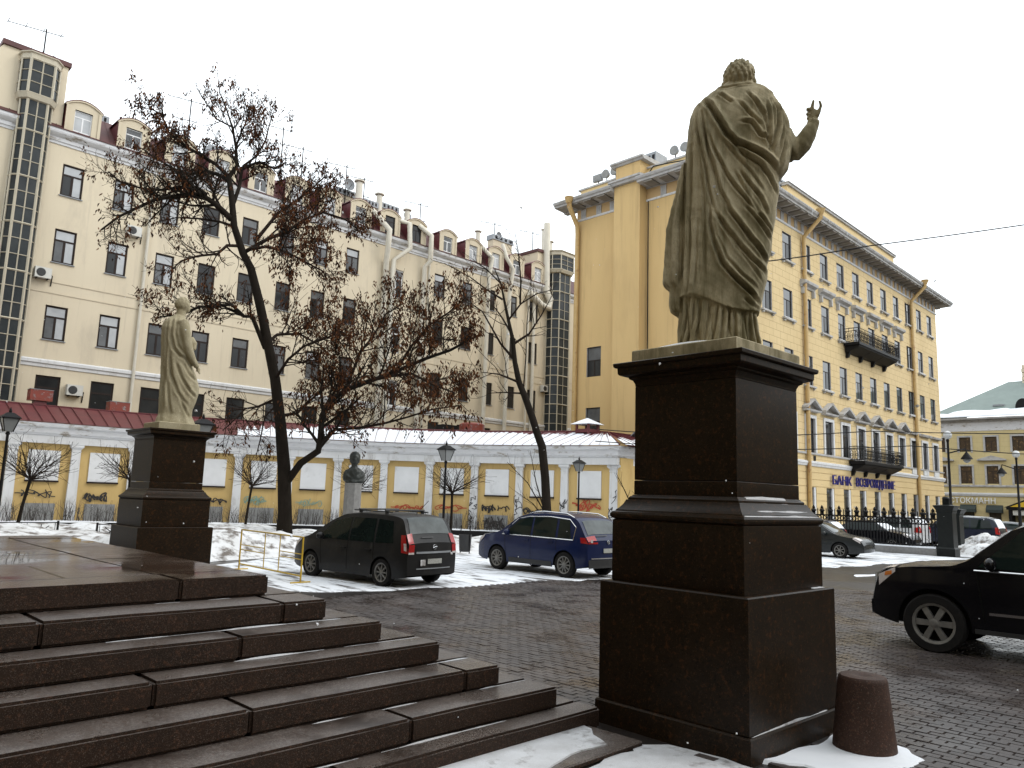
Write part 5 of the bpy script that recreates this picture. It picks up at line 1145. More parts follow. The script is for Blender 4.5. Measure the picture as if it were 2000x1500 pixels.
# tags sprayed on the wall: flat print
def spray(name, i, u0, z0, w, h, m, seed, n=3, r=.022, loops=5):
    T, L = TG(i); hr = random.Random(seed); mb = MB(T)
    for k in range(n):
        pts = []; ph = hr.uniform(0, 6); a = hr.uniform(.55, 1.3)
        for j in range(loops*7+1):
            t = j/(loops*7); pts.append((u0+w*(t*.9+.09*sin(2*pi*loops*t+ph)), .075+.004*k, z0+h*(.5+.42*sin(2*pi*loops*t*a+ph*2)*(.6+.4*sin(9*t+ph))+.12*sin(17*t))))
        for p, q in zip(pts, pts[1:]):
            dx, dz = q[0]-p[0], q[2]-p[2]; l = max(1e-6, hypot(dx, dz)); ox, oz = -dz/l*r, dx/l*r
            mb.quad((p[0]-ox, p[1], p[2]-oz), (q[0]-ox, q[1], q[2]-oz), (q[0]+ox, q[1], q[2]+oz), (p[0]+ox, p[1], p[2]+oz))
    mb.build(name, m, gal)
S_ = 4                                                               # bay index of the first fully visible bay
for a in ((4, .45, 1.25, 1.7, .45, gblack, 1, 2, .025, 3), (5, .6, 1.1, 1.2, .5, gblack, 2, 2, .03, 6), (6, .7, 1.2, 1.2, .4, gblack, 11, 2, .03, 4), (7, 1.2, 1.1, 1.1, .42, gblack, 3, 2, .03, 3), (8, .5, 1.15, 1.2, .55, gteal, 4, 2, .022, 8), (9, .6, 1.1, 1.5, .5, gteal, 5, 2, .014, 6),
          (10, .5, 1.05, .5, .7, gred, 21, 2, .03, 3), (11, .7, 1.1, 1.9, .35, gred, 6, 1, .026, 7), (12, .5, 1.15, 1.9, .4, gred, 7, 1, .026, 7), (13, .5, 1.1, .9, .55, gblack, 8, 2, .032, 4), (13, 1.45, 1.15, .8, .5, gblack, 18, 1, .032, 3), (13, .7, .1, 1.3, .8, gblack, 28, 3, .025, 7),
          (14, .35, 1.05, 2.0, .45, gblack, 9, 2, .03, 7), (15, .6, 1.35, 1.7, .75, gred, 10, 2, .026, 7), (15, .3, .95, 2.1, .4, gblack, 12, 2, .03, 7)):
    spray('wall_tag', *a)
for i, seed in ((13, 1), (14, 2), (15, 3), (16, 4)):                  # tags on the pilasters
    x, y = PAV[i]; n = nrm(i); e = Vector((-n.y, n.x)); hr = random.Random(seed); mb = MB(lambda u, d, z: (x+e.x*u+n.x*d, y+e.y*u+n.y*d, z))
    for k in range(6):
        z = .5+k*.28; p = (hr.uniform(-.22, 0), z)
        for j in range(7):
            q = (max(-.25, min(.25, p[0]+hr.uniform(-.22, .22))), max(.3, p[1]+hr.uniform(-.22, .22))); dx, dz = q[0]-p[0], q[1]-p[1]; l = max(1e-6, hypot(dx, dz)); ox, oz = -dz/l*.018, dx/l*.018
            mb.quad((p[0]-ox, .246+.0008*j, p[1]-oz), (q[0]-ox, .246+.0008*j, q[1]-oz), (q[0]+ox, .246+.0008*j, q[1]+oz), (p[0]+ox, .246+.0008*j, p[1]+oz)); p = q
    mb.build('wall_tag', gblack, gal)
# things on the gallery roof
def fan(P, label, s=1):
    t = thing('extractor_fan', label, 'fan box', P, 0, 'red extractor housings behind the gallery roof')
    m_ = MB(); m_.box((-.55*s, -.35, .25), (.55*s, .35, .85)); m_.build('fan_housing', redbox, t, local=True)
    m_ = MB(); m_.box((-.3*s, -.25, -.2), (.3*s, .25, .25)); m_.build('fan_base', redroof, t, local=True)
    m_ = MB(); m_.box((-.57*s, -.37, .852), (.57*s, .37, .88)); m_.build('fan_lid', tin, t, local=True)
fan((11.25, 48.3, 6.25), 'dull red extractor box over the left end of the gallery roof'); fan((15.3, 48.2, 6.0), 'red extractor box with a white spout before a dark ground floor window')
t = thing('extractor_fan', 'large round grey and red extractor drum behind the snowy middle of the gallery roof', 'fan drum', (34.3, 38.0, 5.9), 0, 'red extractor housings behind the gallery roof')
m_ = MB(); m_.lathe([(.05, 0), (.85, 0), (.85, .9), (.7, 1.0), (.05, 1.02)], 18, (0, 0, 0)); m_.build('fan_housing', redbox, t, smooth=40, local=True)
m_ = MB(); m_.box((-2.3, .2, 0), (-1.1, .9, .75)); m_.build('fan_base', iron, t, local=True)
t = thing('vent_cowl', 'small snow covered pyramid cowl on posts over the right end of the gallery roof', 'cowl', (36.2, 29.6, 5.9))
m_ = MB(); m_.rings([[(-.75, -.75, .72), (.75, -.75, .72), (.75, .75, .72), (-.75, .75, .72)], [(-.02, -.02, 1.12), (.02, -.02, 1.12), (.02, .02, 1.12), (-.02, .02, 1.12)]]); m_.build('cowl_roof', snow, t, local=True)
m_ = MB(); [m_.box((a-.06, b-.06, 0), (a+.06, b+.06, .715)) for a in (-.45, .45) for b in (-.45, .45)]; m_.box((-.5, -.5, .2), (.5, .5, .42)); m_.build('cowl_stand', redroof, t, local=True)
t = thing('porch_canopy', 'low arched dull red porch canopy behind the gallery roof beside the near pedestal', 'canopy', (40.2, 27.2, 5.5))
m_ = MB(); m_.rings([[(-1.2, -1.6+3.2*i/10, .3+.9*sin(pi*i/10)), (.4, -1.6+3.2*i/10, .3+.9*sin(pi*i/10)), (.4, -1.6+3.2*i/10, .22+.9*sin(pi*i/10)), (-1.2, -1.6+3.2*i/10, .22+.9*sin(pi*i/10))] for i in range(11)]); m_.build('canopy_roof', tin, t, local=True)
m_ = MB(); m_.box((-1.1, -1.5, -.6), (.4, 1.5, .28)); m_.build('canopy_wall', redroof, t, local=True)
# ================================================================ trees
def twigs(mb, path, r0, r1, n, ln, hr, depth, ends, up=.25, sides=5, start=.15, droop=0):
    """bark tube along a path, with side shoots that fork again"""
    P = [Vector(p) for p in path]; k = len(P)
    mb.tube(P, [r0+(r1-r0)*i/(k-1) for i in range(k)], sides, cap=True)
    if depth == 0: ends.append((P[-1], (P[-1]-P[-2]).normalized())); ends.append((P[len(P)//2], (P[-1]-P[-2]).normalized())); return
    for q in range(n):
        t = start+(1-start)*((q+hr.random())/n); f = t*(k-1); i = min(k-2, int(f)); p = P[i].lerp(P[i+1], f-i); d = (P[i+1]-P[i]).normalized()
        s = Vector((hr.gauss(0, 1), hr.gauss(0, 1), hr.gauss(0, .8))); s -= d*s.dot(d); s = s.normalized()
        v = (d*hr.uniform(.45, .9)+s*hr.uniform(.6, 1.0)+Vector((0, 0, up))).normalized(); L = ln*hr.uniform(.55, 1.15)*(1.15-.45*t); r = (r0+(r1-r0)*t)*.55
        pts = [p]; m = 4
        for j in range(m):
            v = (v+Vector((hr.gauss(0, .16), hr.gauss(0, .16), hr.gauss(0, .13)+up*.25-droop*.2))).normalized(); pts.append(pts[-1]+v*L/m)
        twigs(mb, pts, min(r, r0*.6), max(.006, r*.3), max(2, int(n*.62)), L*.52, hr, depth-1, ends, up, max(3, sides-1), .2, droop)
TREE = {
'trunk': [(15.63, 28.2, 0.1), (15.6, 28.24, 1.2), (15.48, 28.36, 2.96), (15.28, 28.56, 4.75), (15.02, 28.81, 6.57), (14.73, 29.1, 8.04), (14.4, 29.43, 9.68), (14.05, 29.78, 11.2), (13.77, 30.06, 11.87), (13.44, 30.39, 13.02), (13.28, 30.55, 14.35), (13.15, 30.69, 15.22), (13.36, 30.47, 15.71), (13.28, 30.56, 16.6), (13.11, 30.72, 17.48), (12.91, 30.92, 18.21), (12.64, 31.19, 19.02), (12.49, 31.34, 20.01)],
'R': [(15.56, 28.27, 2.32), (15.78, 27.74, 3.19), (16.14, 27.05, 3.62), (16.14, 26.73, 4.18), (15.98, 26.57, 5.01), (16.03, 26.2, 5.48), (16.33, 25.58, 5.97), (16.87, 24.72, 6.39), (17.45, 23.82, 6.81), (18.02, 22.92, 7.22), (18.58, 22.04, 7.7), (19.14, 21.16, 8.1)],
'R2': [(16.24, 26.88, 4.05), (16.71, 26.77, 4.48), (17.56, 26.28, 4.64), (18.36, 25.83, 4.84), (19.17, 25.37, 5.22), (20.1, 24.8, 5.54), (21.05, 24.21, 5.83)],
'R3': [(16.42, 25.72, 5.99), (16.96, 25.71, 7.64), (17.55, 25.65, 8.39), (18.14, 25.59, 9.39), (18.77, 25.5, 9.96)],
'R4': [(16.92, 24.8, 6.4), (16.96, 23.69, 6.45), (17.08, 22.52, 6.43), (17.22, 21.31, 5.95), (17.33, 20.15, 5.62)],
'R5': [(17.46, 23.83, 6.81), (17.66, 23.28, 7.76), (17.96, 22.62, 8.5), (18.41, 21.83, 9.1), (18.57, 21.31, 9.46)],
'B1': [(14.75, 29.08, 8.11), (15.3, 29.42, 8.63), (16.25, 29.35, 8.71), (17.25, 29.23, 8.32), (18.06, 29.31, 7.89)],
'B2': [(15.0, 28.83, 6.49), (15.16, 27.79, 7.29), (15.16, 26.9, 7.78), (15.41, 25.77, 7.96), (15.59, 24.71, 8.21)],
'L1': [(14.67, 29.17, 7.81), (14.16, 29.27, 8.93), (13.78, 29.24, 9.07), (13.17, 29.45, 9.35), (12.54, 29.68, 9.33), (11.98, 29.83, 9.09), (11.34, 30.07, 8.79), (10.75, 30.25, 8.56)],
'C1': [(13.77, 30.06, 11.87), (14.69, 29.62, 12.64), (15.36, 29.41, 13.17), (16.05, 29.2, 13.8), (16.75, 28.97, 14.28), (17.61, 28.58, 14.19), (18.27, 28.4, 13.75)],
'C2': [(14.43, 30.25, 12.71), (15.32, 30.25, 14.09), (16.15, 30.3, 14.93), (17.0, 30.34, 15.89), (17.7, 30.52, 16.78)],
'C3': [(13.92, 29.91, 12.03), (14.15, 28.8, 12.01), (14.48, 27.58, 11.53), (14.69, 26.49, 11.0), (14.88, 25.42, 10.47)],
'L2': [(13.65, 30.18, 12.17), (13.11, 30.16, 12.06), (12.65, 30.05, 11.58), (11.98, 30.15, 11.35), (11.34, 30.23, 10.91), (10.87, 30.13, 10.34)],
'L3': [(13.34, 30.49, 13.33), (12.97, 30.47, 13.53), (12.56, 30.48, 13.8), (12.16, 30.49, 14.06), (11.63, 30.63, 14.05), (10.97, 30.89, 13.79), (10.39, 31.09, 13.36), (9.81, 31.27, 12.93), (9.25, 31.43, 12.44), (8.72, 31.58, 11.82)],
'L4': [(12.1, 30.32, 14.0), (11.94, 30.71, 14.28), (11.48, 31.41, 14.4), (10.92, 32.2, 14.28), (10.45, 32.91, 14.4), (9.96, 33.63, 14.68), (9.49, 34.34, 15.28)],
'L5': [(13.15, 30.68, 15.06), (13.04, 31.38, 15.55), (12.77, 32.24, 15.79), (12.39, 33.21, 15.77), (12.02, 34.17, 16.26), (11.56, 35.21, 16.93), (11.27, 36.09, 17.53)],
'L6': [(13.15, 30.69, 15.22), (12.63, 30.85, 15.73), (11.97, 31.15, 15.99), (11.43, 31.34, 16.25), (10.82, 31.59, 16.66), (10.42, 31.64, 17.3), (10.0, 31.71, 17.47)],
'L7': [(13.44, 30.39, 13.02), (13.22, 31.32, 13.33), (12.76, 32.49, 13.64), (12.29, 33.66, 13.83), (11.92, 34.74, 13.86)],
'U1': [(13.33, 30.5, 13.88), (13.66, 30.73, 15.0), (13.9, 31.06, 15.99), (14.62, 30.91, 16.44), (15.21, 30.89, 16.39), (15.78, 30.88, 16.84)],
'U2': [(13.72, 30.68, 15.9), (14.24, 30.68, 16.49), (14.65, 30.81, 17.43), (14.95, 31.04, 18.3), (15.2, 31.32, 19.18)],
'U3': [(13.28, 30.56, 16.6), (13.31, 30.05, 17.09), (13.22, 29.67, 17.73), (12.91, 29.51, 18.59)],
'U4': [(13.11, 30.72, 17.48), (12.76, 31.63, 18.07), (12.56, 32.41, 18.84), (12.38, 33.15, 19.89)],
'D1': [(14.99, 28.84, 5.68), (14.31, 28.82, 5.39), (13.79, 28.63, 5.18), (13.2, 28.51, 4.63), (12.76, 28.25, 4.23)],
'D2': [(15.23, 28.6, 5.04), (15.94, 28.6, 5.33), (16.54, 28.71, 5.77), (17.26, 28.7, 6.39), (17.83, 28.83, 6.86)],
'D3': [(15.11, 28.72, 5.47), (14.59, 28.54, 4.97), (14.25, 28.17, 4.08), (13.95, 27.76, 3.36)]}
#         first radius, last radius, shoots, shoot length, leafiness
TP = {'R': (.19, .05, 13, 2.4, 1.0), 'R2': (.09, .03, 9, 1.9, .8), 'R3': (.08, .025, 10, 1.9, 1.0), 'R4': (.09, .03, 10, 2.0, 1.0), 'R5': (.07, .025, 10, 1.9, .85), 'B1': (.09, .03, 9, 1.9, .95), 'B2': (.08, .03, 9, 1.9, .9), 'L1': (.12, .03, 11, 1.7, .55), 'C1': (.11, .03, 12, 1.9, .95), 'C2': (.10, .03, 11, 1.7, .55),
      'C3': (.09, .03, 12, 2.1, 1.0), 'L2': (.09, .025, 9, 1.5, .2), 'L3': (.17, .04, 14, 1.7, .25), 'L4': (.11, .03, 11, 1.6, .3), 'L5': (.12, .03, 12, 1.6, .6), 'L6': (.11, .03, 11, 1.6, .75), 'L7': (.08, .02, 9, 1.6, .2), 'U1': (.11, .04, 10, 1.5, .55), 'U2': (.07, .02, 10, 1.4, .45), 'U3': (.06, .02, 8, 1.2, .4), 'U4': (.05, .02, 8, 1.2, .35), 'D1': (.07, .02, 9, 1.5, .2), 'D2': (.09, .03, 9, 1.8, .8), 'D3': (.05, .02, 7, 1.3, .15)}
hr = random.Random(12)
t = thing('leafy_tree', 'big dark tree still hung with brown dead leaves, forking low before the yellow gallery', 'tree', (15.6, 28.2, .1))
mb = MB(); P = TREE['trunk']; R = [.34, .27, .255, .22, .205, .195, .185, .165, .15, .14, .125, .115, .075, .06, .045, .035, .022, .012]
mb.tube(P, R, 12); mb.build('trunk', bark, t, smooth=60)
ends = []
def jitter(p, s=.05): return [tuple(c+hr.gauss(0, s)*(0 < i < len(p)-1) for c in q) for i, q in enumerate(p)]
tw = MB(); twigs(tw, P[12:], .07, .012, 12, 1.4, hr, 2, ends, .3, 5, .05); ends = [(*e, .4) for e in ends]; tw.build('shoots', twig, t, smooth=60)
for nm, (a, b, n, ln, lf) in TP.items():
    m_ = MB(); e = []; twigs(m_, jitter(TREE[nm]), a*.82, b*.9, int(n*1.9), ln*1.08, hr, 2, e, .22, 7, .15); m_.build('limb', bark if a > .1 else twig, t, smooth=60); ends += [(*q, lf) for q in e]
def leaf(mb, p, d, s, hr):
    """a curled dead leaf: two creased halves"""
    a = hr.uniform(0, 2*pi); x = Vector((cos(a), sin(a), hr.uniform(-.3, .3))); y = (Vector((0, 0, -1))+d*.3+Vector((hr.gauss(0, .35), hr.gauss(0, .35), 0))).normalized(); z = x.cross(y); c = hr.uniform(.15, .5)
    q = [p, p+y*s*.45+x*s*.22+z*s*c*.4, p+y*s, p+y*s*.45-x*s*.22+z*s*c*.4, p+y*s*.5-z*s*.06]
    mb.add([tuple(v) for v in q], [(0, 1, 4), (1, 2, 4), (2, 3, 4), (3, 0, 4)])
lv = MB()
for p, d, lf in ends:
    if hr.random() > lf*.55: continue
    for k in range(hr.choice((4, 5, 6, 7, 9))):
        lv.m = 0 if hr.random() < .6 else 1
        leaf(lv, p+Vector((hr.gauss(0, .06), hr.gauss(0, .06), hr.gauss(-.05, .09))), d, hr.uniform(.10, .20), hr)
lv.build('dead_leaves', [leafm, leafd], t, kind='stuff')
print('leaf tree', len(ends), len(lv.f))
TREE2 = {
'trunk': [(23.04, 20.80, 0.05), (23.02, 20.82, 1.49), (22.94, 20.9, 2.93), (22.83, 21.01, 4.15), (22.67, 21.17, 4.71), (22.52, 21.33, 5.37), (22.29, 21.55, 6.19), (22.11, 21.73, 6.76), (21.97, 21.87, 7.6), (21.89, 21.95, 8.52), (21.68, 22.16, 9.71), (21.48, 22.36, 10.92), (21.28, 22.56, 11.52)],
'a': [(21.92, 21.92, 8.36), (22.39, 21.51, 8.81), (22.76, 21.2, 9.61), (23.14, 20.89, 10.59)], 'b': [(21.75, 22.09, 9.37), (22.0, 21.66, 10.04), (22.37, 21.1, 10.46), (22.74, 20.55, 10.62)],
'c': [(21.95, 21.89, 7.7), (21.61, 22.37, 8.36), (21.11, 23.02, 9.73), (20.69, 23.59, 10.26)], 'd': [(21.55, 22.29, 10.23), (21.15, 22.87, 10.67), (20.74, 23.45, 11.21), (20.02, 24.35, 11.83)],
'e': [(22.0, 21.70, 10.04), (21.76, 21.46, 10.91), (21.37, 21.24, 11.88), (20.92, 21.07, 12.75)], 'f': [(22.11, 21.73, 6.76), (21.01, 21.8, 6.95), (19.99, 21.78, 6.89)], 'g': [(22.2, 21.64, 6.3), (22.06, 22.5, 6.39), (21.87, 23.4, 6.39)],
'h': [(22.25, 21.6, 6.3), (22.12, 21.39, 7.82), (21.94, 21.22, 9.12), (21.81, 21.01, 9.82)], 'i': [(21.48, 22.36, 10.92), (20.77, 22.5, 11.39), (20.08, 22.63, 11.67)], 'j': [(21.89, 21.95, 8.69), (22.03, 22.86, 9.71), (22.15, 23.79, 10.6)]}
t = thing('bare_tree', 'slender bare tree with a leaning trunk in front of the right end of the gallery', 'tree', (23.04, 20.8, .05))
mb = MB(); P = TREE2['trunk']; mb.tube(P, [.20, .185, .175, .17, .155, .15, .14, .125, .105, .085, .06, .04, .02], 10); mb.build('trunk', bark, t, smooth=60)
for k, a in (('a', .06), ('b', .045), ('c', .06), ('d', .045), ('e', .045), ('f', .055), ('g', .045), ('h', .03), ('i', .035), ('j', .05)):
    m_ = MB(); e = []; twigs(m_, TREE2[k], a, .012, 7, 1.5, hr, 2 if k != 'h' else 1, e, .28, 6, .25); m_.build('limb', twig, t, smooth=60)
def small_tree(c, h, spread, label, seed, lean=0):
    """young round-headed tree: clear stem, fan of fine twigs"""
    hr = random.Random(seed); t = thing('young_tree', label, 'tree', c, 0, 'young trees along the garden')
    m_ = MB(); top = Vector((lean, -lean*.5, h)); m_.tube([(0, 0, -.05), (lean*.4+.02, 0, h*.5), top], [.075, .06, .06], 8); m_.ball(top, .085, 8, 6); m_.build('trunk', bark, t, smooth=50, local=True)
    m_ = MB()
    for k in range(22):
        a = 2*pi*k/22+hr.uniform(-.2, .2); el = hr.uniform(.15, 1.25); v = Vector((cos(a)*cos(el), sin(a)*cos(el), sin(el))); L = spread*hr.uniform(.75, 1.1)
        pts = [top]
        for j in range(4): v = (v+Vector((hr.gauss(0, .1), hr.gauss(0, .1), hr.gauss(.02, .1)))).normalized(); pts.append(pts[-1]+v*L/4)
        twigs(m_, pts, .024, .007, 8, spread*.55, hr, 1, [], .1, 5, .2)
    m_.build('crown', twig, t, smooth=60, local=True)
small_tree((7.9, 35.0, .2), 1.95, 1.75, 'young round headed bare tree by the lantern at the left edge', 1, .25)
small_tree((12.55, 36.9, .2), 2.1, 1.7, 'young bare tree half hidden left of the far pedestal', 2)
small_tree((18.6, 37.6, .2), 2.0, 1.8, 'young bare tree just left of the big leafy trunk', 3, .15)
small_tree((22.6, 33.6, .2), 2.0, 1.6, 'young bare tree right behind the dark bust', 4)
small_tree((24.6, 28.5, .2), 2.0, 1.75, 'young bare tree close to the lantern behind the dark minivan', 5)
def shrub(c, label, seed, pts):
    hr = random.Random(seed); t = thing('bare_shrub', label, 'shrub', c, 0, 'bare shrubs by the gallery')
    m_ = MB()
    for p, r in pts: twigs(m_, p, r, .010, 7, .8, hr, 1, [], .5, 6, .3)
    m_.build('stems', twig, t, smooth=60, local=True)
shrub((28.4, 25.6, .2), 'bare whippy shrub with three stems left of the leaning trunk', 3, [([(0, 0, 0), (-.15, .1, 1.2), (-.5, .4, 2.6), (-.8, .6, 4.2)], .06), ([(-.1, .05, .8), (-.6, .5, 1.6), (-1.3, 1.1, 2.2)], .035), ([(-.2, .15, 1.3), (-.8, .7, 2.6), (-1.6, 1.4, 3.6)], .035)])
shrub((30.6, 21.6, .2), 'bare shrub leaning left beside the corner pilaster of the gallery', 5, [([(0, 0, 0), (-.2, .15, 1.2), (-.7, .5, 2.4), (-1.0, .8, 3.2)], .05), ([(-.1, .1, .9), (-.1, .0, 2.0), (.1, -.2, 3.0)], .03)])
hr = random.Random(8); hd = MB()
for i in range(4, NP-1):
    T, L = TG(i)
    for c in (0.0, L/2):
        for k in range(46):
            u, d = c+hr.gauss(0, .42), hr.uniform(.45, 1.1); h = hr.uniform(.45, 1.15); x, y, z = T(u, d, .12); a, b, _ = T(u+hr.gauss(0, .16), d+hr.gauss(0, .14), 0); hd.tube([(x, y, .12), ((x+a)/2+hr.gauss(0, .02), (y+b)/2, .12+h*.55), (a, b, .12+h)], [.012, .009, .004], 3, cap=False)
            if k % 3 == 0: e = T(u+hr.gauss(0, .3), d+hr.gauss(0, .2), 0); hd.tube([((x+a)/2, (y+b)/2, .12+h*.5), (e[0], e[1], .12+h*.9)], [.008, .004], 3, cap=False)
o = hd.build('bare_hedge', hedgem); tag(o, 'clipped bare hedge of thin stems along the foot of the gallery', 'hedge', kind='stuff')
# ================================================================ lanterns, low fence, bins, barrier
def lantern(c, h, label, s=1.0):
    t = thing('garden_lantern', label, 'street lamp', c, 0, 'black garden lanterns')
    m_ = MB(); m_.lathe([(.13, 0), (.13, .35), (.09, .45), (.05, .9), (.038, h-.72), (.06, h-.70), (.06, h-.66), (.035, h-.62)], 10); m_.build('post', iron, t, smooth=40, local=True)
    z = h-.62; m_ = MB(); m_.rings([[(a*w, b*w, zz) for a, b in ((-1, -1), (1, -1), (1, 1), (-1, 1))] for w, zz in ((.10, z), (.205, z+.38))]); m_.build('lantern_glass', lampgl, t, local=True)
    m_ = MB()
    for a, b in ((-1, -1), (1, -1), (1, 1), (-1, 1)): m_.tube([(a*.105, b*.105, z-.01), (a*.212, b*.212, z+.39)], .014, 4)
    m_.rings([[(a*w, b*w, zz) for a, b in ((-1, -1), (1, -1), (1, 1), (-1, 1))] for w, zz in ((.25, z+.385), (.25, z+.41), (.09, z+.55), (.05, z+.56))]); m_.lathe([(.03, z+.55), (.045, z+.60), (.03, z+.64), (.012, z+.70), (.004, z+.72)], 8); m_.build('lantern_cap', iron, t, local=True)
lantern((5.4, 26.2, .02), 4.1, 'black garden lantern at the left edge beside the young tree', 1); lantern((8.95, 21.1, .02), 4.0, 'black garden lantern half hidden behind the far statue')
lantern((17.9, 21.16, .02), 3.9, 'black garden lantern among twigs just behind the dark minivan'); lantern((28.9, 24.1, .1), 3.95, 'black garden lantern standing clear behind the blue car')
def low_fence(c, rz, L, label, h=.62):
    t = thing('low_fence_panel', label, 'fence', c, rz, 'low iron fence panels in the garden snow')
    for x in (0, L): m_ = MB(); m_.box((x-.03, -.03, -.1), (x+.03, .03, h+.06)); m_.build('fence_post', iron, t, local=True)
    m_ = MB()
    for z in (.06, h): m_.box((.031, -.012, z-.015), (L-.031, .012, z+.015))
    n = max(1, round(L/.95))
    for k in range(n):
        x = L*(k+.5)/n
        for j in range(8): a = pi*j/4; m_.tube([(x+.07*cos(a), 0, h*.52+.07*sin(a)), (x+(.34 if j % 2 else .25)*cos(a), 0, h*.52+(.27 if j % 2 else .24)*sin(a))], .014, 4)
        m_.tube([(x+.08*cos(2*pi*j/12), 0, h*.52+.08*sin(2*pi*j/12)) for j in range(13)], .016, 4)
        for s in (-1, 1): m_.tube([(x+s*.38*L/n*1.1, 0, .06), (x+s*.38*L/n*1.1, 0, h)], .01, 4)
    m_.build('fence_lattice', iron, t, local=True)
low_fence((5.9, 29.6, .1), 0, 2.0, 'low fence panel with two star rosettes by the left edge'); low_fence((9.05, 29.3, .05), 0, 1.0, 'low fence panel with one star rosette left of the far pedestal')
low_fence((16.0, 25.8, .35), -.6, 1.9, 'low fence panel before the foot of the leafy trunk', .34); low_fence((21.9, 21.9, .3), -.9, 1.4, 'low fence panel between the minivan and the blue car', .5)
def bin_(c, label, m, cat='litter bin'):
    t = thing('litter_bin', label, cat, c, 0, 'litter bins'); 
    m_ = MB(); m_.lathe([(.17, .05), (.20, .08), (.23, .62), (.245, .64), (.21, .64), (.18, .2)], 14); m_.build('bin_bucket', m, t, smooth=40, local=True)
    m_ = MB(); m_.tube([(0, -.24, 0), (0, -.24, .95)], .02, 5); m_.tube([(0, .24, 0), (0, .24, .95)], .02, 5); m_.build('bin_stand', iron, t, local=True)
bin_((18.35, 20.45, .08), 'black litter bin on thin posts at the nose of the blue car', rustpipe); bin_((4.9, 25.6, .15), 'dark blue litter bin cut by the left edge under the lantern', bluebin)
br = thing('crowd_barrier', 'yellow tube barrier standing at the front of the dark minivan', 'barrier', (9.3, 17.3, 0))
A_, B_ = Vector((9.37, 19.1, 0)), Vector((9.24, 15.8, 0)); bl = lambda f, z: tuple(A_.lerp(B_, f)+Vector((0, 0, z)))
for f in (0, 1): m_ = MB(); m_.tube([bl(f, 0), bl(f, 1.02)], .022, 6); q = Vector(bl(f, .02)); m_.tube([q-Vector((.25, 0, 0)), q+Vector((.25, 0, 0))], .02, 5); m_.build('barrier_leg', ylpaint, br)
m_ = MB()
for z in (1.02, .16): m_.tube([bl(0, z), bl(1, z)], .02, 6)
for f in (.42, .66): m_.tube([bl(f, .16), bl(f, 1.02)], .013, 5)
for f0, f1 in ((0, .42), (.66, 1)):
    for z in (.52, .64): m_.tube([bl(f0, z), bl(f1, z)], .012, 5)
m_.build('barrier_frame', ylpaint, br)
# ================================================================ the iron fence at the right, its pillars, street lamps, wires
ft = thing('iron_fence', 'tall black iron fence with urn finials on a snowy stone base', 'fence', (40.4, 17, 0))
m_ = MB(); m_.box((40.15, 11.5, 0), (40.65, 23.2, .32)); m_.build('stone_base', greygr, ft)
m_ = MB(); R = []; 
for i in range(60):
    y = 11.6+i*.195; k = .05*(1+fbm(y, 1, 2.5, 3)); R.append([(40.16, y, .322), (40.17, y, .335+k), (40.6, y, .335+k), (40.64, y, .322)])
m_.rings(R); m_.build('base_snow', snow, ft, kind='stuff')
for nm, z0, z1 in (('fence_rail', .38, .46), ('fence_rail', 1.66, 1.73), ('fence_rail', 1.40, 1.47)): m_ = MB(); m_.box((40.37, 11.5, z0), (40.43, 23.2, z1)); m_.build(nm, iron, ft)
bm_ = MB(); bm_.box((-.02, -.02, .32), (.02, .02, 1.95)); bm_.rings([[(-.03, -.03, 1.95), (.03, -.03, 1.95), (.03, .03, 1.95), (-.03, .03, 1.95)], [(-.003, -.003, 2.05), (.003, -.003, 2.05), (.003, .003, 2.05), (-.003, .003, 2.05)]]); bme = bm_.mesh('fence_bar', iron)
un = MB(); un.lathe([(.03, 1.73), (.12, 1.76), (.04, 1.81), (.15, 1.92), (.12, 1.98), (.03, 2.0), (.07, 2.05), (.08, 2.10), (.01, 2.2)], 8); ume = un.mesh('urn_finial', iron, 40)
for i in range(78): y = 11.65+i*.148; link('fence_bar', bme, ft, (0, y-17, 0))
rg_ = MB(); rg_.tube([(0, .085*cos(2*pi*j/10), 1.565+.085*sin(2*pi*j/10)) for j in range(11)], .018, 4); rme = rg_.mesh('fence_ring', iron)
for i in range(52): link('fence_ring', rme, ft, (0, 11.83+i*.222-17, 0))
for i in range(26): link('urn_finial', ume, ft, (0, 11.72+i*.444-17, 0))
def pillar(c, w, h, label, top=True):
    t = thing('gate_pillar', label, 'gate pillar', c, 0, 'black gate pillars'); m_ = MB()
    m_.rings([[(a*k, b*k, z) for a, b in ((-1, -1), (1, -1), (1, 1), (-1, 1))] for k, z in ((w*1.15, 0), (w*1.15, .35), (w, .42), (w*.95, h-.35), (w*1.05, h-.3), (w*1.05, h-.22), (w*1.3, h-.06), (w*1.35, h), (w*.5, h+.04))]); m_.build('shaft', pillm, t, local=True)
    if top: m_ = MB(); m_.lathe([(w*.45, h+.04), (w*.45, h+.32), (w*.5, h+.34), (w*.3, h+.42)], 10); m_.build('finial', pillm, t, smooth=40, local=True)
pillar((40.45, 11.15, 0), .34, 2.35, 'thick black iron gate pillar ending the fence'); pillar((43.8, 11.75, 0), .36, 2.2, 'second black gate pillar partly behind the first, under the street lamp', False)
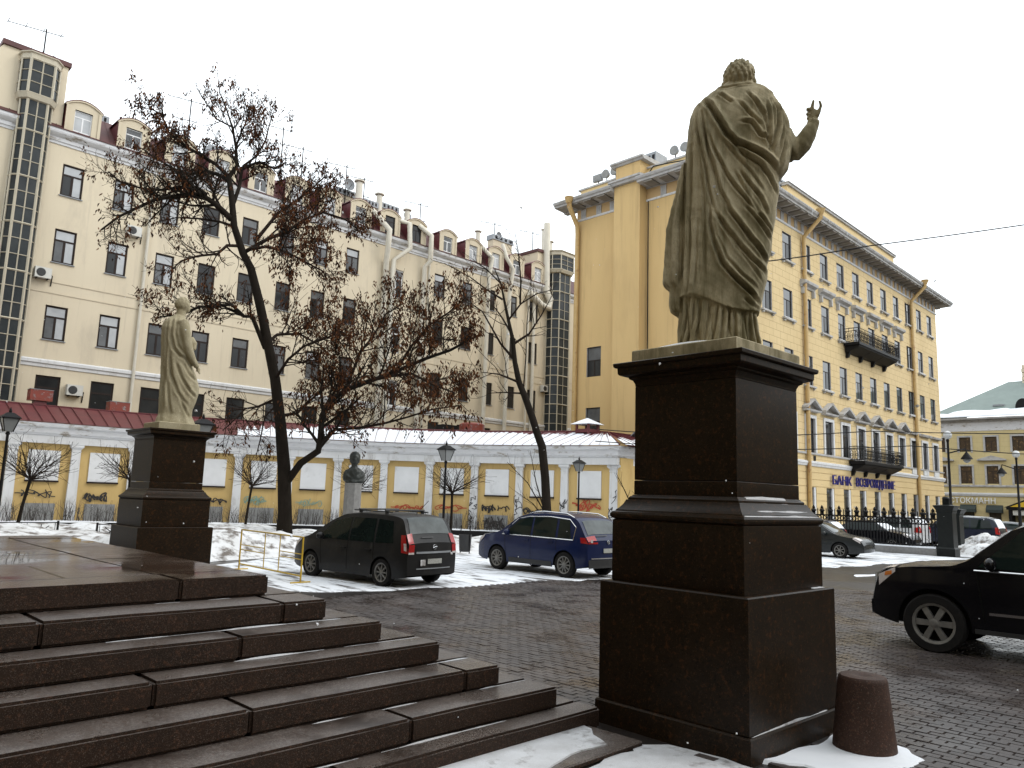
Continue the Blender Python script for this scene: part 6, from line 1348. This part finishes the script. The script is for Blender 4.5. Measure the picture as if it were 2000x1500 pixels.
def street_lamp(c, h, arms, label):
    t = thing('street_lamp', label, 'street lamp', c, 0, 'tall street lamps by the far house'); e = Vector((.7, -.71, 0))
    m_ = MB(); m_.lathe([(.2, 0), (.2, .9), (.12, 1.0), (.09, 2.4), (.11, 2.45), (.075, 2.5), (.06, h-.5), (.09, h-.42), (.05, h-.3)], 10); m_.build('post', iron, t, smooth=40, local=True)
    m_ = MB(); m_.ball((0, 0, h-.1), .24, 16, 10); m_.build('globe', whitegl, t, smooth=True, local=True)
    for s in arms:
        m_ = MB(); m_.tube([(0, 0, h-1.15), tuple(e*s*.5+Vector((0, 0, h-1.0))), tuple(e*s*1.0+Vector((0, 0, h-.85))), tuple(e*s*1.05+Vector((0, 0, h-1.05)))], .04, 6); m_.build('lamp_arm', iron, t, local=True)
        m_ = MB(); c_ = e*s*1.05; m_.lathe([(.05, h-1.05), (.12, h-1.15), (.30, h-1.4), (.31, h-1.46), (.1, h-1.44)], 14, (c_.x, c_.y, 0)); m_.build('lamp_shade', iron, t, smooth=40, local=True)
        m_ = MB(); m_.ball((c_.x, c_.y, h-1.47), .2, 12, 8); m_.build('lamp_bulb', lampgl, t, smooth=True, local=True)
street_lamp((49.0, 13.25, 0), 6.55, (1,), 'tall black street lamp with a white globe and one hanging shade'); street_lamp((61.2, 12.4, 0), 6.2, (-1, 1), 'black street lamp with two hanging shades near the right edge')
def wire(P, r, label, sag=.25):
    a, b = Vector(P[0]), Vector(P[-1]); pts = []
    for k in range(len(P)-1):
        for i in range(10): pts.append(Vector(P[k]).lerp(Vector(P[k+1]), i/10)-Vector((0, 0, sag*sin(pi*i/10))))
    pts.append(b); m_ = MB(); m_.tube(pts, r, 4); o = m_.build('overhead_wire', iron); me = o.data
    o.location = pts[0]; me.transform(Matrix.Translation(-pts[0])); return tag(o, label, 'wire', 'overhead wires')
wire([(26.0, 16.5, 11.5), (31.45, 10.99, 12.74), (42, .2, 15.6)], .026, 'thin wire rising to the right across the top windows of the corner house', .12)
wire([(26, 20.6, 5.1), (34.38, 12.3, 5.42), (46, .8, 6.3)], .02, 'upper of two level wires crossing before the pediments'); wire([(26, 20.8, 4.6), (35.62, 11.06, 4.84), (46, .7, 4.9)], .02, 'lower of two level wires crossing before the pediments')
wire([(12, 53, 28.2), (40, 53, 26.2), (60, 50, 27)], .012, 'faint wire strung above the roof ridge of the cream house', .8)
wire([(2, 40, 34), (41.7, 43.1, 41.4), (69.6, 43.5, 50.6)], .02, 'faint wire high in the white sky', .5)
# ================================================================ cars
def smooth_prof(P, n, k):
    """polyline (x, z) resampled along x and rounded off"""
    xs = np.linspace(P[0][0], P[-1][0], n); zs = np.interp(xs, [p[0] for p in P], [p[1] for p in P])
    for _ in range(k):
        z2 = zs.copy(); z2[1:-1] = .25*zs[:-2]+.5*zs[1:-1]+.25*zs[2:]; zs = z2
    return xs, zs
class Car:
    """body skin given by a side profile and a width that varies with height and length; x forward, y left"""
    def __init__(s, top, W, belt, sill, wr, xr, xf, tumble=.80, rnd_=6, front_t=.16, rear_t=.12, shoulder=.985, sc=1.0, archr=1.13):
        s.xs, s.zs = smooth_prof(top, 181, rnd_); s.W = W/2; s.belt = belt; s.sill = sill; s.wr = wr; s.xr = xr; s.xf = xf
        s.tum = tumble; s.ft = front_t; s.rt = rear_t; s.x0, s.x1 = top[0][0], top[-1][0]; s.ztop = max(s.zs); s.ar = wr*archr; s.sh = shoulder
    def zt(s, x): return float(np.interp(x, s.xs, s.zs))
    def zb(s, x):
        z = s.sill+.10*max(0, (x-(s.x1-.5))/.5)**2+.10*max(0, ((s.x0+.5)-x)/.5)**2
        for c in (s.xr, s.xf):
            if abs(x-c) < s.ar: z = max(z, s.wr+sqrt(s.ar**2-(x-c)**2))
        return z
    def hw(s, x, z):
        L = s.x1-s.x0; t = (x-s.x0)/L
        pl = 1-s.rt*max(0, (.16-t)/.16)**2.2-s.ft*max(0, (t-.80)/.20)**2.2
        if z <= s.belt: q = (z-s.sill)/(s.belt-s.sill); se = .955+.045*sin(pi*min(1, max(0, q)*.62+.12))-(.02*max(0, q-.75)/.25)
        else:
            q = min(1, (z-s.belt)/max(.05, s.ztop-s.belt)); se = .975-(.975-s.tum)*q**1.25
        return s.W*pl*se
    def top(s, x, q):
        """point of the upper skin; q in -1..1 across"""
        z = s.zt(x); w = s.hw(x, z); return Vector((x, w*q, z+.045*(1-abs(q)**3.2)-.0))
    def body(s):
        mb = MB(); X = sorted(set([round(v, 3) for v in np.linspace(s.x0, s.x1, 110)]+[round(c+k*s.ar*f, 3) for c in (s.xr, s.xf) for k in (-1, 1) for f in (1, .985, .95, .86, .7)]))
        rows = 15; nq = 11; rings = []
        for x in X:
            zb, zt = s.zb(x), s.zt(x); zt = max(zt, zb+.02); ring = []
            for j in range(rows+1): z = zb+(zt-zb)*j/rows; ring.append((x, -s.hw(x, z), z))
            for j in range(1, nq): q = -1+2*j/nq; p = s.top(x, q); ring.append((p.x, p.y, max(p.z, zt)))
            for j in range(rows, -1, -1): z = zb+(zt-zb)*j/rows; ring.append((x, s.hw(x, z), z))
            rings.append(ring)
        mb.rings(rings, closed=False, caps=False)
        for x, sg in ((s.x0, -1), (s.x1, 1)):                        # bulged ends
            zb, zt = s.zb(x), s.zt(x); G = []
            for j in range(9):
                z = zb+(zt-zb)*j/8; w = s.hw(x, z); G.append([(x+sg*(.10 if sg > 0 else .07)*(1-(2*k/12-1)**2)*(.75+.25*sin(pi*j/8)), -w+2*w*k/12, z+(.045*(1-abs(2*k/12-1)**3.2) if j == 8 else 0)) for k in range(13)])
            mb.rings(G, closed=False, caps=False)
        return mb
    def side_patch(s, c, off=.008, nx=10, nz=6, sides=(-1, 1)):
        """panel on the flanks from four (x, z) corners: rear low, front low, front high, rear high"""
        mb = MB()
        for sd in sides:
            G = []
            for i in range(nz+1):
                t = i/nz; row = []
                for j in range(nx+1):
                    u = j/nx; x = (c[0][0]*(1-u)+c[1][0]*u)*(1-t)+(c[3][0]*(1-u)+c[2][0]*u)*t; z = (c[0][1]*(1-u)+c[1][1]*u)*(1-t)+(c[3][1]*(1-u)+c[2][1]*u)*t
                    row.append((x, sd*(s.hw(x, z)+off), z))
                G.append(row)
            mb.rings(G, closed=False, caps=False)
        return mb
    def top_patch(s, xa, xb, q0, q1, off=.010, n=10, m=12, qa=None):
        mb = MB(); G = []
        for i in range(n+1):
            x = xa+(xb-xa)*i/n; e = .03; dz = (s.zt(x+e)-s.zt(x-e))/(2*e); l = sqrt(1+dz*dz); nv = Vector((-dz/l, 0, 1/l)); k = (1-.06*i/n) if qa is None else 1+(qa-1)*i/n
            G.append([tuple(s.top(x, (q0+(q1-q0)*j/m)*k)+nv*off) for j in range(m+1)])
        mb.rings(G, closed=False, caps=False); return mb
    def rear_patch(s, z0, z1, y0, y1, off=.012, end=0, n=4, m=8):
        mb = MB(); x = (s.x0, s.x1)[end]; sg = (-1, 1)[end]; G = []
        for i in range(n+1):
            z = z0+(z1-z0)*i/n; w = s.hw(x, z); zb, zt = s.zb(x), s.zt(x)
            row = []
            for j in range(m+1):
                q = y0+(y1-y0)*j/m; row.append((x+sg*((.10 if sg > 0 else .07)*(1-q*q)*(.75+.25*sin(pi*min(1, max(0, (z-zb)/(zt-zb))))) +off), w*q, z))
            G.append(row)
        mb.rings(G, closed=False, caps=False); return mb
def wheel_meshes(r, spokes, key):
    k = ('wheel', r, spokes, key)
    if k in PM: return PM[k]
    t = MB(); w = .105
    t.lathe([(r*.66, -w*.8), (r*.70, -w), (r*.93, -w), (r*.99, -w*.72), (r, -w*.4), (r, w*.4), (r*.99, w*.72), (r*.93, w), (r*.70, w), (r*.66, w*.8), (r*.64, 0)], 36, ax='y', cap=False)
    d = MB(); d.lathe([(.02, .02), (r*.645, .02), (r*.645, -.05), (.02, -.05)], 28, ax='y')
    s = MB(); s.lathe([(r*.62, .055), (r*.685, .085), (r*.685, .100), (r*.60, .088), (r*.585, .03)], 32, ax='y', cap=False); s.lathe([(.02, .05), (r*.15, .05), (r*.16, .09), (r*.10, .10), (.02, .10)], 14, ax='y')
    for i in range(spokes):
        a = 2*pi*i/spokes; n = 1
        for da in ((0,) if spokes < 7 else (0,)):
            ca, sa = cos(a+da), sin(a+da); w0, w1 = (r*.085, r*.10) if spokes < 7 else (r*.045, r*.055); P = []
            for rr, ww, yy in ((r*.12, w0, .092), (r*.63, w1, .075)):
                P += [(ca*rr-sa*ww, yy, sa*rr+ca*ww), (ca*rr+sa*ww, yy, sa*rr-ca*ww), (ca*rr+sa*ww*1.1, yy-.05, sa*rr-ca*ww*1.1), (ca*rr-sa*ww*1.1, yy-.05, sa*rr+ca*ww*1.1)]
            s.add(P, [(0, 1, 5, 4), (1, 2, 6, 5), (2, 3, 7, 6), (3, 0, 4, 7), (4, 5, 6, 7)])
    PM[k] = (t.mesh('tyre', tyre, 40), d.mesh('wheel_disc', rimd, 40), s.mesh('rim', rimm, 30)); return PM[k]
def make_car(name, label, loc, rz, c, paint, win, group=None, wheel_r=None, spokes=8, dy=.80, doors=(), rear_glass=None, wind=None, tails=(), heads=(), plate=None, rails=None, mirror=None, handles=(), strips=(), extra=None, cat='car', rear_mist=False, chrome_line=None, sc=1.0, low_black=None, bumper=None):
    t = thing(name, label, cat, loc, rz, group)
    if sc != 1: t.scale = (sc, sc, sc)
    kw = dict(local=True)
    c.body().build('body', paint, t, smooth=38, **kw)
    m = MB(); m.box((c.x0+.25, -c.W+.12, c.sill+.03), (c.x1-.25, c.W-.12, c.belt-.12)); m.build('underbody', rimd, t, **kw)
    r = wheel_r or c.wr; T_, D_, S_ = wheel_meshes(r, spokes, '')
    for x in (c.xr, c.xf):
        for s in (1, -1):
            o = link('wheel', T_, t, (x, s*dy, r), 0 if s > 0 else pi); link('wheel_disc', D_, o); link('rim', S_, o)
    for q in win:
        for sd in (-1, 1): c.side_patch(q, .007, sides=(sd,)).build('side_window', carglass, t, smooth=True, **kw)
    if wind: c.top_patch(wind[0], wind[1], -.93, .93).build('windscreen', wind[2] if len(wind) > 2 else carglass, t, smooth=True, **kw)
    if rear_glass: c.top_patch(rear_glass[0], rear_glass[1], -.86, .86, qa=rear_glass[3] if len(rear_glass) > 3 else .97).build('rear_window', rear_glass[2], t, smooth=True, **kw)
    for q, z0, z1, xin, m1 in tails:
        ze = c.zt(c.x0); xt = next((x for x in np.linspace(c.x0, c.x0+.5, 60) if c.zt(x) >= z1), c.x0+.05)
        for s in (-1, 1):
            lp = MB(); a = c.rear_patch(z0, min(z1, ze+.005), s*1.0, s*q, .016); lp.add(a.v, a.f)
            if z1 > ze: a = c.top_patch(c.x0-.012, xt, s*1.0, s*q, .016, 5, 5, 1.0); lp.add(a.v, a.f)
            b = c.side_patch([(c.x0-.012, z0), (c.x0+xin, z0+.02), (xt+xin*.75, z1), (xt, z1)], .014, sides=(s,)); lp.add(b.v, b.f); lp.build('tail_light', m1, t, smooth=60, **kw)
    for q, xa, xb, drop, m1 in heads:
        xa, xb = c.x1-xa, c.x1-xb
        for s in (-1, 1):
            lp = MB(); a = c.top_patch(xa, xb, s*1.0, s*q, .014, 6, 5, 1.0); b = c.side_patch([(xa, c.zt(xa)-drop*.35), (xb, c.zt(xb)-drop), (xb, c.zt(xb)+.01), (xa, c.zt(xa)+.01)], .013, sides=(s,)); lp.add(a.v, a.f); lp.add(b.v, b.f); lp.build('headlight', m1, t, smooth=60, **kw)
    if plate:
        for e, z in plate:
            w = .26/c.W; c.rear_patch(z, z+.115, -w, w, .03, e, 1, 2).build('number_plate', platem, t, **kw)
    dm = MB()
    for x0, z0, x1, z1 in doors:
        p = c.side_patch([(x0-.007, z0), (x0+.007, z0), (x1+.007, z1), (x1-.007, z1)], .0035, 1, 8); dm.add(p.v, p.f)
    if doors: dm.build('door_seam', rimd, t, kind='stuff', **kw)
    for x, z in handles:
        for s in (-1, 1): h = MB(); w = s*(c.hw(x, z)+.018); h.box((x-.10, w-.014, z-.016), (x+.10, w+.014, z+.016)); h.build('door_handle', paint, t, **kw)
    for q, m1, nm in strips:
        p = c.side_patch(q, .012, 14, 2); p.build(nm, m1, t, smooth=60, **kw)
    if mirror:
        x, z = mirror
        for s in (-1, 1): h = MB(); w = s*c.hw(x, z); h.ball((x, w+s*.13, z+.03), (.075, .115, .085), 12, 8); h.tube([(x+.02, w-s*.02, z-.05), (x, w+s*.08, z-.01)], .03, 6); h.build('wing_mirror', paint, t, smooth=True, **kw)
    if rails:
        for s in (-1, 1):
            h = MB(); P = [tuple(c.top(x, s*.93)+Vector((0, 0, .045 if 0 < i < 6 else .0))) for i, x in enumerate(np.linspace(rails[0], rails[1], 7))]; h.tube(P, .018, 6); h.build('roof_rail', rails[2], t, smooth=40, **kw)
    if extra: extra(c, t)
    return t
def paintm(n, col, col2, **k): return mat(n, col, .25, col2, 3, spec=.22, coat=.18, **k)
P_grey = mat('dirty_dark_grey_paint', (.0085, .0087, .0095), .38, (.014, .0135, .0135), 1.6, spec=.18, coat=.08, stain=(2.2, .5, .7, (.022, .020, .018)))
P_blue = paintm('deep_blue_paint', (.005, .011, .048), (.007, .013, .050)); P_black = paintm('black_paint', (.003, .003, .0045), (.0045, .0045, .006)); P_dark = paintm('dark_green_grey_paint', (.014, .016, .016), (.019, .02, .02))
P_white = paintm('white_paint', (.50, .50, .50), (.42, .42, .42)); P_silver = paintm('silver_paint', (.26, .27, .28), (.2, .21, .22)); P_navy = paintm('navy_paint', (.008, .011, .022), (.011, .014, .026))
H = pi/2
# ---- minivan
c = Car([(-2.06, 1.0), (-2.05, 1.02), (-2.0, 1.12), (-1.84, 1.47), (-1.74, 1.59), (-1.5, 1.64), (-1.2, 1.655), (-.3, 1.67), (.35, 1.62), (.75, 1.47), (1.45, 1.09), (1.62, 1.02), (2.0, .93), (2.22, .80), (2.32, .62)], 1.80, .98, .20, .325, -1.25, 1.45, .78, 5, .17, .10)
def van_extra(c, t):
    kw = dict(local=True)
    for s in (-1, 1):
        h = MB(); y = s*.60
        h.tube([(-1.25, y, 1.725), (.15, y, 1.74)], .018, 6)
        for x in (-1.25, .15): pass
        h.build('roof_rail', blackpl, t, **kw)
    for x in (-1.05, -.1): h = MB(); h.tube([(x, -.66, 1.765), (x, .66, 1.765)], .022, 6); [h.box((x-.04, y-.03, 1.68), (x+.04, y+.03, 1.75)) for y in (-.60, .60)]; h.build('roof_bar', blackpl, t, **kw)
    h = MB(); h.tube([(-1.45, .0, 1.69), (-1.85, .0, 2.02)], .008, 4); h.build('aerial', blackpl, t, **kw)
    c.rear_patch(.80, .845, -.72, .72, .022).build('tailgate_trim', tin, t, **kw); c.rear_patch(.44, .465, -.70, .70, .022).build('bumper_line', tin, t, **kw)
    h = MB(); h.tube([(c.x0-.075, .055*cos(a), .945+.055*sin(a)) for a in np.linspace(0, 2*pi, 17)], .008, 5); h.tube([(c.x0-.08, -.07, .955), (c.x0-.08, -.01, .950), (c.x0-.08, .01, .94), (c.x0-.08, .07, .935)], .009, 4); h.build('round_emblem', chrome, t, **kw)
    p = c.top_patch(-2.012, -2.0, -.05, .45, .03, 1, 6); p.build('rear_wiper', blackpl, t, **kw)
    for s in (-1, 1): c.side_patch([(c.x0+.03, .86), (c.x0+.10, .87), (c.x0+.13, 1.03), (c.x0+.06, 1.03)], .017, 2, 3, sides=(s,)).build('clear_lens', tailw, t, **kw); c.rear_patch(.785, .83, s*.995, s*.80, .020, 0, 1, 3).build('lamp_foot', tailw, t, **kw)
    m_ = MB(); m_.rings([[(c.x0-.085+.01*fbm(y, z, 9, 2), y, z) for y in np.linspace(.30, .46, 7)] for z in np.linspace(.52, .66, 5)], False, False); m_.build('stuck_snow', dirty, t, kind='stuff', **kw)
make_car('parked_minivan', 'dirty dark grey minivan with roof bars parked nose in to the snow bank', (11.16, 15.72, .0), H+radians(6), c, P_grey,
    [[(.02, 1.0), (1.18, 1.02), (.62, 1.46), (.02, 1.56)], [(-.93, 1.0), (-.04, 1.0), (-.04, 1.56), (-.88, 1.56)], [(-1.62, 1.02), (-1.0, 1.0), (-.96, 1.56), (-1.48, 1.52)]],
    dy=.78, spokes=8, doors=((.0, .3, .0, 1.0), (-.97, .62, -.95, 1.0), (1.0, .36, 1.08, .98)), rear_glass=(-1.96, -1.74, carglassm, .97), wind=(.80, 1.42), tails=((.80, .80, 1.22, .17, taill),), heads=((.6, .42, .12, .10, tailw),), plate=((0, .56),), mirror=(.95, 1.03), handles=((-.78, .82), (.16, .82)),
    strips=(([(-2.0, .22), (2.0, .22), (2.0, .30), (-2.0, .30)], blackpl, 'side_skirt'),) if False else (), extra=van_extra, sc=.955)
# ---- blue compact off-roader
c = Car([(-2.0, .98), (-1.985, 1.0), (-1.93, 1.1), (-1.70, 1.45), (-1.55, 1.58), (-1.2, 1.66), (-.3, 1.69), (.3, 1.65), (.62, 1.55), (1.22, 1.14), (1.4, 1.08), (1.95, .98), (2.20, .87), (2.29, .62)], 1.81, 1.03, .26, .345, -1.25, 1.35, .80, 5, .16, .11, archr=1.14)
def tig_extra(c, t):
    kw = dict(local=True)
    for s in (-1, 1):
        p = c.rear_patch(.97, 1.05, s*.90, s*.80, .021, 0, 2, 3); p.build('clear_lens', tailw, t, **kw)
    for s in (-1, 1):
        h = MB(); P = [(-1.55, 1.02), (1.15, 1.045), (.60, 1.51), (.2, 1.585), (-.6, 1.61), (-1.35, 1.56), (-1.60, 1.36), (-1.55, 1.02)]; h.tube([(x, s*(c.hw(x, z)+.012), z) for x, z in P], .012, 5, cap=False); h.build('window_trim', chrome, t, **kw)
    c.rear_patch(.54, .57, -.85, .85, .02).build('bumper_line', chrome, t, **kw); c.rear_patch(.30, .52, -.97, .97, .016).build('bumper', blackpl, t, **kw)
    h = MB(); h.tube([(c.x0-.078, .05*cos(a), .98+.05*sin(a)) for a in np.linspace(0, 2*pi, 17)], .007, 5); h.tube([(c.x0-.08, -.03, 1.01), (c.x0-.08, -.012, .955), (c.x0-.08, 0, .985), (c.x0-.08, .012, .955), (c.x0-.08, .03, 1.01)], .006, 4); h.build('round_emblem', chrome, t, **kw)
    p = c.top_patch(-1.94, -1.928, -.1, .5, .03, 1, 6); p.build('rear_wiper', blackpl, t, **kw)
    c.side_patch([(-.80, .27), (.86, .27), (.86, .40), (-.80, .40)], .010, 14, 2).build('side_skirt', blackpl, t, smooth=60, **kw)
make_car('parked_car', 'deep blue compact off-roader with chrome roof rails parked behind the near pedestal', (16.66, 14.86, 0), H, c, P_blue,
    [[(.02, 1.045), (1.08, 1.05), (.55, 1.48), (.02, 1.58)], [(-.92, 1.04), (-.05, 1.045), (-.05, 1.585), (-.90, 1.59)], [(-1.48, 1.05), (-1.0, 1.04), (-.98, 1.58), (-1.36, 1.53)]],
    dy=.80, spokes=10, doors=((.0, .42, .0, 1.03), (-.95, .72, -.96, 1.03), (.98, .45, 1.05, 1.03)), rear_glass=(-1.90, -1.64, carglassm, .96), wind=(.66, 1.2), tails=((.55, .94, 1.10, .20, taill),), heads=((.6, .36, .12, .12, tailw),), plate=((0, .70),), mirror=(.85, 1.08), handles=((-.75, .93), (.18, .93)), rails=(-1.45, .25, chrome), extra=tig_extra, sc=.985)
# ---- big black off-roader at the right edge
c = Car([(-2.15, 1.1), (-2.1, 1.4), (-1.9, 1.78), (-1.6, 1.86), (-.4, 1.88), (.25, 1.84), (.48, 1.75), (1.03, 1.30), (1.22, 1.215), (1.85, 1.15), (2.12, 1.10), (2.22, 1.04), (2.27, .93), (2.315, .80), (2.34, .66)], 1.89, 1.16, .34, .405, -1.30, 1.49, .80, 3, .20, .10, archr=1.16)
def blk_extra(c, t):
    kw = dict(local=True)
    for s in (-1, 1):
        c.side_patch([(2.03, 1.03), (2.14, 1.0), (2.13, 1.06), (2.03, 1.085)], .019, 4, 2, sides=(s,)).build('indicator', amber, t, **kw)
        c.side_patch([(-1.0, .62), (.80, .60), (.80, .635), (-1.0, .655)], .014, 10, 1, sides=(s,)).build('door_strip', chrome, t, **kw)
        h = MB(); h.tube([(x, s*(c.hw(x, 1.175)+.010), 1.175) for x in np.linspace(-1.7, .96, 9)], .012, 5); h.build('window_trim', chrome, t, **kw)
        h = MB(); y = s*.86; h.box((-.82, y-.10, .34), (.98, y+.08, .40)); h.build('running_board', blackpl, t, **kw)
    c.rear_patch(.70, 1.0, -.52, .52, .02, 1).build('grille', chrome, t, **kw)
    c.rear_patch(.42, .62, -.9, .9, .03, 1).build('bumper_intake', blackpl, t, **kw)
make_car('parked_off_roader', 'big black off-roader with six spoke wheels entering from the right edge', (13.80, 2.22, 0), H+radians(2), c, P_black,
    [[(.05, 1.20), (.92, 1.22), (.40, 1.72), (.05, 1.79)], [(-.98, 1.20), (-.03, 1.20), (-.03, 1.79), (-.98, 1.80)], [(-1.85, 1.22), (-1.06, 1.20), (-1.06, 1.80), (-1.75, 1.74)]],
    dy=.83, spokes=6, doors=((.0, .5, .0, 1.16), (-1.02, .8, -1.02, 1.16), (.86, .5, .93, 1.16)), rear_glass=(-2.12, -1.9, carglass), wind=(.52, 1.02), tails=((.8, .95, 1.2, .2, taill),), heads=((.62, .36, .11, .15, tailw),), plate=((1, .5),), mirror=(.74, 1.25), handles=((-.8, 1.0), (.2, 1.0)), rails=(-1.7, .3, chrome), extra=blk_extra, sc=1.06)
# ---- the cars round the iron fence
def sedan(): return Car([(-2.2, .92), (-2.15, .98), (-1.7, 1.02), (-1.45, 1.05), (-.75, 1.38), (-.3, 1.45), (.2, 1.45), (.55, 1.38), (1.15, 1.0), (1.4, .93), (2.0, .84), (2.25, .72), (2.32, .55)], 1.80, .94, .20, .32, -1.35, 1.38, .74, 5, .18, .14)
def estate(): return Car([(-2.15, .95), (-2.1, 1.05), (-1.85, 1.36), (-1.6, 1.44), (-.3, 1.48), (.25, 1.45), (.6, 1.36), (1.2, 1.0), (1.4, .93), (2.0, .84), (2.28, .72), (2.36, .55)], 1.78, .94, .20, .32, -1.35, 1.42, .76, 5, .18, .12)
def hatch(): return Car([(-1.75, .92), (-1.72, 1.0), (-1.5, 1.3), (-1.3, 1.42), (-.4, 1.48), (.2, 1.46), (.55, 1.36), (1.1, 1.0), (1.3, .93), (1.75, .84), (1.95, .72), (2.0, .55)], 1.70, .94, .19, .30, -1.15, 1.28, .76, 5, .18, .12)
def wagon4(): return Car([(-2.4, 1.05), (-2.35, 1.3), (-2.15, 1.72), (-1.9, 1.80), (-.4, 1.84), (.4, 1.8), (.75, 1.66), (1.3, 1.18), (1.5, 1.12), (2.3, 1.05), (2.5, .9), (2.56, .6)], 1.95, 1.14, .32, .38, -1.45, 1.65, .82, 4, .12, .08)
WE = [[(.0, .97), (1.0, .98), (.5, 1.31), (.0, 1.39)], [(-.9, .97), (-.06, .97), (-.06, 1.39), (-.85, 1.40)], [(-1.85, .99), (-.98, .97), (-.95, 1.40), (-1.68, 1.33)]]
WS = [[(.05, .97), (1.0, .98), (.48, 1.33), (.05, 1.39)], [(-1.15, .98), (-.03, .97), (-.03, 1.39), (-.68, 1.33)]]
WH = [[(.0, .97), (.95, .98), (.45, 1.31), (.0, 1.40)], [(-1.3, .99), (-.07, .97), (-.07, 1.40), (-1.15, 1.34)]]
W4 = [[(.1, 1.17), (1.15, 1.18), (.65, 1.62), (.1, 1.74)], [(-.9, 1.17), (.03, 1.17), (.03, 1.74), (-.9, 1.75)], [(-2.1, 1.18), (-.98, 1.17), (-.98, 1.75), (-1.95, 1.68)]]
GRP = 'cars parked by the iron fence'
def snowpatch(c, xa, xb, q0, q1, nm='snow_cover'):
    def f(c_, t): p = c_.top_patch(xa, xb, q0, q1, .03); p.build(nm, snow, t, smooth=True, local=True, kind='stuff')
    return f
make_car('parked_car', 'dark green grey estate car beside the near pedestal facing right', (33.55, 14.6, 0), -H+radians(3), estate(), P_dark, WE, GRP, dy=.77, spokes=7, wind=(.62, 1.18), rear_glass=(-2.08, -1.84, carglass), tails=((.78, .72, .95, .2, taill),), heads=((.6, .40, .12, .09, tailw),), mirror=(.85, .98), doors=((0, .35, 0, .95), (-.95, .6, -.95, .95)))
make_car('parked_car', 'dark hatchback with a snowy rear window and red light just behind the estate car', (38.0, 16.9, 0), H+radians(4), hatch(), P_navy, WH, GRP, dy=.74, spokes=7, wind=(.58, 1.08), rear_glass=(-1.68, -1.42, snow), tails=((.7, .78, 1.0, .2, taill),), mirror=(.8, .98))
make_car('parked_car', 'black saloon with a snow covered windscreen behind the iron fence', (43.0, 15.6, 0), -H, sedan(), P_black, WS, GRP, dy=.77, spokes=7, wind=(.60, 1.12, snow), rear_glass=(-1.42, -.8, carglass), heads=((.6, .40, .12, .09, tailw),), mirror=(.85, .98), doors=((0, .35, 0, .95),), extra=lambda c_, t: [(lambda h: (h.tube([(x, s*(c_.hw(x, .955)+.012), .955) for x in np.linspace(-1.4, 1.1, 7)], .014, 5), h.build('window_trim', chrome, t, local=True)))(MB()) for s in (-1, 1)])
make_car('parked_van', 'white high car with a large red tail light behind the black saloon', (47.4, 16.1, 0), H-radians(4), Car([(-1.95, 1.0), (-1.9, 1.2), (-1.7, 1.6), (-1.5, 1.70), (-.3, 1.75), (.4, 1.68), (1.2, 1.15), (1.5, 1.05), (1.9, .9), (2.0, .6)], 1.78, 1.05, .22, .32, -1.25, 1.3, .8, 5), P_white,
    [[(.0, 1.08), (1.0, 1.1), (.5, 1.5), (.0, 1.62)], [(-.9, 1.08), (-.06, 1.08), (-.06, 1.62), (-.9, 1.63)], [(-1.6, 1.1), (-.98, 1.08), (-.98, 1.62), (-1.45, 1.55)]], GRP, dy=.77, spokes=7, wind=(.5, 1.2), rear_glass=(-1.86, -1.62, snow), tails=((.74, .85, 1.15, .25, taill),), mirror=(.85, 1.1), cat='car')
make_car('parked_off_roader', 'long dark navy off-roader with snow on its rear window right of the gate pillars', (52.4, 13.9, -.05), H-radians(1), wagon4(), P_navy, W4, GRP, dy=.84, spokes=6, wind=(.78, 1.28), rear_glass=(-2.36, -2.13, snow), tails=((.84, .9, 1.3, .15, taill),), mirror=(.95, 1.2), rails=(-1.9, .3, chrome))
make_car('parked_car', 'silver hatchback with red tail lights beyond the navy off-roader', (66.0, 14.6, -.1), H+radians(20), hatch(), P_silver, WH, GRP, dy=.74, spokes=7, wind=(.58, 1.08), rear_glass=(-1.68, -1.42, carglassm), tails=((.7, .74, 1.05, .2, taill),), mirror=(.8, .98), sc=1.05)
make_car('parked_car', 'pale silver saloon at the right edge under the far street lamp', (70.5, 13.6, -.1), H+radians(24), sedan(), P_silver, WS, GRP, dy=.77, spokes=7, wind=(.60, 1.12), rear_glass=(-1.42, -.8, snow), tails=((.7, .74, .9, .2, taill),), sc=1.05)
make_car('parked_car', 'dark car roof showing just below the store porch', (78.0, 14.2, -.1), H+radians(20), sedan(), P_black, WS, GRP, dy=.77, spokes=7, wind=(.60, 1.12), rear_glass=(-1.42, -.8, carglass))
# ================================================================ falling snow
hr = random.Random(21); fl = MB()
for i in range(420):
    d = 2.4+hr.random()**.8*26; l = hr.uniform(-.74, .74)*d; z = 2.1+hr.uniform(-.5, .75)*d*.6
    p = Vector((cos(YAW)*d+sin(YAW)*l, sin(YAW)*d-cos(YAW)*l, z))
    if p.z < .3: continue
    r = hr.uniform(.004, .0095); a = Vector((hr.gauss(0, 1), hr.gauss(0, 1), hr.gauss(0, 1))).normalized(); b = a.orthogonal().normalized(); cc = a.cross(b)
    fl.add([tuple(p+a*r*hr.uniform(1, 2)), tuple(p+b*r), tuple(p+cc*r), tuple(p-a*r), tuple(p-b*r*.8), tuple(p-cc*r)], [(0, 1, 2), (0, 2, 4), (0, 4, 5), (0, 5, 1), (3, 2, 1), (3, 4, 2), (3, 5, 4), (3, 1, 5)])
o = fl.build('falling_snow', snow); tag(o, 'loose snowflakes drifting through the air', 'snowflakes', kind='stuff')
